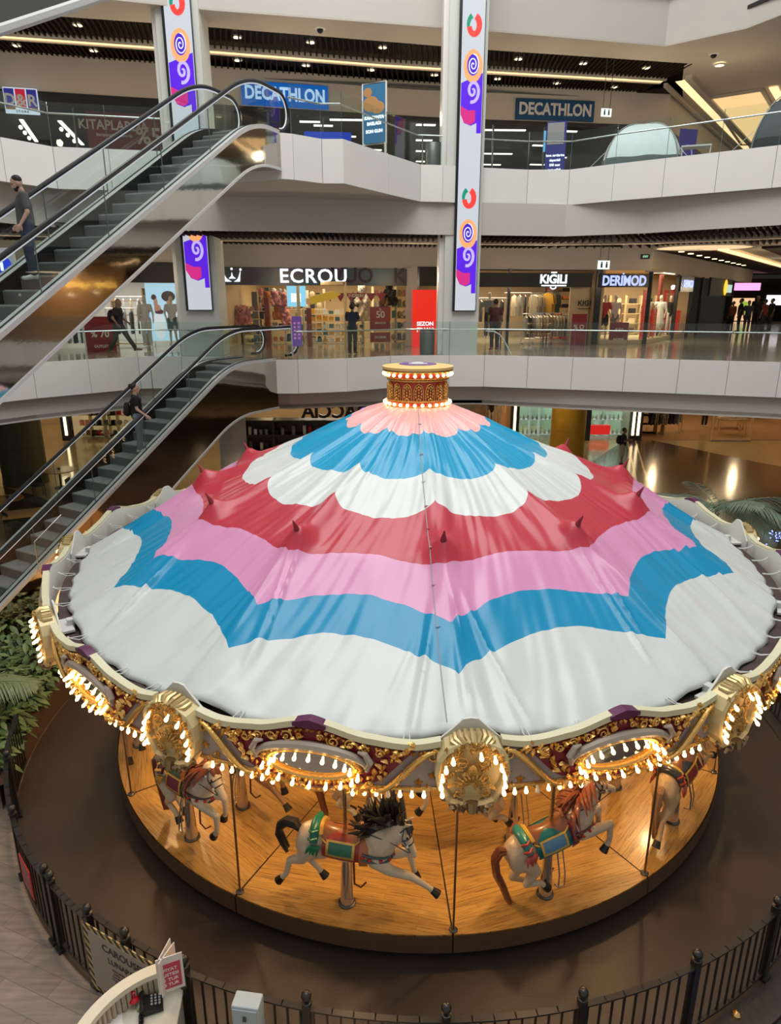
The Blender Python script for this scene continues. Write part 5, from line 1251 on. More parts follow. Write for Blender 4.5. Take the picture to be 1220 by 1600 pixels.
# red banner
a=onf(140,187,.8); b=onf(250,187,.8); c=onf(195,210,.8); t=thing('sale_banner','dark red banner with book sale writing inside the upper left book shop','banner',c,fang(c.x)); bw=(b-a).length
mb=MB(); mb.box((0,0,0),(bw*1.05,.03,1.35)); mb.build('cloth',mat('dark_red_banner',(.17,.02,.02),.6),t); text('KITAPLARDA',(-.35,-.03,.25),.42,mat('banner_letter',(.55,.45,.40),.5),t,sx=.95); text('%50',(1.0,-.03,-.05),.75,mat('banner_letter'),t); text('kampanyali kitaplarda',(-.35,-.03,-.05),.14,mat('banner_letter'),t)
pane('w',-6.4,9.3,L2+.05,13.7,6); pane('w',-18,-6.9,L2+.05,13.5,7)
FAC[:]=FAC1
# level 1 fascias and signs
def art():
    m=bpy.data.materials.new('purple_teal_gradient_panel'); m.use_nodes=True; nt=m.node_tree; b=nt.nodes['Principled BSDF']
    tc=nt.nodes.new('ShaderNodeTexCoord'); n=nt.nodes.new('ShaderNodeTexNoise'); n.inputs['Scale'].default_value=.7; nt.links.new(tc.outputs['Object'],n.inputs[0])
    cr=nt.nodes.new('ShaderNodeValToRGB'); e=cr.color_ramp.elements; e[0].position=.38; e[0].color=(.07,.035,.05,1); e[1].position=.62; e[1].color=(.04,.09,.10,1); x=cr.color_ramp.elements.new(.5); x.color=(.07,.07,.07,1)
    nt.links.new(n.outputs['Fac'],cr.inputs[0]); nt.links.new(cr.outputs[0],b.inputs['Base Color']); b.inputs['Roughness'].default_value=.35; return m
tE,w_,h_=sign_board('shop_sign','dark purple and teal shop sign with a white crown and the lit word ECROU','sign',345,418,640,447,art())
text('ECROU',(-.01*w_-.0,-.06,-.0),.66,wl_,tE,bold=.012,space=1.08,sx=1.06)
mb=MB(); cx_=-w_*.43
mb.extr([(cx_-.30,.20),(cx_-.26,-.18),(cx_-.02,-.18),(cx_-.16,-.10),(cx_-.22,-.02)],.03); mb.extr([(cx_+.30,.20),(cx_+.26,-.18),(cx_+.06,-.18),(cx_+.18,-.10),(cx_+.22,-.02)],.03); mb.extr([(cx_-.12,-.08),(cx_-.03,0),(cx_,.14),(cx_+.03,0),(cx_+.13,-.08)],.03)
for x,z in ((-.30,.22),(0,.24),(.30,.22)): mb.ball((cx_+x,0,z),.04,8,6)
for v in range(len(mb.v)): mb.v[v]=(mb.v[v][0],mb.v[v][1]-.06,mb.v[v][2])
mb.build('crown_emblem',wl_,tE)
for tx,x in (('VUO',1.35),('K',3.1)): text(tx,(x,-.045,0.03),.72,mat('faint_panel_letter',(.045,.02,.03),.5),tE,extrude=.004)
tK,w_,h_=sign_board('shop_sign','black shop sign with the lit white word KIGILI','sign',745,426,925,449,M['dark'])
text('KiGILI',(.16*w_,-.06,.02),.44,wl_,tK,bold=.03,sx=.95)
mb=MB(); c_=.165*w_; mb.box((c_,-.06,-.20),(.98,.03,.045)); mb.box((c_-.02,-.06,.27),(.22,.03,.05)); mb.tube([(c_-.02+.11*math.cos(t),-.06,-.24+.08*math.sin(t)) for t in [PI+PI*i/10 for i in range(11)]],.025,6); mb.build('underline_mark',wl_,tK)
fascia(652,684,424,449,'trim_menswear_left_fascia',M['dark'],z1=8.45,z0=7.78)
tM,w_,h_=sign_board('shop_sign','black shop sign with the lit blue white word DERIMOD on the flat front','sign',936,428,1012,449,M['black'],d=-.1,th=.12)
text('DERIMOD',(0,-.08,-.02),.50,EM('blue_white_letter',(.42,.50,1),1.3),tM,bold=.03,sx=.80); 
mb=MB().box((-.06,-.08,.25),(.05,.03,.06)); mb.build('letter_dot',EM('blue_white_letter',(.42,.50,1)),tM)
fascia(-60,290,398,435,'trim_fashion_shop_fascia',M['dark'],z1=8.5,z0=7.85)
# receding corner wall of the leather shop
ca=math.atan2(.82,.57)
def rec(s,z,off=0): 
    v=Vector((FAC[-1][0],FAC[-1][1]))+Vector((.57,.82)).normalized()*s+Vector((-.82,.57)).normalized()*off; return Vector((v.x,v.y,z))
p=rec(5.6,7.95,-.08); t=thing('shop_sign','small dark sign with the blue lit word DERIMOD on the receding corner side','sign',p,ca); mb=MB(); mb.box((0,0,0),(2.4,.1,.66)); mb.build('panel',M['black'],t); text('DERIMOD',(0.1,-.07,0),.42,EM('blue_white_letter',(.42,.50,1)),t,bold=.03)
p=rec(13.5,7.9,-.1); t=thing('shop_sign','dark shop sign with a yellow oval mark and pale lit panel in the right corridor','sign',p,ca); mb=MB(); mb.box((0,0,0),(6,.1,.9)); mb.build('panel',M['dark'],t); mb=MB(); mb.ball((.6,-.12,0),.42,12,8,(1,.15,1)); mb.build('yellow_oval',EM('yellow_mark',(.95,.60,.05),1.1),t); mb=MB(); mb.box((1.9,-.08,-.05),(1.5,.04,.42)); mb.build('lit_panel',EM('pale_green_panel',(.45,.62,.55),1.1),t)
for i,(s,wd) in enumerate(((0,.12),(4.3,.16),(7.0,.16),(9.2,.14),(17.5,.2))):
    q=rec(s,6.95,-.0); mb=MB(); mb.box(q,(wd,.14,2.75),rz=ca); structure(mb,'trim_corner_mullion_%d'%(i+1),M['dark'])
for i,x in enumerate((onf(345,500).x-.05,onf(640,500).x,onf(652,500).x,onf(793,500).x,onf(925,500).x+.1,onf(936,500).x-.1)):
    w2=(.2,.3,.12,.09,.12,.12)[i]; mb=MB(); mb.bx(x-w2/2,x+w2/2,fy(x)-.08,fy(x)+.12,L1,8.4); structure(mb,'trim_shopfront_post_%d'%(i+1),M['plaster'] if i in (0,1) else M['black'])
mb=MB(); x0,x1=onf(925,500).x+.15,onf(936,500).x-.15; mb.bx(x0,x1,fy(x0)-.05,fy(x0)+.3,L1,8.5); structure(mb,'wall_pier_right',M['plaster'])
mb=MB(); x0,x1=onf(641,500).x,onf(651,500).x; mb.bx(x0,x1,fy(x0)-.05,fy(x0)+.3,L1,8.5); structure(mb,'wall_pier_centre',M['plaster'])
# interiors level 1
xa,xb=onf(347,500).x,onf(639,500).x
shopbox(xa,xb,L1,8.35,6.5,'toy_shop',wm,240,(1,.80,.50))
xk0,xk1=onf(652,500).x,onf(924,500).x
shopbox(xk0,xk1,L1,8.35,6,'menswear_shop',mat('menswear_wall',(.30,.22,.13),.7),330,(1,.80,.52))
xf0,xf1=-15.5,onf(330,500).x
shopbox(xf0,xf1,L1,8.3,6,'fashion_shop',wh,200,(1,.96,.88))
mb=MB(); mb.prism([tuple(rec(.1,0,-.05)[:2]),(8.25,28.15),(8.25,34),tuple(rec(9.2,0,4.4)[:2]),tuple(rec(9.2,0,.1)[:2])],L1,L1+.16); structure(mb,'floor_leather_shop_plinth',mat('cream_plinth',(.55,.45,.30),.4))
mb=MB(); mb.bx(8.2,8.3,28.2,34,L1,8.4); mb.bx(8.2,14,34,34.1,L1,8.4); structure(mb,'wall_leather_shop',wm)
mb=MB(); mb.prism([tuple(rec(.1,0,-.05)[:2]),(8.25,28.15),(8.25,34),tuple(rec(9.2,0,4.4)[:2]),tuple(rec(9.2,0,.1)[:2])],8.42,8.46); structure(mb,'ceiling_leather_shop',wm)
area('leather_shop_ceiling_light',(10.9,31,8.35),2.6,230,(1,.84,.55))
# glass shop fronts
pane('w',xa,xb,L1+.05,7.78,1); pane('w',xk0,onf(860,500).x,L1+.05,7.78,2); pane('w',8.3,10.05,L1+.16,7.8,3)
mb=MB(); a_,b_=rec(.1,0),rec(4.2,0); mb.add([(a_.x,a_.y,L1+.16),(b_.x,b_.y,L1+.16),(b_.x,b_.y,8.35),(a_.x,a_.y,8.35)],[(0,1,2,3)]); structure(mb,'window_4',M['shopglass'])
mb=MB(); a_,b_=rec(7.1,0),rec(9.1,0); mb.add([(a_.x,a_.y,L1+.1),(b_.x,b_.y,L1+.1),(b_.x,b_.y,8.35),(a_.x,a_.y,8.35)],[(0,1,2,3)]); structure(mb,'window_5',M['shopglass'])
pane('w',onf(228,500).x,onf(287,500).x,L1+.1,7.8,8)
# door frame of the toy shop
t=thing('shop_door_frame','gold coloured open doorway frame in the middle of the toy shop front','door frame',(onf(503,520).x,fy(onf(503,520).x),L1)); 
x0=onf(467,520).x-onf(503,520).x; x1=onf(541,520).x-onf(503,520).x; mb=MB()
gf=mat('gold_door_frame',(.75,.52,.25),.3,.6)
for nm,q in (('left_jamb',(x0-.05,x0+.05,-.1,.06,0,2.3)),('right_jamb',(x1-.05,x1+.05,-.1,.06,0,2.3)),('lintel',(x0,x1,-.1,.06,2.2,2.32))): MB().bx(*q).build(nm,gf,t)
# ------ garments, racks, mannequins, plush
cols=dict(cream=(.60,.52,.38),beige=(.42,.34,.22),olive=(.16,.15,.08),black=(.02,.02,.02),navy=(.03,.04,.08),white=(.62,.60,.55),grey=(.22,.22,.22),mustard=(.62,.33,.03),teal=(.05,.14,.15),red=(.42,.03,.03),brown=(.16,.08,.04),pink=(.55,.22,.22),khaki=(.30,.25,.15),orange=(.60,.20,.04))
gm=MB()
prof_=[(-.05,.0),(-.20,-.06),(-.26,-.42),(-.20,-.44),(-.17,-.20),(-.20,-.80),(.20,-.80),(.17,-.20),(.20,-.44),(.26,-.42),(.20,-.06),(.05,.0)]
gm.extr(prof_,.055); gme0=gm.mesh('garment',mat('cloth_white',(.6,.6,.6),.85))
gcache={}
def gmesh(c):
    if c not in gcache:
        m_=gme0.copy(); m_.materials.clear(); m_.materials.append(mat('cloth_'+c,cols[c],.85,var=.2,vscale=8)); gcache[c]=m_
    return gcache[c]
hk=MB(); hk.tube([(-.18,0,-.05),(0,0,.03),(.18,0,-.05)],.008,5); hk.tube([(0,0,.03),(0,0,.10),(.02,0,.12)],.005,5); hkm=hk.mesh('hanger',M['steel'])
def rack(x,y,z,L_,rz,clist,label,where,legs=True,h=1.35,tilt=0):
    t=thing('clothes_rack',label,'clothes rack',(x,y,z),rz)
    mb=MB(); mb.tube([(-L_/2,0,h),(L_/2,0,h)],.014,6); mb.build('rail',M['steel'],t)
    if legs:
        for s in (-1,1): MB().tube([(s*L_/2,0,h),(s*L_/2,0,.02)],.014,6).build('leg',M['steel'],t)
        for s in (-1,1): MB().tube([(s*L_/2,-.22,.02),(s*L_/2,.22,.02)],.014,6).build('foot',M['steel'],t)
    n=len(clist); rr=random.Random(int(abs(x*100)+abs(y*10)))
    for i,c in enumerate(clist):
        o=link('garment',gmesh(c),None); u=lerp(-L_/2+.06,L_/2-.06,(i+.5)/n)
        o.location=(x+math.cos(rz)*u,y+math.sin(rz)*u,z+h-.10); o.rotation_euler=(0,0,rz+PI/2+rr.uniform(-.15,.15)+tilt)
        tag(o,'%s garment, %s from the left on %s'%(c,ORD[i],where),'garment','garments on '+where); link('hanger',hkm,o)
# people-shaped shop dummies
manm=mat('mannequin_white',(.62,.57,.48),.35)
def dummy_mesh(pose):
    b=Blob(); b.ell((0,0,1.60),(.085,.072,.115)); b.cap((0,0,1.42),(0,0,1.52),.05,.045); b.ell((0,0,1.24),(.10,.16,.2)); b.cap((0,0,1.2),(0,0,.98),.11,.12); b.ell((0,0,.92),(.115,.155,.12))
    for s in (-1,1):
        b.cap((0,s*.09,1.36),(0,s*.185,1.37),.06,.05); e=(.04*pose*s,s*.27,1.12); w_=(.12 if s*pose>0 else .02,s*(.20 if pose else .27),.92); b.cap((0,s*.185,1.37),e,.045,.035); b.cap(e,w_,.034,.024); hand(b,w_,(.02,0,-1),.4,s)
        k=(.05+.05*s*pose,s*.10,.50); b.cap((0,s*.085,.88),k,.085,.052); b.cap(k,(.0-.04*s*pose,s*.10,.09),.05,.034); b.cap((.0-.04*s*pose,s*.10,.06),(.13-.04*s*pose,s*.11,.03),.036,.028)
    return b.mesh('figure',manm,.011,4)
def dress_mesh(kind,name,m):
    b=Blob()
    if kind=='top':
        b.ell((0,0,1.23),(.122,.18,.21)); b.cap((0,0,1.2),(0,0,.92),.132,.142)
        for s in (-1,1): b.cap((0,s*.09,1.36),(0,s*.185,1.37),.076,.066); b.cap((0,s*.185,1.37),(.02,s*.24,1.20),.064,.055)
    if kind=='long':
        b.ell((0,0,1.23),(.13,.185,.21)); b.cap((0,0,1.2),(0,0,.50),.14,.24)
        for s in (-1,1): b.cap((0,s*.09,1.36),(0,s*.185,1.37),.08,.07); b.cap((0,s*.185,1.37),(.03,s*.27,1.02),.07,.055)
    if kind=='shorts':
        b.ell((0,0,.92),(.135,.175,.12)); 
        for s in (-1,1): b.cap((0,s*.085,.88),(.03,s*.10,.58),.11,.095)
    if kind=='trousers':
        b.ell((0,0,.92),(.135,.175,.12)); 
        for s in (-1,1): b.cap((0,s*.085,.88),(.03,s*.10,.50),.105,.08); b.cap((.03,s*.10,.50),(0,s*.10,.12),.078,.07)
    return b.mesh(name,m,.015,4)
dm=[dummy_mesh(0),dummy_mesh(1)]; dress={}
def mannequin(x,y,z,rz,pose,outfit,label):
    t=thing('mannequin',label,'mannequin',(x,y,z),rz); link('figure',dm[pose],t)
    for kind,c in outfit:
        if (kind,c) not in dress: dress[(kind,c)]=dress_mesh(kind,kind if kind!='top' and kind!='long' else 'jacket',mat('cloth_'+c,cols[c],.85,var=.2,vscale=8))
        link({'top':'shirt','long':'coat','shorts':'shorts','trousers':'trousers'}[kind],dress[(kind,c)],t)
    mb=MB(); mb.lathe([(0,.0),(.18,.0),(.18,.012),(0,.014)],n=20); mb.build('base_plate',M['steel'],t); return t
def shelf_unit(x,y,z,w,h,d,n,label,m,rz=0,dm_=None):
    t=thing('shelf_unit',label,'shelf',(x,y,z),rz)
    for s in (-1,1): MB().bx(s*w/2-.02,s*w/2+.02,-d/2,d/2,0,h).build('side_panel',m,t)
    for i in range(n): MB().bx(-w/2,w/2,-d/2,d/2,h*(i+.12)/n,h*(i+.12)/n+.03).build('shelf_board',m,t)
    return t
# poster stands
redp=mat('red_poster',(.40,.02,.03),.4); wt=mat('poster_white',(.75,.68,.62),.5)
def poster(px,py,d,w,h,lines,label,m=redp,tm=wt,lit=None,stand=True,zbase=L1,rz=None,size=.2):
    p=onf(px,py,d); t=thing('sale_poster',label,'poster',(p.x,p.y,zbase),fang(p.x) if rz is None else rz); zc=p.z-zbase
    MB().box((0,0,zc),(w,.03,h)).build('panel',m,t)
    mb=MB(); mb.tube([(-w/2,0,zc-h/2),(w/2,0,zc-h/2),(w/2,0,zc+h/2),(-w/2,0,zc+h/2)],.015,5,closed=True); mb.build('frame',M['steel'] if stand else m,t)
    if stand and zc-h/2>.05: MB().box((0,0,.012),(w*.8,.35,.02)).build('base',M['steel'],t); 
    if stand and zc-h/2>.05: MB().bx(-.02,.02,-.02,.02,0,zc-h/2).build('stand_pole',M['steel'],t)
    for tx,sz,dz in lines: text(tx,(0,-.025,zc+dz),sz,tm,t,extrude=.004)
    return t
# toy shop contents
rs=random.Random(21)
def colbox(px,py,d,w,h,c,label,group=None,dp=.3):
    p=onf(px,py,d); o=MB().box((0,0,h/2),(w,dp,h)).build('storage_box',mat('box_%d_%d_%d'%tuple(int(v*20) for v in c),c,.5),loc=(p.x,p.y,p.z)); tag(o,label,'box',group); return o
pl=Blob(); pl.ell((0,0,.16),(.15,.14,.16)); pl.ell((.02,0,.38),(.13,.13,.12))
for s in (-1,1): pl.ell((0,s*.09,.48),(.04,.045,.05)); pl.cap((.05,s*.12,.24),(.14,s*.15,.14),.05,.045); pl.cap((.06,s*.08,.06),(.20,s*.11,.05),.06,.055)
plm={}
def plush(px,py,d,c,label,sc=1,rz=-PI/2,group='plush toys in the toy shop'):
    if c not in plm:
        plm[c]=pl.mesh('plush_body',mat('plush_'+c,cols[c],.95,bump=.4,bscale=60),.02,3)
    p=onf(px,py,d); t=thing('plush_toy',label,'plush toy',p,rz+rs.uniform(-.5,.5),group); link('body',plm[c],t); mb=MB()
    for s in (-1,1): mb.ball((.135,s*.045,.41),.014,6,4)
    mb.ball((.15,0,.37),.018,6,4); mb.build('eyes_and_nose',eye,t); t.scale=(sc,)*3
for (px,py,w,h,lab) in ((350,520,.7,1.9,'dark stocked shelf unit at the left wall of the toy shop'),(404,521,1.1,1.5,'white low shelf unit left of the toy shop doorway'),(438,520,1.6,2.2,'shelf unit with round pink toys left of the doorway'),(478,525,1.6,2.1,'shelf unit seen through the left side of the doorway'),(522,528,2.4,1.35,'white counter shelf filled with yellow boxes in the doorway'),(612,520,1.6,2.2,'tall shelf unit with bags behind the red sale sign'),(634,520,.9,2.2,'narrow shelf unit at the right wall of the toy shop')):
    sn={350:'the dark left toy shelf',404:'the low white toy shelf',438:'the pink toy shelf',478:'the shelf inside the doorway',522:'the yellow box counter',612:'the bag shelf',634:'the narrow right toy shelf'}[px]
    p=onf(px,543,3.2 if px not in (522,) else 2.6); shelf_unit(p.x,p.y,L1,w,h,.4,5,lab,mat('white_shelf',(.60,.52,.38),.5),fang(p.x))
    for r in range(5):
        n=int(w/.24)
        for k in range(n):
            c=rs.choice(['pink','cream','white','beige','orange','grey','black','teal'] if px not in (522,) else ['mustard','mustard','white','cream','teal']); x=p.x-w/2+.16+k*.24; z=L1+h*(r+.12)/5+.03; hh=h/5*rs.uniform(.4,.72)
            if rs.random()<.35 and px!=522:
                o=MB().ball((0,0,hh/2),hh/2,10,7,(.9,.8,1)).build('soft_ball',mat('plush_'+c,cols[c],.95),loc=(x,p.y-.02+(k*.24-w/2)*math.tan(fang(p.x)),z),); tag(o,'round %s soft toy, %s row, %s from left, on %s'%(c,ROW[r],ORD[k],sn),'toy','soft toys on '+sn)
            else:
                o=MB().box((0,0,hh/2),(.17,.22,hh)).build('toy_box',mat('cloth_'+c,cols[c],.85),loc=(x,p.y-.02+(k*.24-w/2)*math.tan(fang(p.x)),z)); tag(o,'%s box, %s row, %s from left, on %s'%(c,ROW[r],ORD[k],sn),'box','boxes on '+sn)
for (px,py,c,sc) in ((378,512,'pink',1.6),(388,508,'pink',1.2),(418,478,'orange',1.1),(430,478,'pink',1.1),(444,478,'pink',1.0),(443,495,'pink',1.2),(434,500,'orange',1.1),(447,508,'pink',1.2),(556,480,'black',1.1),(566,475,'white',1.4),(560,497,'cream',1.6),(571,502,'cream',1.5),(608,466,'black',1.2),(600,480,'brown',1.1),(613,478,'black',1.2),(390,522,'mustard',1.0)):
    plush(px,py,2.2,c,'%s plush animal %s'%(c,{378:'large, at the left end of the toy shop window',388:'beside the large one at the left end of the toy shop',418:'topmost left of the round pink toys',430:'above the round pink toys, middle',444:'above the round pink toys, right',443:'middle of the pink toy stack',434:'left side of the pink toy stack',447:'bottom of the pink toy stack',556:'right of the doorway, left one of the top pair',566:'right of the doorway, top of the pile',560:'right of the doorway behind the standing person',571:'right of the doorway lower in the pile',608:'on top of the shelf right of the sale sign',600:'left above the sale sign',613:'right above the sale sign',390:'low in the left window'}[px]),sc)
poster(594,497,.25,.78,.80,[('50',.34,.12),('%',.12,.3),('MAGAZA',.10,-.18)],'red square sign with 50 on the toy shop window right of the doorway',mat('faded_red_poster',(.33,.06,.05),.5),stand=False,zbase=L1)
poster(594,527,.25,.78,.34,[('INDIRIM',.12,0)],'red strip sign below the square sign on the toy shop window',mat('faded_red_poster'),stand=False)
t=thing('hanging_flags','row of red pennants hanging inside the toy shop right of the doorway','pennants',onf(556,458,1.2),fang(0)); mb=MB()
for i in range(6): mb.add([(-1.2+.4*i,0,0),(-.8+.4*i,0,0),(-1.0+.4*i,0,-.32)],[(0,1,2)]); 
mb.build('pennants',redp,t); text('INDIRIM',(0,-.02,-.1),.16,wt,t)
t=thing('hanging_arrow','yellow pencil shaped hanging sign inside the toy shop doorway','sign',onf(508,469,.8),fang(0)); mb=MB(); mb.extr([(-.55,-.16),(.35,.05),(.6,.22),(.30,.33),(-.6,.12)],.06); mb.build('body',EM('yellow_sign',(.60,.36,.02),.6),t)
t=thing('wall_screen','blue and white lit screen above the toy shop doorway','screen',onf(463,463,.5),fang(0)); MB().box((0,0,0),(.68,.05,.72)).build('screen',EM('blue_screen',(.22,.55,.72),1.2),t); MB().box((-.02,-.03,-.05),(.36,.02,.3)).build('bright_patch',EM('white_patch',(.85,.85,.88),1.2),t)
for px,lab in ((418,'left'),(483,'in the doorway')):
    p=onf(px,500,.9); o=MB().bx(-.09,.09,-.09,.09,0,1.75 if px==418 else 1.4).build('red_pillar',mat('red_brown_post',(.28,.05,.03),.5),loc=(p.x,p.y,L1)); tag(o,'thin red brown post in the toy shop, %s'%lab,'post')
mb=MB(); p=onf(384,500,4.5); o=MB().bx(-.45,.45,-.03,.03,0,2.0).build('stockroom_door',mat('dark_grey_door',(.07,.07,.08),.5),loc=(p.x,p.y+1.2,L1)); tag(o,'dark grey door in the back wall of the toy shop','door')
# menswear shop
def P1(px,d): p=onf(px,541,d); return p
p=P1(662,-.25); 
t=poster(664,500,-.2,1.0,2.15,[('SEZON',.20,-.14),('FINALI',.22,-.36)],'tall bright red lit season sale poster left of the right column','x' and EM('bright_red_lightbox',(.85,.025,.012),.85),wl_,stand=True)
mb=MB(); mb.extr([(-.03,-.50),(.03,-.50),(.03,-.66),(.10,-.66),(0,-.78),(-.10,-.66),(-.03,-.66)],.02)
mb.v=[(v[0],v[1]-.03,v[2]+onf(664,500,-.2).z-L1) for v in mb.v]; mb.build('arrow',wl_,t)
rack(P1(757,1.2).x,P1(757,1.2).y,L1,1.6,.1,['grey','black','grey','black','navy','grey','black'],'rack of grey and black jackets right of the column','the rack right of the column',h=1.75)
rack(P1(812,1.8).x,P1(812,1.8).y,L1+.2,1.5,.1,['white','cream','grey','black','black','black'],'upper rack of pale and black clothes in the menswear shop','the pale and black rack',legs=False,h=1.75)
rack(P1(835,1.6).x,P1(835,1.6).y,L1+.15,.9,.9,['beige','cream','beige','khaki','cream','brown'],'rack of beige jackets in the menswear shop','the beige jacket rack',h=1.8)
rack(P1(857,1.9).x,P1(857,1.9).y,L1+.15,1.1,1.0,['mustard','mustard','cream','mustard','teal','grey','teal','grey'],'rack of mustard and teal shirts in the menswear shop','the mustard shirt rack',legs=False,h=1.9)
rack(P1(863,.9).x,P1(863,.9).y,L1,1.7,.15,['cream','cream','beige','cream','khaki','beige','cream','beige','beige','grey','khaki','grey'],'low front rack of cream and beige jackets in the menswear shop','the low front rack of cream jackets',h=1.18)
rack(P1(829,1.0).x,P1(829,1.0).y,L1,.8,.15,['grey','black','grey','white','grey'],'low rack of grey shirts beside the bench in the menswear shop','the low grey shirt rack',h=1.15)
for i,(px,d) in enumerate(((885,3.0),(872,3.6))):
    p=P1(px,d); shelf_unit(p.x,p.y,L1,1.5,2.3,.35,7,'wall shelf of folded red and white shirts, %s'%['right','left'][i],mat('dark_shelf_wood',(.06,.035,.02),.5))
    for r in range(7):
        for k in range(4):
            c=rs.choice(['red','white','orange','cream','brown','black']); o=MB().box((0,0,.06),(.28,.28,.12)).build('folded_shirt',mat('cloth_'+c,cols[c],.85),loc=(p.x-.54+.36*k,p.y-.02,L1+2.3*(r+.12)/7+.03)); tag(o,'%s folded shirt, %s row, %s from left, on the %s menswear shelf'%(c,ROW[r],ORD[k],['right','left'][i]),'folded shirt','folded shirts on the menswear wall shelves')
p=P1(815,.7); t=thing('display_table','wooden display table at the front of the menswear shop','table',(p.x,p.y,L1)); MB().bx(-.95,.95,-.35,.35,.50,.55).build('table_top',mat('display_wood',(.35,.22,.10),.5),t)
for sx_ in (-.9,.9):
    for sy_ in (-.3,.3): MB().bx(sx_-.025,sx_+.025,sy_-.025,sy_+.025,0,.5).build('leg',M['dark'],t)
mannequin(P1(762,.9).x,P1(762,.9).y,L1+.25,-PI/2,0,[('top','grey'),('trousers','black')],'mannequin in grey top right of the column, head above the rail')
poster(903,523,-.15,.62,1.55,[('% O',.24,.28),('INDIRIM',.10,-.5)],'narrow dark red sale poster at the right end of the menswear front',mat('deep_red_poster',(.24,.015,.02),.4))
t=thing('wall_logo','small dark KIGILI logo on the warm lit wall right of the racks','sign',onf(913,474,.3),0); text('KIGI',(0,0,0),.28,M['dark'],t); MB().box((0,0,-.2),(.5,.02,.03)).build('underline',M['dark'],t)
MB_=MB(); x0,x1=onf(893,500).x,onf(923,500).x; MB_.bx(x0,x1,fy(x0)+.55,fy(x0)+.62,L1,7.8); structure(MB_,'wall_menswear_display',wm)
t=thing('leaning_pole','thin white curved hose on the first balcony right of the right column','hose',(0,0,0)); mb=MB(); pts=[at(x,y,22.9) for x,y in ((758,517),(772,518),(781,523),(788,533),(794,545),(799,555))]; mb.tube(pts,.022,6); mb.build('hose',mat('white_hose',(.6,.6,.6),.4),t,True)
# leather shop mannequins
for (x,y,rz,pz,of,lb) in ((8.62,29.0,-PI/2-.3,0,[('top','red'),('shorts','black')],'mannequin in a red jacket and black shorts at the left of the leather shop window'),(9.15,29.35,-PI/2+.1,1,[('top','white'),('trousers','grey')],'mannequin in a white top and grey trousers, second in the leather shop window'),(10.75,30.1,-PI/2,0,[('long','cream'),('top','brown')],'mannequin in a long cream skirt and brown jacket in the leather shop window'),(11.6,31.0,-PI/2-.2,1,[('long','white')],'mannequin in a long white dress, right part of the leather shop window'),(12.5,32.2,-PI/2,0,[('top','black'),('trousers','white')],'mannequin in a black jacket at the corner glass of the leather shop'),(14.2,34.8,-PI/2,0,[('long','black')],'mannequin in a long black coat at the far glass of the leather shop')):
    mannequin(x,y,L1+.16,rz,pz,of,lb)
poster(966,524,.1,.78,1.0,[('%50',.2,.2),('INDIRIM',.12,-.15)],'dark red square sale poster low in the leather shop window',mat('deep_red_poster'),zbase=L1+.16)
for i,(s,hh,zc,ln) in enumerate(((.5,1.9,1.1,'INDIRIM'),(2.0,1.1,.75,'INDIRIM'),(3.6,1.75,1.2,'INDIRIM'),(4.9,1.9,1.25,'INDIRIM'),(6.2,1.0,.7,'SALE'))):
    q=rec(s,L1,.25); t=thing('sale_banner','tall red banner with sideways letters in the leather shop glass, %s'%['first from the left','second','third','fourth','last, by the doorway'][i],'banner',q,ca,'red banners along the leather shop corner'); MB().box((0,0,zc),(.75,.03,hh)).build('panel',EM('banner_red',(.62,.03,.02),.5),t)
    me=text_mesh(ln,.42,.003,.02,'CENTER',1,0,mat('banner_text',(.70,.42,.28),.5)); link('lettering',me,t,(0,-.03,zc),(PI/2,PI/2,0))
q=rec(3.3,6.9,.45); o=MB().box((0,0,0),(.35,.1,2.8)).build('red_column',mat('red_brown_column',(.20,.04,.03),.5),loc=q,rot=(0,0,ca)); tag(o,'dark red column standing inside the leather shop corner','column')
for i in range(6):
    q=Vector((8.8+.7*i,32.5,L1+.16)); shelf_unit(q.x,q.y,q.z,.65,1.7,.3,4,'cream bag shelf against the back wall of the leather shop, %s from the left'%['first','second','third','fourth','fifth','sixth'][i],mat('cream_shelf',(.60,.48,.28),.5))
    for k in range(4):
        c=rs.choice(['black','brown','cream','black']); o=MB().box((0,0,.11),(.3,.12,.22)).build('handbag',mat('cloth_'+c,cols[c],.85),loc=(q.x,q.y,q.z+1.7*(k+.12)/4+.03)); tag(o,'%s handbag, %s row, on the %s cream bag shelf from the left'%(c,ROW[k],ORD[i]),'handbag','handbags on the leather shop shelves')
# fashion shop at left
for (px,d,rz,ps,of,lb) in ((232,.8,-PI/2,0,[('top','white'),('trousers','white')],'mannequin all in white at the left of the blue poster'),(273,.7,-PI/2,1,[('top','white'),('shorts','teal')],'mannequin in a white jacket at the right edge of the blue poster')):
    p=P1(px,d); mannequin(p.x,p.y,L1+.12,rz,ps,of,lb)
p=onf(256,488,1.3); t=thing('fashion_poster','tall pale blue lit poster of two women in white in the fashion shop window','poster',p,fang(p.x)); MB().box((0,0,0),(1.15,.05,2.0)).build('panel',EM('pale_blue_poster',(.42,.66,.80),.95),t)
def blobflat(name,els,m,par):
    mb=MB(); 
    for (x,z,sx_,sz_) in els: mb.ball((x,-.03,z),1,14,8,(sx_,.008,sz_))
    mb.build(name,m,par)
blobflat('printed_dress',[(-.18,-.45,.20,.5),(.30,-.2,.24,.65)],EM('print_white',(.75,.80,.82),.8),t); blobflat('printed_skin',[(-.25,.32,.07,.20),(-.20,.12,.12,.16),(.22,.36,.10,.13)],EM('print_skin',(.42,.22,.14),.8),t); blobflat('printed_top',[(-.16,.02,.15,.10)],EM('print_brown',(.10,.04,.04),.8),t); blobflat('printed_hair',[(-.30,.52,.09,.10),(.20,.55,.24,.19)],EM('print_hair',(.06,.04,.03),.8),t)
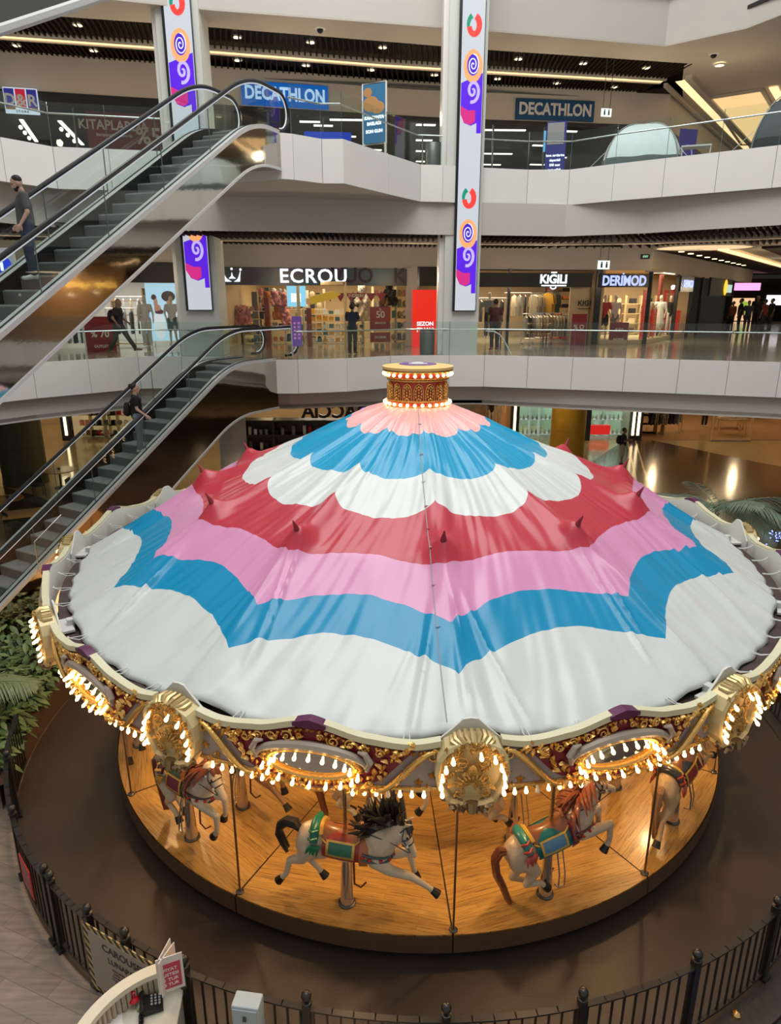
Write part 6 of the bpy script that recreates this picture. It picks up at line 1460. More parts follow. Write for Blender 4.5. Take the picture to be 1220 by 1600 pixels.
rack(P1(205,1.6).x,P1(205,1.6).y,L1,1.5,.2,['white','black','white','grey','black','white'],'rack of black and white clothes in the fashion shop','the black and white rack',h=1.4)
rack(P1(120,1.6).x,P1(120,1.6).y,L1,1.6,.2,['navy','white','grey','navy','teal','white','navy'],'rack of navy and white clothes far left in the fashion shop','the navy and white rack',h=1.1)
rack(P1(212,3.5).x,P1(212,3.5).y,L1,1.5,.2,['black','white','cream','white','black'],'back rack of clothes in the fashion shop','the back rack of the fashion shop',h=1.8)
p=P1(208,2.9); shelf_unit(p.x,p.y,L1,1.2,2.1,.35,4,'wooden wall shelf behind the walking man',mat('display_wood'))
poster(157,527,-.2,.95,1.35,[('% 70',.30,.1),('OUTLET',.12,-.3)],'dark red sale poster stand left of the walking man',mat('maroon_poster',(.20,.015,.02),.5))
# info and small hanging signs
p=at(4,415,17.5); t=thing('info_sign','round blue information sign with a white letter i at the left photo edge','sign',p); MB().box((0,.03,0),(.62,.05,.80)).build('white_panel',mat('info_white',(.6,.6,.6),.5),t); mb=MB(); mb.lathe([(0,0),(.22,0),(.22,.02),(0,.02)],n=32,M=Matrix.Rotation(PI/2,3,'X')); mb.build('blue_disc',EM('info_blue',(.02,.05,.75),.9),t); text('i',(0,-.04,0),.34,wl_,t,bold=.04)
def hang_sign(px,py,Y,ztop_,w,h,tx,label,em):
    p=at(px,py,Y); t=thing('hanging_sign',label,'sign',p,R(12)); MB().box((0,0,0),(w,.06,h)).build('box',em,t)
    for s in (-1,1): MB().cyl((s*w*.35,0,h/2),(s*w*.35,0,ztop_-p.z),.012,n=6).build('rod',M['darksteel'],t)
    for s in (-1,1):
        mb=MB(); mb.ball((s*w*.22,-.035,h*.28),h*.10,8,5); mb.box((s*w*.22,-.035,-.02),(h*.22,.01,h*.5)); mb.build('pictogram',M['dark'],t)
    return t
hang_sign(943,414,25.0,9.12,.42,.28,[],'small white lit pictogram sign hanging under the middle level ceiling',EM('white_pictogram',(.75,.82,.78),1.2))
hang_sign(947,176,26.5,15.0,.36,.24,['i','T','C'],'small white lit pictogram sign hanging beside the dark blue sports sign',EM('white_pictogram',(.75,.82,.78)))
t=thing('exit_sign','small dark emergency exit sign on the plaster above the leather shop','sign',onf(1008,401,-.06),0); MB().box((0,0,0),(.34,.04,.16)).build('panel',M['dark'],t); text('EXIT',(0,-.03,0),.10,EM('exit_green',(.3,.7,.4),1),t)
# digital floor directory at the lower escalator
p=Vector((-2.85,21.75,L1)); t=thing('directory_totem','narrow purple floor directory screen beside the lower escalator top','directory',p,R(8)); MB().box((0,0,.78),(.30,.05,.88)).build('screen',EM('purple_directory',(.10,.05,.22),.8),t); MB().cyl((-.16,.0,0),(-.16,.0,1.0),.03).build('stand_pole',M['steel'],t)
mb=MB()
for i in range(10): mb.box((-.06+.12*(i%2),-.03,1.02-.11*(i//2)),(.07,.01,.06))
mb.build('icon_tiles',EM('pinkish_tiles',(.45,.16,.36),.8),t)
# hanging poster frame on level 2
p=at(585,178,22.2); t=thing('holiday_poster','white framed holiday poster stand by the upper balcony railing','poster',(p.x,p.y,L2),R(-28)); zc=p.z-L2
MB().box((0,0,zc),(.72,.03,1.5)).build('print',EM('holiday_blue_print',(.05,.20,.38),.6),t)
mb=MB(); mb.tube([(-.38,0,zc-.78),(.38,0,zc-.78),(.38,0,zc+.78),(-.38,0,zc+.78)],.03,6,closed=True); mb.build('frame',M['white'],t); MB().bx(-.38,-.33,-.02,.02,0,zc-.75).build('leg',M['white'],t); MB().bx(.33,.38,-.02,.02,0,zc-.75).build('leg',M['white'],t)
blobflat('printed_crowd',[(-.1,zc+.25,.26,.20),(.12,zc+.15,.22,.16),(-.2,zc+.55,.14,.12)],EM('print_orange',(.55,.28,.10),.6),t)
for tx,z in (('KAMPANYA',zc-.1),('BASLADI',zc-.25),('SON GUN',zc-.45)): text(tx,(0,-.03,z),.12,wl_,t)
# litter bins
for (px,py,z0,Y,lab) in ((667,553,L1,23.2,'grey steel litter bin on the first balcony left of the right column'),(676,257,L2,23.4,'grey steel litter bin on the upper balcony left of the right column')):
    p=at(px,py,Y); t=thing('litter_bin',lab,'bin',(p.x,Y,z0)); mb=MB(); mb.lathe([(0,.0),(.24,0),(.25,.72),(.24,.74),(.10,.74)],n=20); mb.build('body',mat('bin_grey',(.17,.18,.17),.35,.7),t,True); mb=MB(); mb.lathe([(.23,.735),(.245,.76),(.13,.78),(.12,.74)],n=20); mb.build('lid_ring',M['darksteel'],t,True)
# sports goods on the upper balcony: tents, poster stand, box, table
def tent(c,w,d,h,label,m,m2,kind=0,rz=0):
    t=thing('tent',label,'tent',c,rz)
    def f(u,v):
        a=2*PI*u; k=math.cos(v*PI/2)**.75; sq=1/max(abs(math.cos(a)),abs(math.sin(a)))**.55
        return (w/2*k*math.cos(a)*sq,d/2*k*math.sin(a)*sq,h*math.sin(v*PI/2)+.015*math.sin(8*a)*k)
    mb=MB(); mb.grid(f,48,14,closed=True); mb.build('fly_sheet',m,t,True)
    for s in (0,1):
        mb=MB(); mb.tube([Vector(f(.125+.5*0+s*.25,i/12))*1.02 for i in range(13)]+[Vector(f(.625+s*.25,1-i/12))*1.02 for i in range(13)],.015,6); mb.build('tent_pole',M['steel'],t)
    mb=MB(); mb.lathe([(0,.02)],n=4) if False else None
    ent=MB(); ent.grid(lambda u,v: Vector(f(u,v*.16))*1.012,48,3,closed=True); ent.build('dark_skirt',m2,t)
    for s in (-1,1): MB().tube([(s*w*.45,-d*.3,h*.4),(s*w*.62,-d*.62,.0)],.008,5).build('guy_line',mat('white_hose'),t)
    return t
tent((7.85,23.9,L2),2.4,2.0,1.35,'pale blue camping tent on the upper balcony behind the railing',mat('pale_blue_tent',(.66,.74,.75),.6,var=.08),mat('grey_green_tent',(.10,.13,.13),.7),rz=R(-20))
tent((11.6,21.3,L2),3.0,2.2,1.7,'dark grey tent on the upper balcony at the right photo edge',mat('dark_grey_tent',(.05,.065,.07),.6,var=.2),mat('black_tent',(.012,.014,.018),.7),rz=R(-35))
p=at(866,262,24.6); t=thing('poster_stand','blue poster stand with a black and white photo panel among the shop lamps','poster',(p.x,p.y,L2),R(-14)); MB().box((0,0,.85),(.62,.06,1.5)).build('panel',EM('deep_blue_poster',(.03,.03,.22),.6),t); MB().box((-.02,-.04,1.25),(.52,.02,.62)).build('photo_print',mat('grey_photo_print',(.28,.28,.28),.5),t); MB().box((-.36,.0,1.05),(.07,.05,.6)).build('light_blue_edge',EM('light_blue_edge',(.12,.45,.75),.8),t)
for tx,z in (('hava sartlarina',.62),('dayanikli',.48),('500 saat',.34),('test edildi',.20)): text(tx,(0,-.05,z),.10,wl_,t)
p=at(512,214,20.6); t=thing('display_box','bright blue low display box behind the glass by the upper escalator top','box',(p.x,p.y,L2),R(5)); MB().bx(-.62,.62,-.3,.3,0,.42).build('box',EM('vivid_blue',(.01,.06,.60),.5),t)
t=thing('folding_table','small white folding camp table between the two tents','table',(9.15,23.0,L2),R(-20)); MB().bx(-.42,.42,-.25,.25,.55,.59).build('table_top',mat('info_white'),t)
for sx_ in (-.4,.4):
    for sy_ in (-.22,.22): MB().tube([(sx_,sy_,.55),(sx_*.9,sy_,0)],.014,6).build('leg',M['white'],t)
t=thing('standing_banner','purple standing banner on the upper corridor between the tents','banner',(at(1076,205,29).x,29,L2),R(15)); MB().box((0,0,1.2),(.75,.04,2.2)).build('cloth',EM('purple_banner',(.06,.04,.22),.5),t); mb=MB(); mb.tube([(.22*math.cos(a),-.04,1.4+.35*math.sin(a)) for a in [2*PI*i/24 for i in range(24)]],.02,5,closed=True); mb.build('ring_print',EM('lilac',(.4,.35,.7),.7),t)
# ground floor shops
def G2(px,py=None,Y=36.9): return at(px,660 if py is None else py,Y)
def gbox(px0,px1,name,wallm,power,col,depth=5,zc=4.0):
    x0,x1=G2(px0).x,G2(px1).x; mb=MB(); mb.bx(x0,x1,36.9+depth,37.0+depth,0,zc); mb.bx(x0-.1,x0,37,37+depth,0,zc); mb.bx(x1,x1+.1,37,37+depth,0,zc); structure(mb,'wall_'+name,wallm)
    if power: [point(name+'_lamp',(lerp(x0,x1,q_),37+depth*.45,3.3),power*.4,col,.12) for q_ in (.25,.75)]
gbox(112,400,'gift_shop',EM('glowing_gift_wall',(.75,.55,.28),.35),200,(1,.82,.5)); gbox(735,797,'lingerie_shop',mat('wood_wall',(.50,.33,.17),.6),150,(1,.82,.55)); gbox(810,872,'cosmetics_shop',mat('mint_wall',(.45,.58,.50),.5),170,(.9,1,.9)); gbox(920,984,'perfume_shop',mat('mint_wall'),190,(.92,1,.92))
gbox(1003,1290,'clothes_store',mat('orange_wood_wall',(.40,.24,.13),.5),330,(1,.74,.42),depth=9); gbox(-60,96,'left_store',wm,120,(1,.8,.5))
for i,(a,b) in enumerate(((96,112),(797,810),(872,922),(984,1003),(640,735))):
    x0,x1=G2(a).x,G2(b).x; mb=MB(); mb.bx(x0,x1,36.75,37.0,0,4.0); structure(mb,'wall_shop_pillar_%d'%(i+1),M['black'] if i!=4 else mat('grey_panel',(.16,.15,.15),.6))
for i,px in enumerate((104,803,988,996)):
    x=G2(px).x; o=MB().bx(-.06,.06,-.03,.03,0,2.9).build('pillar_light',M['lampw'],loc=(x,36.7,.3)); tag(o,'vertical warm light strip on a black shop pillar, %s'%['at the far left','right of the two mannequins','left one of the right pair','right one of the right pair'][i],'light strip')
fm=mat('orange_store_floor',(.40,.25,.14),.25); mb=MB(); mb.bx(G2(1003).x,G2(1290).x,36.9,46,.002,.02); structure(mb,'floor_clothes_store',fm)
# yellow and green round columns
for (px,py,Y,rad,c,lb) in ((885,700,31.6,.78,(.42,.25,.02),'wide yellow'),(33,700,27.9,.86,(.055,.06,.03),'wide dark green'),):
    p=at(px,py,Y); mb=MB(); mb.lathe([(rad+.02,0),(rad+.02,.12),(rad,.12),(rad,1.55),(rad-.01,1.56),(rad,1.57),(rad,4.1)],n=40); structure(mb,'wall_column_'+lb.split()[1],mat('column_'+lb.split()[1],c,.45,var=.08),True,(p.x,Y,0))
p=at(352,710,19.5); mb=MB(); mb.lathe([(.42,0),(.42,1.35),(.43,1.36),(.42,1.37),(.42,4)],n=32); 
structure(mb,'wall_column_escalator',mat('pale_column',(.38,.37,.35),.5),True,(-4.9,21.2,0))
# gift shop shelves
for i,px in enumerate((128,150,180)):
    p=G2(px); t=shelf_unit(p.x,38,0,1.5,2.8,.4,5,'gift shop display shelf, %s'%['left','middle','right'][i],mat('pale_shelf',(.65,.5,.3),.5))
    for r in range(5):
        for k in range(4):
            c=rs.choice(['red','black','white','pink','brown','grey']); o=MB().ball((0,0,.14),.14,10,7,(1,.8,1)).build('gift_item',mat('cloth_'+c,cols[c],.85),loc=(p.x-.5+.34*k,37.95,2.8*(r+.12)/5+.03)) if rs.random()<.5 else MB().box((0,0,.13),(.22,.2,.26)).build('gift_item',mat('cloth_'+c,cols[c],.85),loc=(p.x-.5+.34*k,37.95,2.8*(r+.12)/5+.03))
            tag(o,'%s gift, %s row, %s from left, on the %s gift shop shelf'%(c,ROW[r],ORD[k],['left','middle','right'][i]),'gift','gifts on the %s gift shop shelf'%['left','middle','right'][i])
for i,(px,c) in enumerate(((777,'black'),(789,'cream'))): mannequin(G2(px-4).x,38.3,.5,-PI/2,i,[('top',c)],'mannequin in a %s top before the brown wall on the ground floor'%c)
t=thing('wall_picture','large brown and white printed picture beside the ground floor mannequins','picture',(G2(756).x,38.4,1.9)); MB().box((0,0,0),(1.4,.05,2.0)).build('print',mat('brown_print',(.33,.24,.18),.6,var=.6,vscale=3),t)
for i,(px,lb) in enumerate(((828,'left of the yellow column, left'),(856,'left of the yellow column, right'),(938,'right of the yellow column, left'),(966,'right of the yellow column, right'))):
    p=G2(px); t=shelf_unit(p.x,38.2,0,1.5,2.4,.5,3,'white lit display shelf '+lb,EM('lit_white_shelf',(.60,.72,.62),.35))
    for r in range(3):
        for k in range(6):
            o=MB().lathe([(0,0),(.06,0),(.06,.16),(.03,.19),(.03,.26),(0,.26)],n=10).build('bottle',mat('bottle_'+['clear','dark'][rs.random()<.4],(.5,.55,.55) if rs.random()<.5 else (.1,.1,.1),.2),loc=(p.x-.6+.24*k,38.1,2.4*(r+.12)/3+.03)); tag(o,'bottle, %s row, %s from left, on lit shelf %s'%(ROW[r],ORD[k],lb),'bottle','bottles on the white lit shelf '+lb)
o=MB().box((0,0,0),(1.2,.3,.5)).build('red_sale_box',EM('red_box_light',(.75,.02,.02),.7),loc=(G2(942).x,37.6,.45)); tag(o,'bright red lit sale box under the white shelf right of the yellow column','box')
rack(G2(1057,650).x,38.6,.02,2.0,.2,['black','grey','black','grey','grey','black','navy','grey'],'rack of dark coats in the big ground floor store','the dark coat rack',h=1.45)
rack(G2(1078,650).x,39.5,.02,1.6,.2,['grey','grey','black','grey','khaki'],'rack of grey coats behind the dark coat rack','the grey coat rack',h=1.4)
for i,px in enumerate((1020,1032)):
    p=G2(px,640); t=shelf_unit(p.x,38.6,.02,1.8,1.5,.5,3,'wooden shelf in the big store, %s'%['left','right'][i],mat('display_wood'))
mannequin(G2(1140,650).x,39.8,.25,-PI/2,0,[('top','black'),('trousers','black')],'dark dressed mannequin in the big ground floor store')
for i,(px,Y) in enumerate(((1170,38.8),(1190,40.5))):
    p=G2(px,650); t=thing('display_table','gold legged display table in the big store, %s'%['front','back'][i],'table',(p.x,Y,.02)); MB().bx(-.8,.8,-.4,.4,.8,.85).build('table_top',mat('display_wood'),t)
    for sx_ in (-.75,.75):
        for sy_ in (-.35,.35): MB().bx(sx_-.03,sx_+.03,sy_-.03,sy_+.03,0,.8).build('leg',gf,t)
    for k in range(4): o=MB().box((0,0,.05),(.28,.3,.1)).build('folded_garment',gmesh('cream').materials[0],loc=(p.x-.55+.36*k,Y,.87)); tag(o,'pale folded garment, %s from left, on the %s display table of the big store'%(ORD[k],['front','back'][i]),'folded garment','folded garments on the %s display table'%['front','back'][i])
for i,px in enumerate((1125,1155)):
    pass
t=thing('security_gate','thin metal doorway frame at the big ground floor store','gate',(G2(1140).x,36.6,.01)); x_=1.05
for s in (-1,1): MB().bx(s*x_-.04,s*x_+.04,-.04,.04,0,2.6).build('upright',gf,t)
MB().bx(-x_,x_,-.05,.05,0,.03).build('threshold',M['darksteel'],t)
# dark kiosk with shelves of goods and standing letters
t=thing('kiosk','dark wooden kiosk with rows of stocked shelves behind the carousel','kiosk',(-2.6,27.2,0)); kd=mat('kiosk_dark_wood',(.035,.025,.02),.45)
MB().bx(-3.3,4.2,.3,.45,0,2.75).build('back_panel',kd,t)
for i,z in enumerate((.35,.95,1.55,2.15,2.72)): MB().bx(-3.3,4.2,-.35,.35,z,z+.06).build('shelf_board',kd,t)
for i,x in enumerate((-3.3,-2.0,1.1,4.2)): MB().bx(x-.05,x+.05,-.36,.36,0,2.78).build('divider',kd,t)
for z in (.41,1.01,1.61,2.21):
    for k in range(34):
        x=-3.15+.215*k
        if rs.random()<.25: continue
        c=rs.choice(['white','cream','brown','grey','black','red']); h=rs.uniform(.18,.36); o=MB().box((0,0,h/2),(.11,.12,h)).build('packet',mat('cloth_'+c,cols[c],.85),loc=(-2.6+x,26.98,z)); tag(o,'%s packet, %s shelf of the dark kiosk, %s from the left'%(c,{.41:'lowest',1.01:'second',1.61:'third',2.21:'highest'}[z],ORD[k]),'packet','packets on the dark kiosk shelves')
t=thing('kiosk_letters','row of large black standing letters on top of the dark kiosk, seen from behind','lettering',(-1.9,27.1,2.8))
text('COACCIA',(0.05,0,.28),.72,M['black'],t,extrude=.06,bold=.03,mirror=True,sx=1.0)
for i,(x,c) in enumerate(((3.05,(.25,.08,.75)),(4.0,(.02,.25,.85)))):
    p=at([577,604][i],641,30); t=thing('lit_roundel','%s lit round sign above the kiosk right of the black letters'%['purple','blue'][i],'sign',p); mb=MB(); mb.lathe([(0,0),(.42,0),(.42,.06),(0,.06)],n=28,M=Matrix.Rotation(PI/2,3,'X')); mb.build('disc',EM('roundel_%d'%i,c,.9),t); text(['N','8'][i],(0,-.08,0),.4,wl_,t)
area('kiosk_zone_ceiling_light',(-2.5,30.5,3.85),3,120,(1,.82,.6))
shopb=MB(); shopb.bx(-12,-2.4,36.8,36.95,0,4.0); structure(shopb,'wall_ground_back_left',wm)
shopb=MB(); shopb.bx(-2.4,3.9,36.8,36.95,0,4.0); structure(shopb,'wall_ground_back_centre',mat('grey_panel'))
# shops seen in the escalator mirror, on the right side of the middle level
a_=Vector((24.5,20.8)); b_=Vector((18.9,25.8)); an=math.atan2(b_.y-a_.y,b_.x-a_.x); mb=MB(); m_=(a_+b_)/2
mb.box((m_.x+.06,m_.y+.08,L1+1.7),((b_-a_).length,.1,3.4),rz=an); structure(mb,'wall_right_shop',mat('warm_right_wall',(.42,.26,.14),.6))
t=thing('neon_sign','warm yellow neon words on the right hand shop wall, mirrored in the escalator side','neon sign',(20.0,24.6,8.05),an+PI); text('Love myself',(0,-.1,0),.55,EM('neon_yellow',(1,.62,.12),2.5),t,shear=.3,bold=.0,extrude=.02)
for i in range(7): q=a_.lerp(b_,i/6); o=MB().ball((0,0,0),.07,8,6).build('wall_lamp',M['lampw'],loc=(q.x-.5,q.y-.5,7.5+.15*(i%2))); tag(o,'small round lamp over the right hand shop, %s in the row'%ORD[i],'lamp','lamps over the right hand shop')
area('right_shop_light',(20.5,23.0,8.6),2,90,(1,.75,.45))
# far shop in the right corridor
mb=MB(); mb.bx(20,40,57,57.2,L1,9.1); structure(mb,'wall_far_corridor',mat('pale_blue_wall',(.35,.45,.50),.6))
p=at(1182,448,56.8); t=thing('far_shop','dark far shop front with pink and white lit signs at the right photo edge','shop front',p); MB().box((.6,.0,-1.2),(5.6,.2,3.6)).build('dark_frame',M['black'],t); MB().box((-.9,-.15,.0),(2.2,.1,.55)).build('pink_sign',EM('pink_sign',(1,.35,.65),1.5),t); MB().box((-.95,-.15,-1.7),(1.7,.1,1.7)).build('picture_screen',EM('far_screen',(.75,.45,.25),1.3),t); mb=MB(); mb.ball((-.85,-.2,-1.6),.5,12,8,(1,.1,1)); mb.build('green_disc',EM('far_green',(.25,.4,.05),1.2),t); MB().box((1.5,-.15,-1.0),(1.3,.1,.75)).build('white_sign',EM('far_white',(.95,.8,.9),1.5),t)
# column screens with the swirl motif
def spiral_pts(cx_,cz,r0,turns,a0=0,dirn=1,n=40): return [(cx_+r0*(1-.93*i/n)*math.cos(a0+dirn*2*PI*turns*i/n),cz+r0*(1-.93*i/n)*math.sin(a0+dirn*2*PI*turns*i/n)) for i in range(n+1)]
def ribbon(mb,pts,w0,w1,y):
    n=len(pts); L_=[];R__=[]
    for i,(x,z) in enumerate(pts):
        a=pts[max(0,i-1)]; b=pts[min(n-1,i+1)]; d=Vector((b[0]-a[0],b[1]-a[1])); d=d.normalized() if d.length>1e-6 else Vector((1,0)); w=lerp(w0,w1,i/(n-1))/2; L_.append((x-d.y*w,y,z+d.x*w)); R__.append((x+d.y*w,y,z-d.x*w))
    mb.add(L_+R__,[(i,i+1,n+i+1,n+i) for i in range(n-1)])
def screen(x0,x1,y,z0,z1,groups,label):
    t=thing('led_screen',label,'screen',((x0+x1)/2,y,z0)); W=x1-x0; H=z1-z0; MB().box((-.03,-.03,H/2),(W+.10,.10,H+.06)).build('housing',M['black'],t); MB().box((0,-.085,H/2),(W,.02,H)).build('display',EM('screen_white',(.56,.60,.66),.9),t)
    def disc(mb,cx_,cz,rx,rz_,y,a0=0,a1=2*PI,n=36):
        pts=[(cx_+rx*math.cos(lerp(a0,a1,i/n)),y,cz+rz_*math.sin(lerp(a0,a1,i/n))) for i in range(n+(0 if abs(a1-a0-2*PI)<1e-6 else 1))]; mb.add(pts,[tuple(range(len(pts)))])
    for kind,zc in groups:
        zc-=z0
        if kind=='c':
            mb=MB(); ribbon(mb,[(.15*math.cos(a),zc+.24*math.sin(a)) for a in [lerp(PI*.6,PI*1.35,i/12) for i in range(13)]],.13,.05,-.10); mb.build('green_arc',EM('scr_green',(.0,.30,.16),.9),t)
            mb=MB(); ribbon(mb,[(.02+.14*math.cos(a),zc+.22*math.sin(a)) for a in [lerp(PI*1.05,PI*2.42,i/20) for i in range(21)]],.14,.16,-.102); mb.build('red_arc',EM('scr_red',(.90,.05,.04),.95),t)
        else:
            hw=W*.48
            mb=MB(); mb.add([(-hw,-.096,zc-.42),(hw,-.096,zc-.42+.25),(hw,-.096,zc-1.72),(hw-.14,-.096,zc-1.72),(hw-.14,-.096,zc-1.45),(0,-.096,zc-1.52),(-.2,-.096,zc-1.45),(-hw,-.096,zc-1.2)],[(0,1,2,3,4,5,6,7)]); mb.build('violet_shape',EM('scr_violet',(.10,.01,.72),.95),t)
            mb=MB(); mb.add([(-hw,-.098,zc-1.0),(-.1,-.098,zc-1.12),(.12,-.098,zc-1.12),(.12,-.098,zc-1.42),(-.02,-.098,zc-1.5),(-.2,-.098,zc-1.44),(-hw,-.098,zc-1.22)],[(0,1,2,3,4,5,6)]); mb.build('magenta_band',EM('scr_magenta',(.62,.02,.22) if 'right' in label else (.85,.03,.05),.95),t)
            mb=MB(); disc(mb,0.02,zc,.27,.42,-.100); mb.build('orange_disc',EM('scr_orange',(.95,.40,.16),.95),t)
            mb=MB(); disc(mb,0.02,zc+.03,.17,.27,-.103); mb.build('blue_disc',EM('scr_blue',(.06,.01,.55),.95),t)
            mb=MB(); ribbon(mb,[(x,zc+.03+(z-zc-.03)*1.6) for x,z in spiral_pts(.02,zc+.03,.17,2.2,PI*.5,-1)],.03,.03,-.106); mb.build('white_swirl',EM('scr_white',(.85,.85,.95),.95),t)
            mb=MB(); ribbon(mb,[(x,zc-.62+(z-zc+.62)*1.5) for x,z in spiral_pts(.03,zc-.62,.20,1.6,-PI*.6,1)],.09,.06,-.109); mb.build('lilac_swirl',EM('scr_lilac',(.55,.45,.85),.95),t)
            mb=MB(); disc(mb,-.02,zc-1.95,.24,.22,-.094); mb.build('pink_glow',EM('scr_palepink',(.80,.55,.62),.95),t)
yS=22.66
def zscr(py,px=720,Y=22.66): return at(px,py,Y).z
screen(2.02,2.66,22.72,zscr(485),17.0,[('c',zscr(40)),('s',zscr(104)),('c',zscr(310)),('s',zscr(366))],'tall slim LED screen with red, violet and orange swirls on the right column')
yl=22.24
screen(-6.22,-5.50,22.29,zscr(484,310,yl),17.2,[('c',zscr(6,275,yl)),('s',zscr(72,280,yl)),('s',zscr(355,300,yl))],'tall slim LED screen with violet, red and orange swirls on the left column')
# downlights and ceiling cameras
def downlight(px,py,z,lab,grp,on=True,rad=.09):
    p=gz(px,py,z); t=thing('downlight',lab,'ceiling lamp',p,0,grp); mb=MB(); mb.lathe([(0,-.01),(rad,-.01),(rad,.03)],n=14); mb.build('lamp',M['lampw'],t); mb=MB(); mb.lathe([(rad,-.015),(rad*1.35,-.012),(rad*1.35,.03)],n=14); mb.build('ring',M['white'],t)
for n_,(px,py) in enumerate(((122,39),(25,71),(146,79),(370,58),(486,66),(598,74),(371,94),(478,102),(580,109),(810,92),(911,99),(1010,106),(777,123),(870,130),(960,136),(679,117))): downlight(px,py,UC+.02,'small warm downlight between the upper dark slats, %s row, %s from the left'%(['back','front'][py<60+px*.05],ORD[n_]),'slat ceiling downlights, upper level',rad=.12)
for n_,(px,py) in enumerate(((1045,160),(1065,180),(1124,102))): downlight(px,py,UC-.04,'warm downlight in the upper corridor ceiling, %s'%['nearest to the slats','below the nearest','beside the black dome camera'][n_],'upper corridor downlights',rad=.14)
for k in range(10):
    q=Vector((10.9,28.9))+Vector((.57,.82))*(1.6*k); t=None; o=thing('downlight','small lit downlight in the right corridor ceiling, near row, %s from the front'%ORD[k],'ceiling lamp',(q.x+.5,q.y,9.07),0,'right corridor downlights, near row'); MB().lathe([(0,0),(.11,0),(.11,.03)],n=12).build('lamp',M['lampw'],o)
    q=Vector((15.2,26.6))+Vector((.57,.82))*(1.6*k); o=thing('downlight','small lit downlight in the right corridor ceiling, far row, %s from the front'%ORD[k],'ceiling lamp',(q.x+.9,q.y,9.07),0,'right corridor downlights, far row'); MB().lathe([(0,0),(.11,0),(.11,.03)],n=12).build('lamp',M['lampw'],o)
for px,py,lab in ((500,45,'black dome camera on the upper ceiling between the two columns'),(1115,85,'black dome camera on the upper ceiling at right')):
    p=gz(px,py,UC); t=thing('dome_camera',lab,'camera',p); mb=MB(); mb.ball((0,0,-.02),.10,12,8,(1,1,1)); mb.build('dome',M['black'],t,True); mb=MB(); mb.lathe([(.10,-.02),(.17,0),(.17,.03)],n=20); mb.build('mount_ring',M['white'],t)
# ---------------------------------------------------------------- plants
lf=[mat('leaf_green_a',(.085,.15,.055),.4,var=.3,vscale=4),mat('leaf_green_b',(.14,.21,.075),.4,var=.3,vscale=4)]; palmg=mat('palm_green',(.15,.21,.11),.45,var=.25,vscale=3); palmd=mat('palm_grey_green',(.13,.18,.13),.5,var=.25,vscale=3); stemm=mat('stem_brown',(.10,.06,.03),.7)
soil=mat('dark_soil',(.02,.015,.01),.95,bump=.6,bscale=30)
def leafy(loc,rad,h,n,label,seed,m=None,size=.16,group=None):
    rr=random.Random(seed); t=thing('leafy_shrub',label,'shrub',loc,0,group); mb=MB(); st=MB()
    for i in range(n):
        a=rr.uniform(0,2*PI); rd=rad*math.sqrt(rr.random()); z=h*(.25+.75*rr.random())*(1-.4*(rd/rad)**2); c=Vector((rd*math.cos(a),rd*math.sin(a),z))
        d=Vector((math.cos(a)+rr.uniform(-.6,.6),math.sin(a)+rr.uniform(-.6,.6),rr.uniform(-.5,.5))).normalized(); s=d.cross(Vector((0,0,1))).normalized(); u=s.cross(d); l=size*rr.uniform(.7,1.4)
        pts=[]
        for tt,w in ((0,.05),(.25,.42),(.5,.48),(.75,.3),(1,.02)):
            mdl=c+d*l*tt+Vector((0,0,-l*.35*tt*tt)); pts+= [mdl-s*w*l*.5+u*.04*l,mdl,mdl+s*w*l*.5+u*.04*l]
        mb.m(rr.random()<.4 and 1 or 0); mb.add(pts,[(3*k+j,3*k+j+1,3*k+j+4,3*k+j+3) for k in range(4) for j in range(2)])
        if i%6==0: st.tube([(0,0,0),c*.6+Vector((0,0,-.05)),c],.006,4)
    mb.build('foliage',[m or lf[0],lf[1]] if m is None else [m,m],t); st.build('stems',stemm,t); return t
def frond_mesh(L_,droop,m,seed,nl=44,wl=.30):
    rr=random.Random(seed); mb=MB(); pts=[]
    for i in range(13):
        t=i/12; pts.append(Vector((L_*t*(1-.12*t),0,L_*(.55*t-droop*t*t))))
    mb.tube(pts,[.014*(1-.8*i/12)+.002 for i in range(13)],5)
    for i in range(nl):
        t=.12+.88*i/nl; k=t*12; j=min(11,int(k)); p=pts[j].lerp(pts[j+1],k-j); d=(pts[j+1]-pts[j]).normalized()
        for s in (-1,1):
            l=wl*L_*math.sin(PI*min(1,.15+t*.85))**.6*rr.uniform(.85,1.1)+.05; e=(d*.75+Vector((0,s*.9,-.15+rr.uniform(-.1,.1)))).normalized(); w=Vector((0,0,1)).cross(e).normalized()*.009*(1+L_*.3)
            q1=p+e*l*.5+Vector((0,0,-.04*l)); q2=p+e*l+Vector((0,0,-.30*l)); mb.add([p-w*.5,p+w*.5,q1+w,q1-w,q2],[(0,1,2,3),(3,2,4)])
    return mb.mesh('frond',m)
def palm(loc,L_,n,label,m,seed,h=.8,az=None):
    rr=random.Random(seed); t=thing('palm',label,'palm',loc); mb=MB(); mb.tube([(0,0,0),(.02,0,h*.5),(0,0,h)],[.10,.08,.06],10); mb.build('trunk',stemm,t)
    ms=[frond_mesh(L_,dd,m,seed+i) for i,dd in enumerate((.35,.6,.9))]
    for i in range(n):
        a=(2*PI*i/n+rr.uniform(-.2,.2)) if az is None else R(lerp(az[0],az[1],(i+.5)/n)); link('frond',ms[i%3],t,loc=(0,0,h),rot=(0,rr.uniform(-.35,.25),a))
    return t
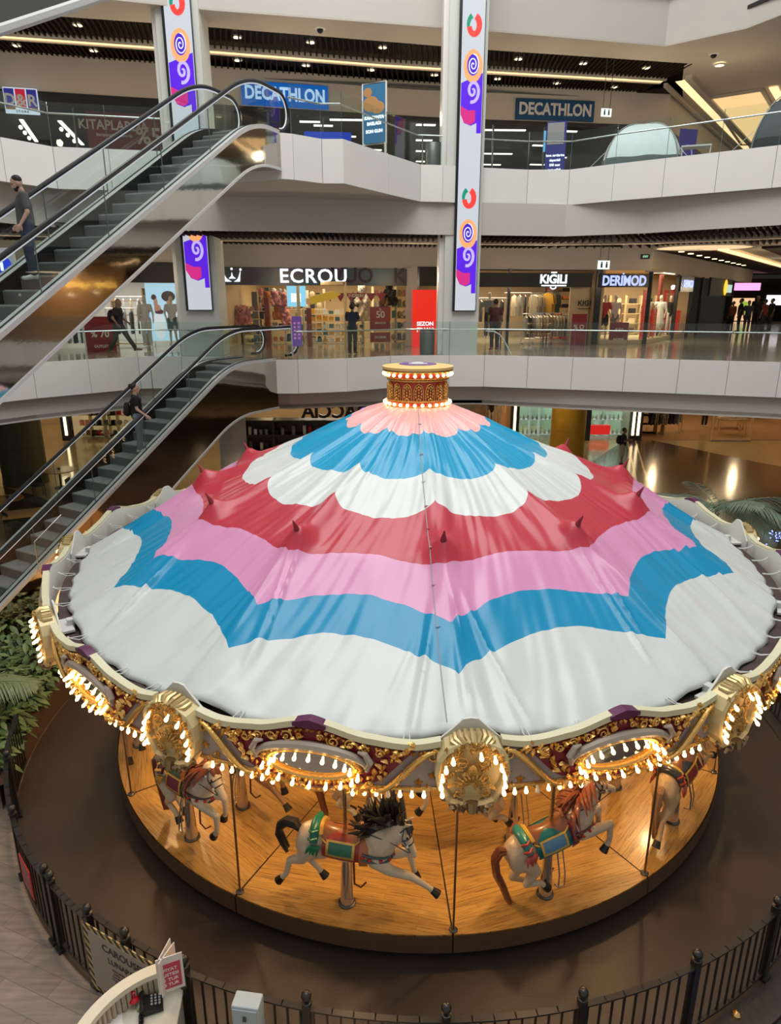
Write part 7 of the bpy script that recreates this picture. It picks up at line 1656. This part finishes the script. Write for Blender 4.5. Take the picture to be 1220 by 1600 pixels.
# planter at the left: curved brown wall, soil, shrubs
pw=mat('brown_planter_wall',(.085,.045,.028),.45,var=.15)
mb=MB(); n=24
for (r0,r1,z) in ((6.62,6.78,.45),):
    mb.lathe([(r0,0),(r0,z),(r1,z),(r1,0)],(CX,CY,0),30,R(150),R(203))
structure(mb,'wall_planter_left',pw)
mb=MB(); mb.lathe([(6.78,.38),(9.2,.38),(9.2,0)],(CX,CY,0),30,R(150),R(196)); structure(mb,'floor_planter_soil',soil)
rr=random.Random(9); words2=['nearest the fence','second from the fence','beside the palm','behind the palm','under the lit board','at the left photo edge','low by the planter wall','tall, behind the others','at the foot of the escalator','left of the escalator foot','between palm and wall','in the middle of the bed','back row, right','back row, left','front row by the brown wall','dark one in the corner']
for i in range(16):
    az=lerp(199,158,i/15)+rr.uniform(-2,2); rd=7.15+(i%3)*.6+rr.uniform(-.1,.15); a=R(az); leafy((CX+rd*math.cos(a),CY+rd*math.sin(a),.38),.48,.62+.1*(i%3),90,'green broad leaved shrub in the left planter, '+words2[i],i+40,size=.20)
for i in range(7):
    az=lerp(198,172,i/6); a=R(az); rd=6.98; leafy((CX+rd*math.cos(a),CY+rd*math.sin(a),.38),.30,.42,60,'low leafy plant hanging over the brown planter wall, %s from the fence'%['first','second','third','fourth','fifth','sixth','seventh'][i],i+80,size=.17)
palm((-7.3,9.9,.38),1.7,9,'feathery palm in the left planter beside the escalator foot',palmg,5,.75)
palm((-7.6,8.4,.38),1.3,8,'smaller feathery palm at the left photo edge below the larger one',palmg,15,.45)
# green bed between escalator and cafe, dark
palm((-11.5,15.0,.0),1.8,9,'dark palm behind the escalator glass at the left edge',palmd,25,.9)
# right hand planting behind the carousel
palm((8.7,17.6,.2),2.3,12,'large grey green palm behind the right side of the carousel',palmd,35,1.75)
palm((10.6,16.4,.2),1.9,10,'palm at the right photo edge behind the scalloped boards',palmd,36,1.4)
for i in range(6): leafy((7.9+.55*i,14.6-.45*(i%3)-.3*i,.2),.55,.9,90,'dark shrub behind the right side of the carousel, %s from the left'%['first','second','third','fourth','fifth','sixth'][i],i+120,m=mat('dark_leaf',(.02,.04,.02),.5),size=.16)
mb=MB(); mb.lathe([(6.9,.25),(9.6,.25),(9.6,0),(6.9,0)],(CX,CY,0),24,R(-8),R(40)); structure(mb,'floor_planter_right',soil)
bl=EM('blue_fairy_light',(.20,.25,1),5)
def fairy(loc,n,sx_,sy_,sz_,label,seed):
    r2=random.Random(seed); t=thing('fairy_lights',label,'fairy lights',loc); pts=[Vector((r2.uniform(-sx_,sx_),r2.uniform(-sy_,sy_),r2.uniform(0,sz_))) for _ in range(n)]; MB().tube(pts,.004,4).build('cable',M['dark'],t); me=MB().ball((0,0,0),.014,6,4).mesh('led',bl)
    for p in pts: link('led',me,t,loc=p)
fairy((8.55,15.0,1.75),26,.16,.14,.22,'tangle of blue fairy lights in the shrubs right of the boards',1); fairy((9.15,15.5,1.85),20,.14,.14,.2,'second tangle of blue fairy lights at the right photo edge',2)
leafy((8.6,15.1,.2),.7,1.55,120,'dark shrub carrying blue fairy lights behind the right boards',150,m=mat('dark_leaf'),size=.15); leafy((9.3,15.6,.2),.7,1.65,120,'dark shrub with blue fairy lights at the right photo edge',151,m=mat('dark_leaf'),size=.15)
# dark bed with lights in the bottom right corner
mb=MB(); mb.lathe([(6.9,.03),(9.5,.03),(9.5,0)],(CX,CY,0),24,R(-75),R(-15)); structure(mb,'floor_dark_bed',mat('black_bed',(.015,.018,.025),.4,bump=.8,bscale=25))
for i,az in enumerate((-66,-60,-54,-48)):
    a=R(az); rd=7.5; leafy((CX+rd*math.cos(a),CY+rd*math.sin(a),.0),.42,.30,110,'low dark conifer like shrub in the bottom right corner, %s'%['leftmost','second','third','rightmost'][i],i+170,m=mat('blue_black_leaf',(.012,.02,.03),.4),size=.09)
a=R(-63.5); fairy((CX+7.1*math.cos(a),CY+7.1*math.sin(a),.12),14,.14,.08,.06,'small cluster of blue fairy lights in the bottom right corner',4)
o=MB().ball((0,0,0),.05,12,8).build('gold_bauble',mat('gold_bauble',(.8,.5,.2),.2,1),loc=gz(1150,1586,.25)); tag(o,'shiny gold bauble in the dark bed at the bottom right','bauble')
# cafe tables at the left, seen through the escalator glass
ct=mat('orange_table_wood',(.36,.17,.05),.3,var=.2)
def cafe(px,py,rx,label,round_=True,L_=1):
    p=gz(px,py,.75); t=thing('cafe_table',label,'table',(p.x,p.y,0),R(25))
    if round_: MB().lathe([(0,.75),(rx,.75),(rx,.71),(0,.71)],n=28).build('table_top',ct,t)
    else: MB().bx(-L_/2,L_/2,-rx,rx,.71,.75).build('table_top',ct,t)
    MB().cyl((0,0,.03),(0,0,.71),.04).build('pedestal',M['dark'],t); MB().lathe([(.25,0),(.25,.03),(.04,.05)],n=16).build('foot',M['dark'],t)
    o=MB().lathe([(0,.76),(.05,.76),(.05,.84),(.0,.84)],n=10).build('table_caddy',M['dark'],loc=(p.x,p.y,0)); tag(o,'small black holder standing on the '+label,'holder')
cafe(92,734,.62,'round wooden cafe table behind the escalator rail'); cafe(75,797,.45,'long wooden cafe table at the left',False,2.6); cafe(12,778,.5,'round cafe table at the left photo edge')
for i,(px,py) in enumerate(((60,760),(115,765),(20,820),(130,790),(150,752))):
    p=gz(px,py,.4); t=thing('cafe_chair','dark cafe chair %s'%['between the round and the long table','right of the round table','before the long table','at the right end of the long table','behind the escalator glass'][i],'chair',(p.x,p.y,0),R(40+50*i)); MB().bx(-.2,.2,-.2,.2,.42,.46).build('seat',M['dark'],t); MB().bx(-.2,.2,.17,.2,.5,.85).build('backrest',M['dark'],t)
    for s in (-1,1):
        for q in (-1,1): MB().cyl((s*.18,q*.18,0),(s*.18,q*.18,.45 if q<0 else .85),.013,n=6).build('leg',M['dark'],t)
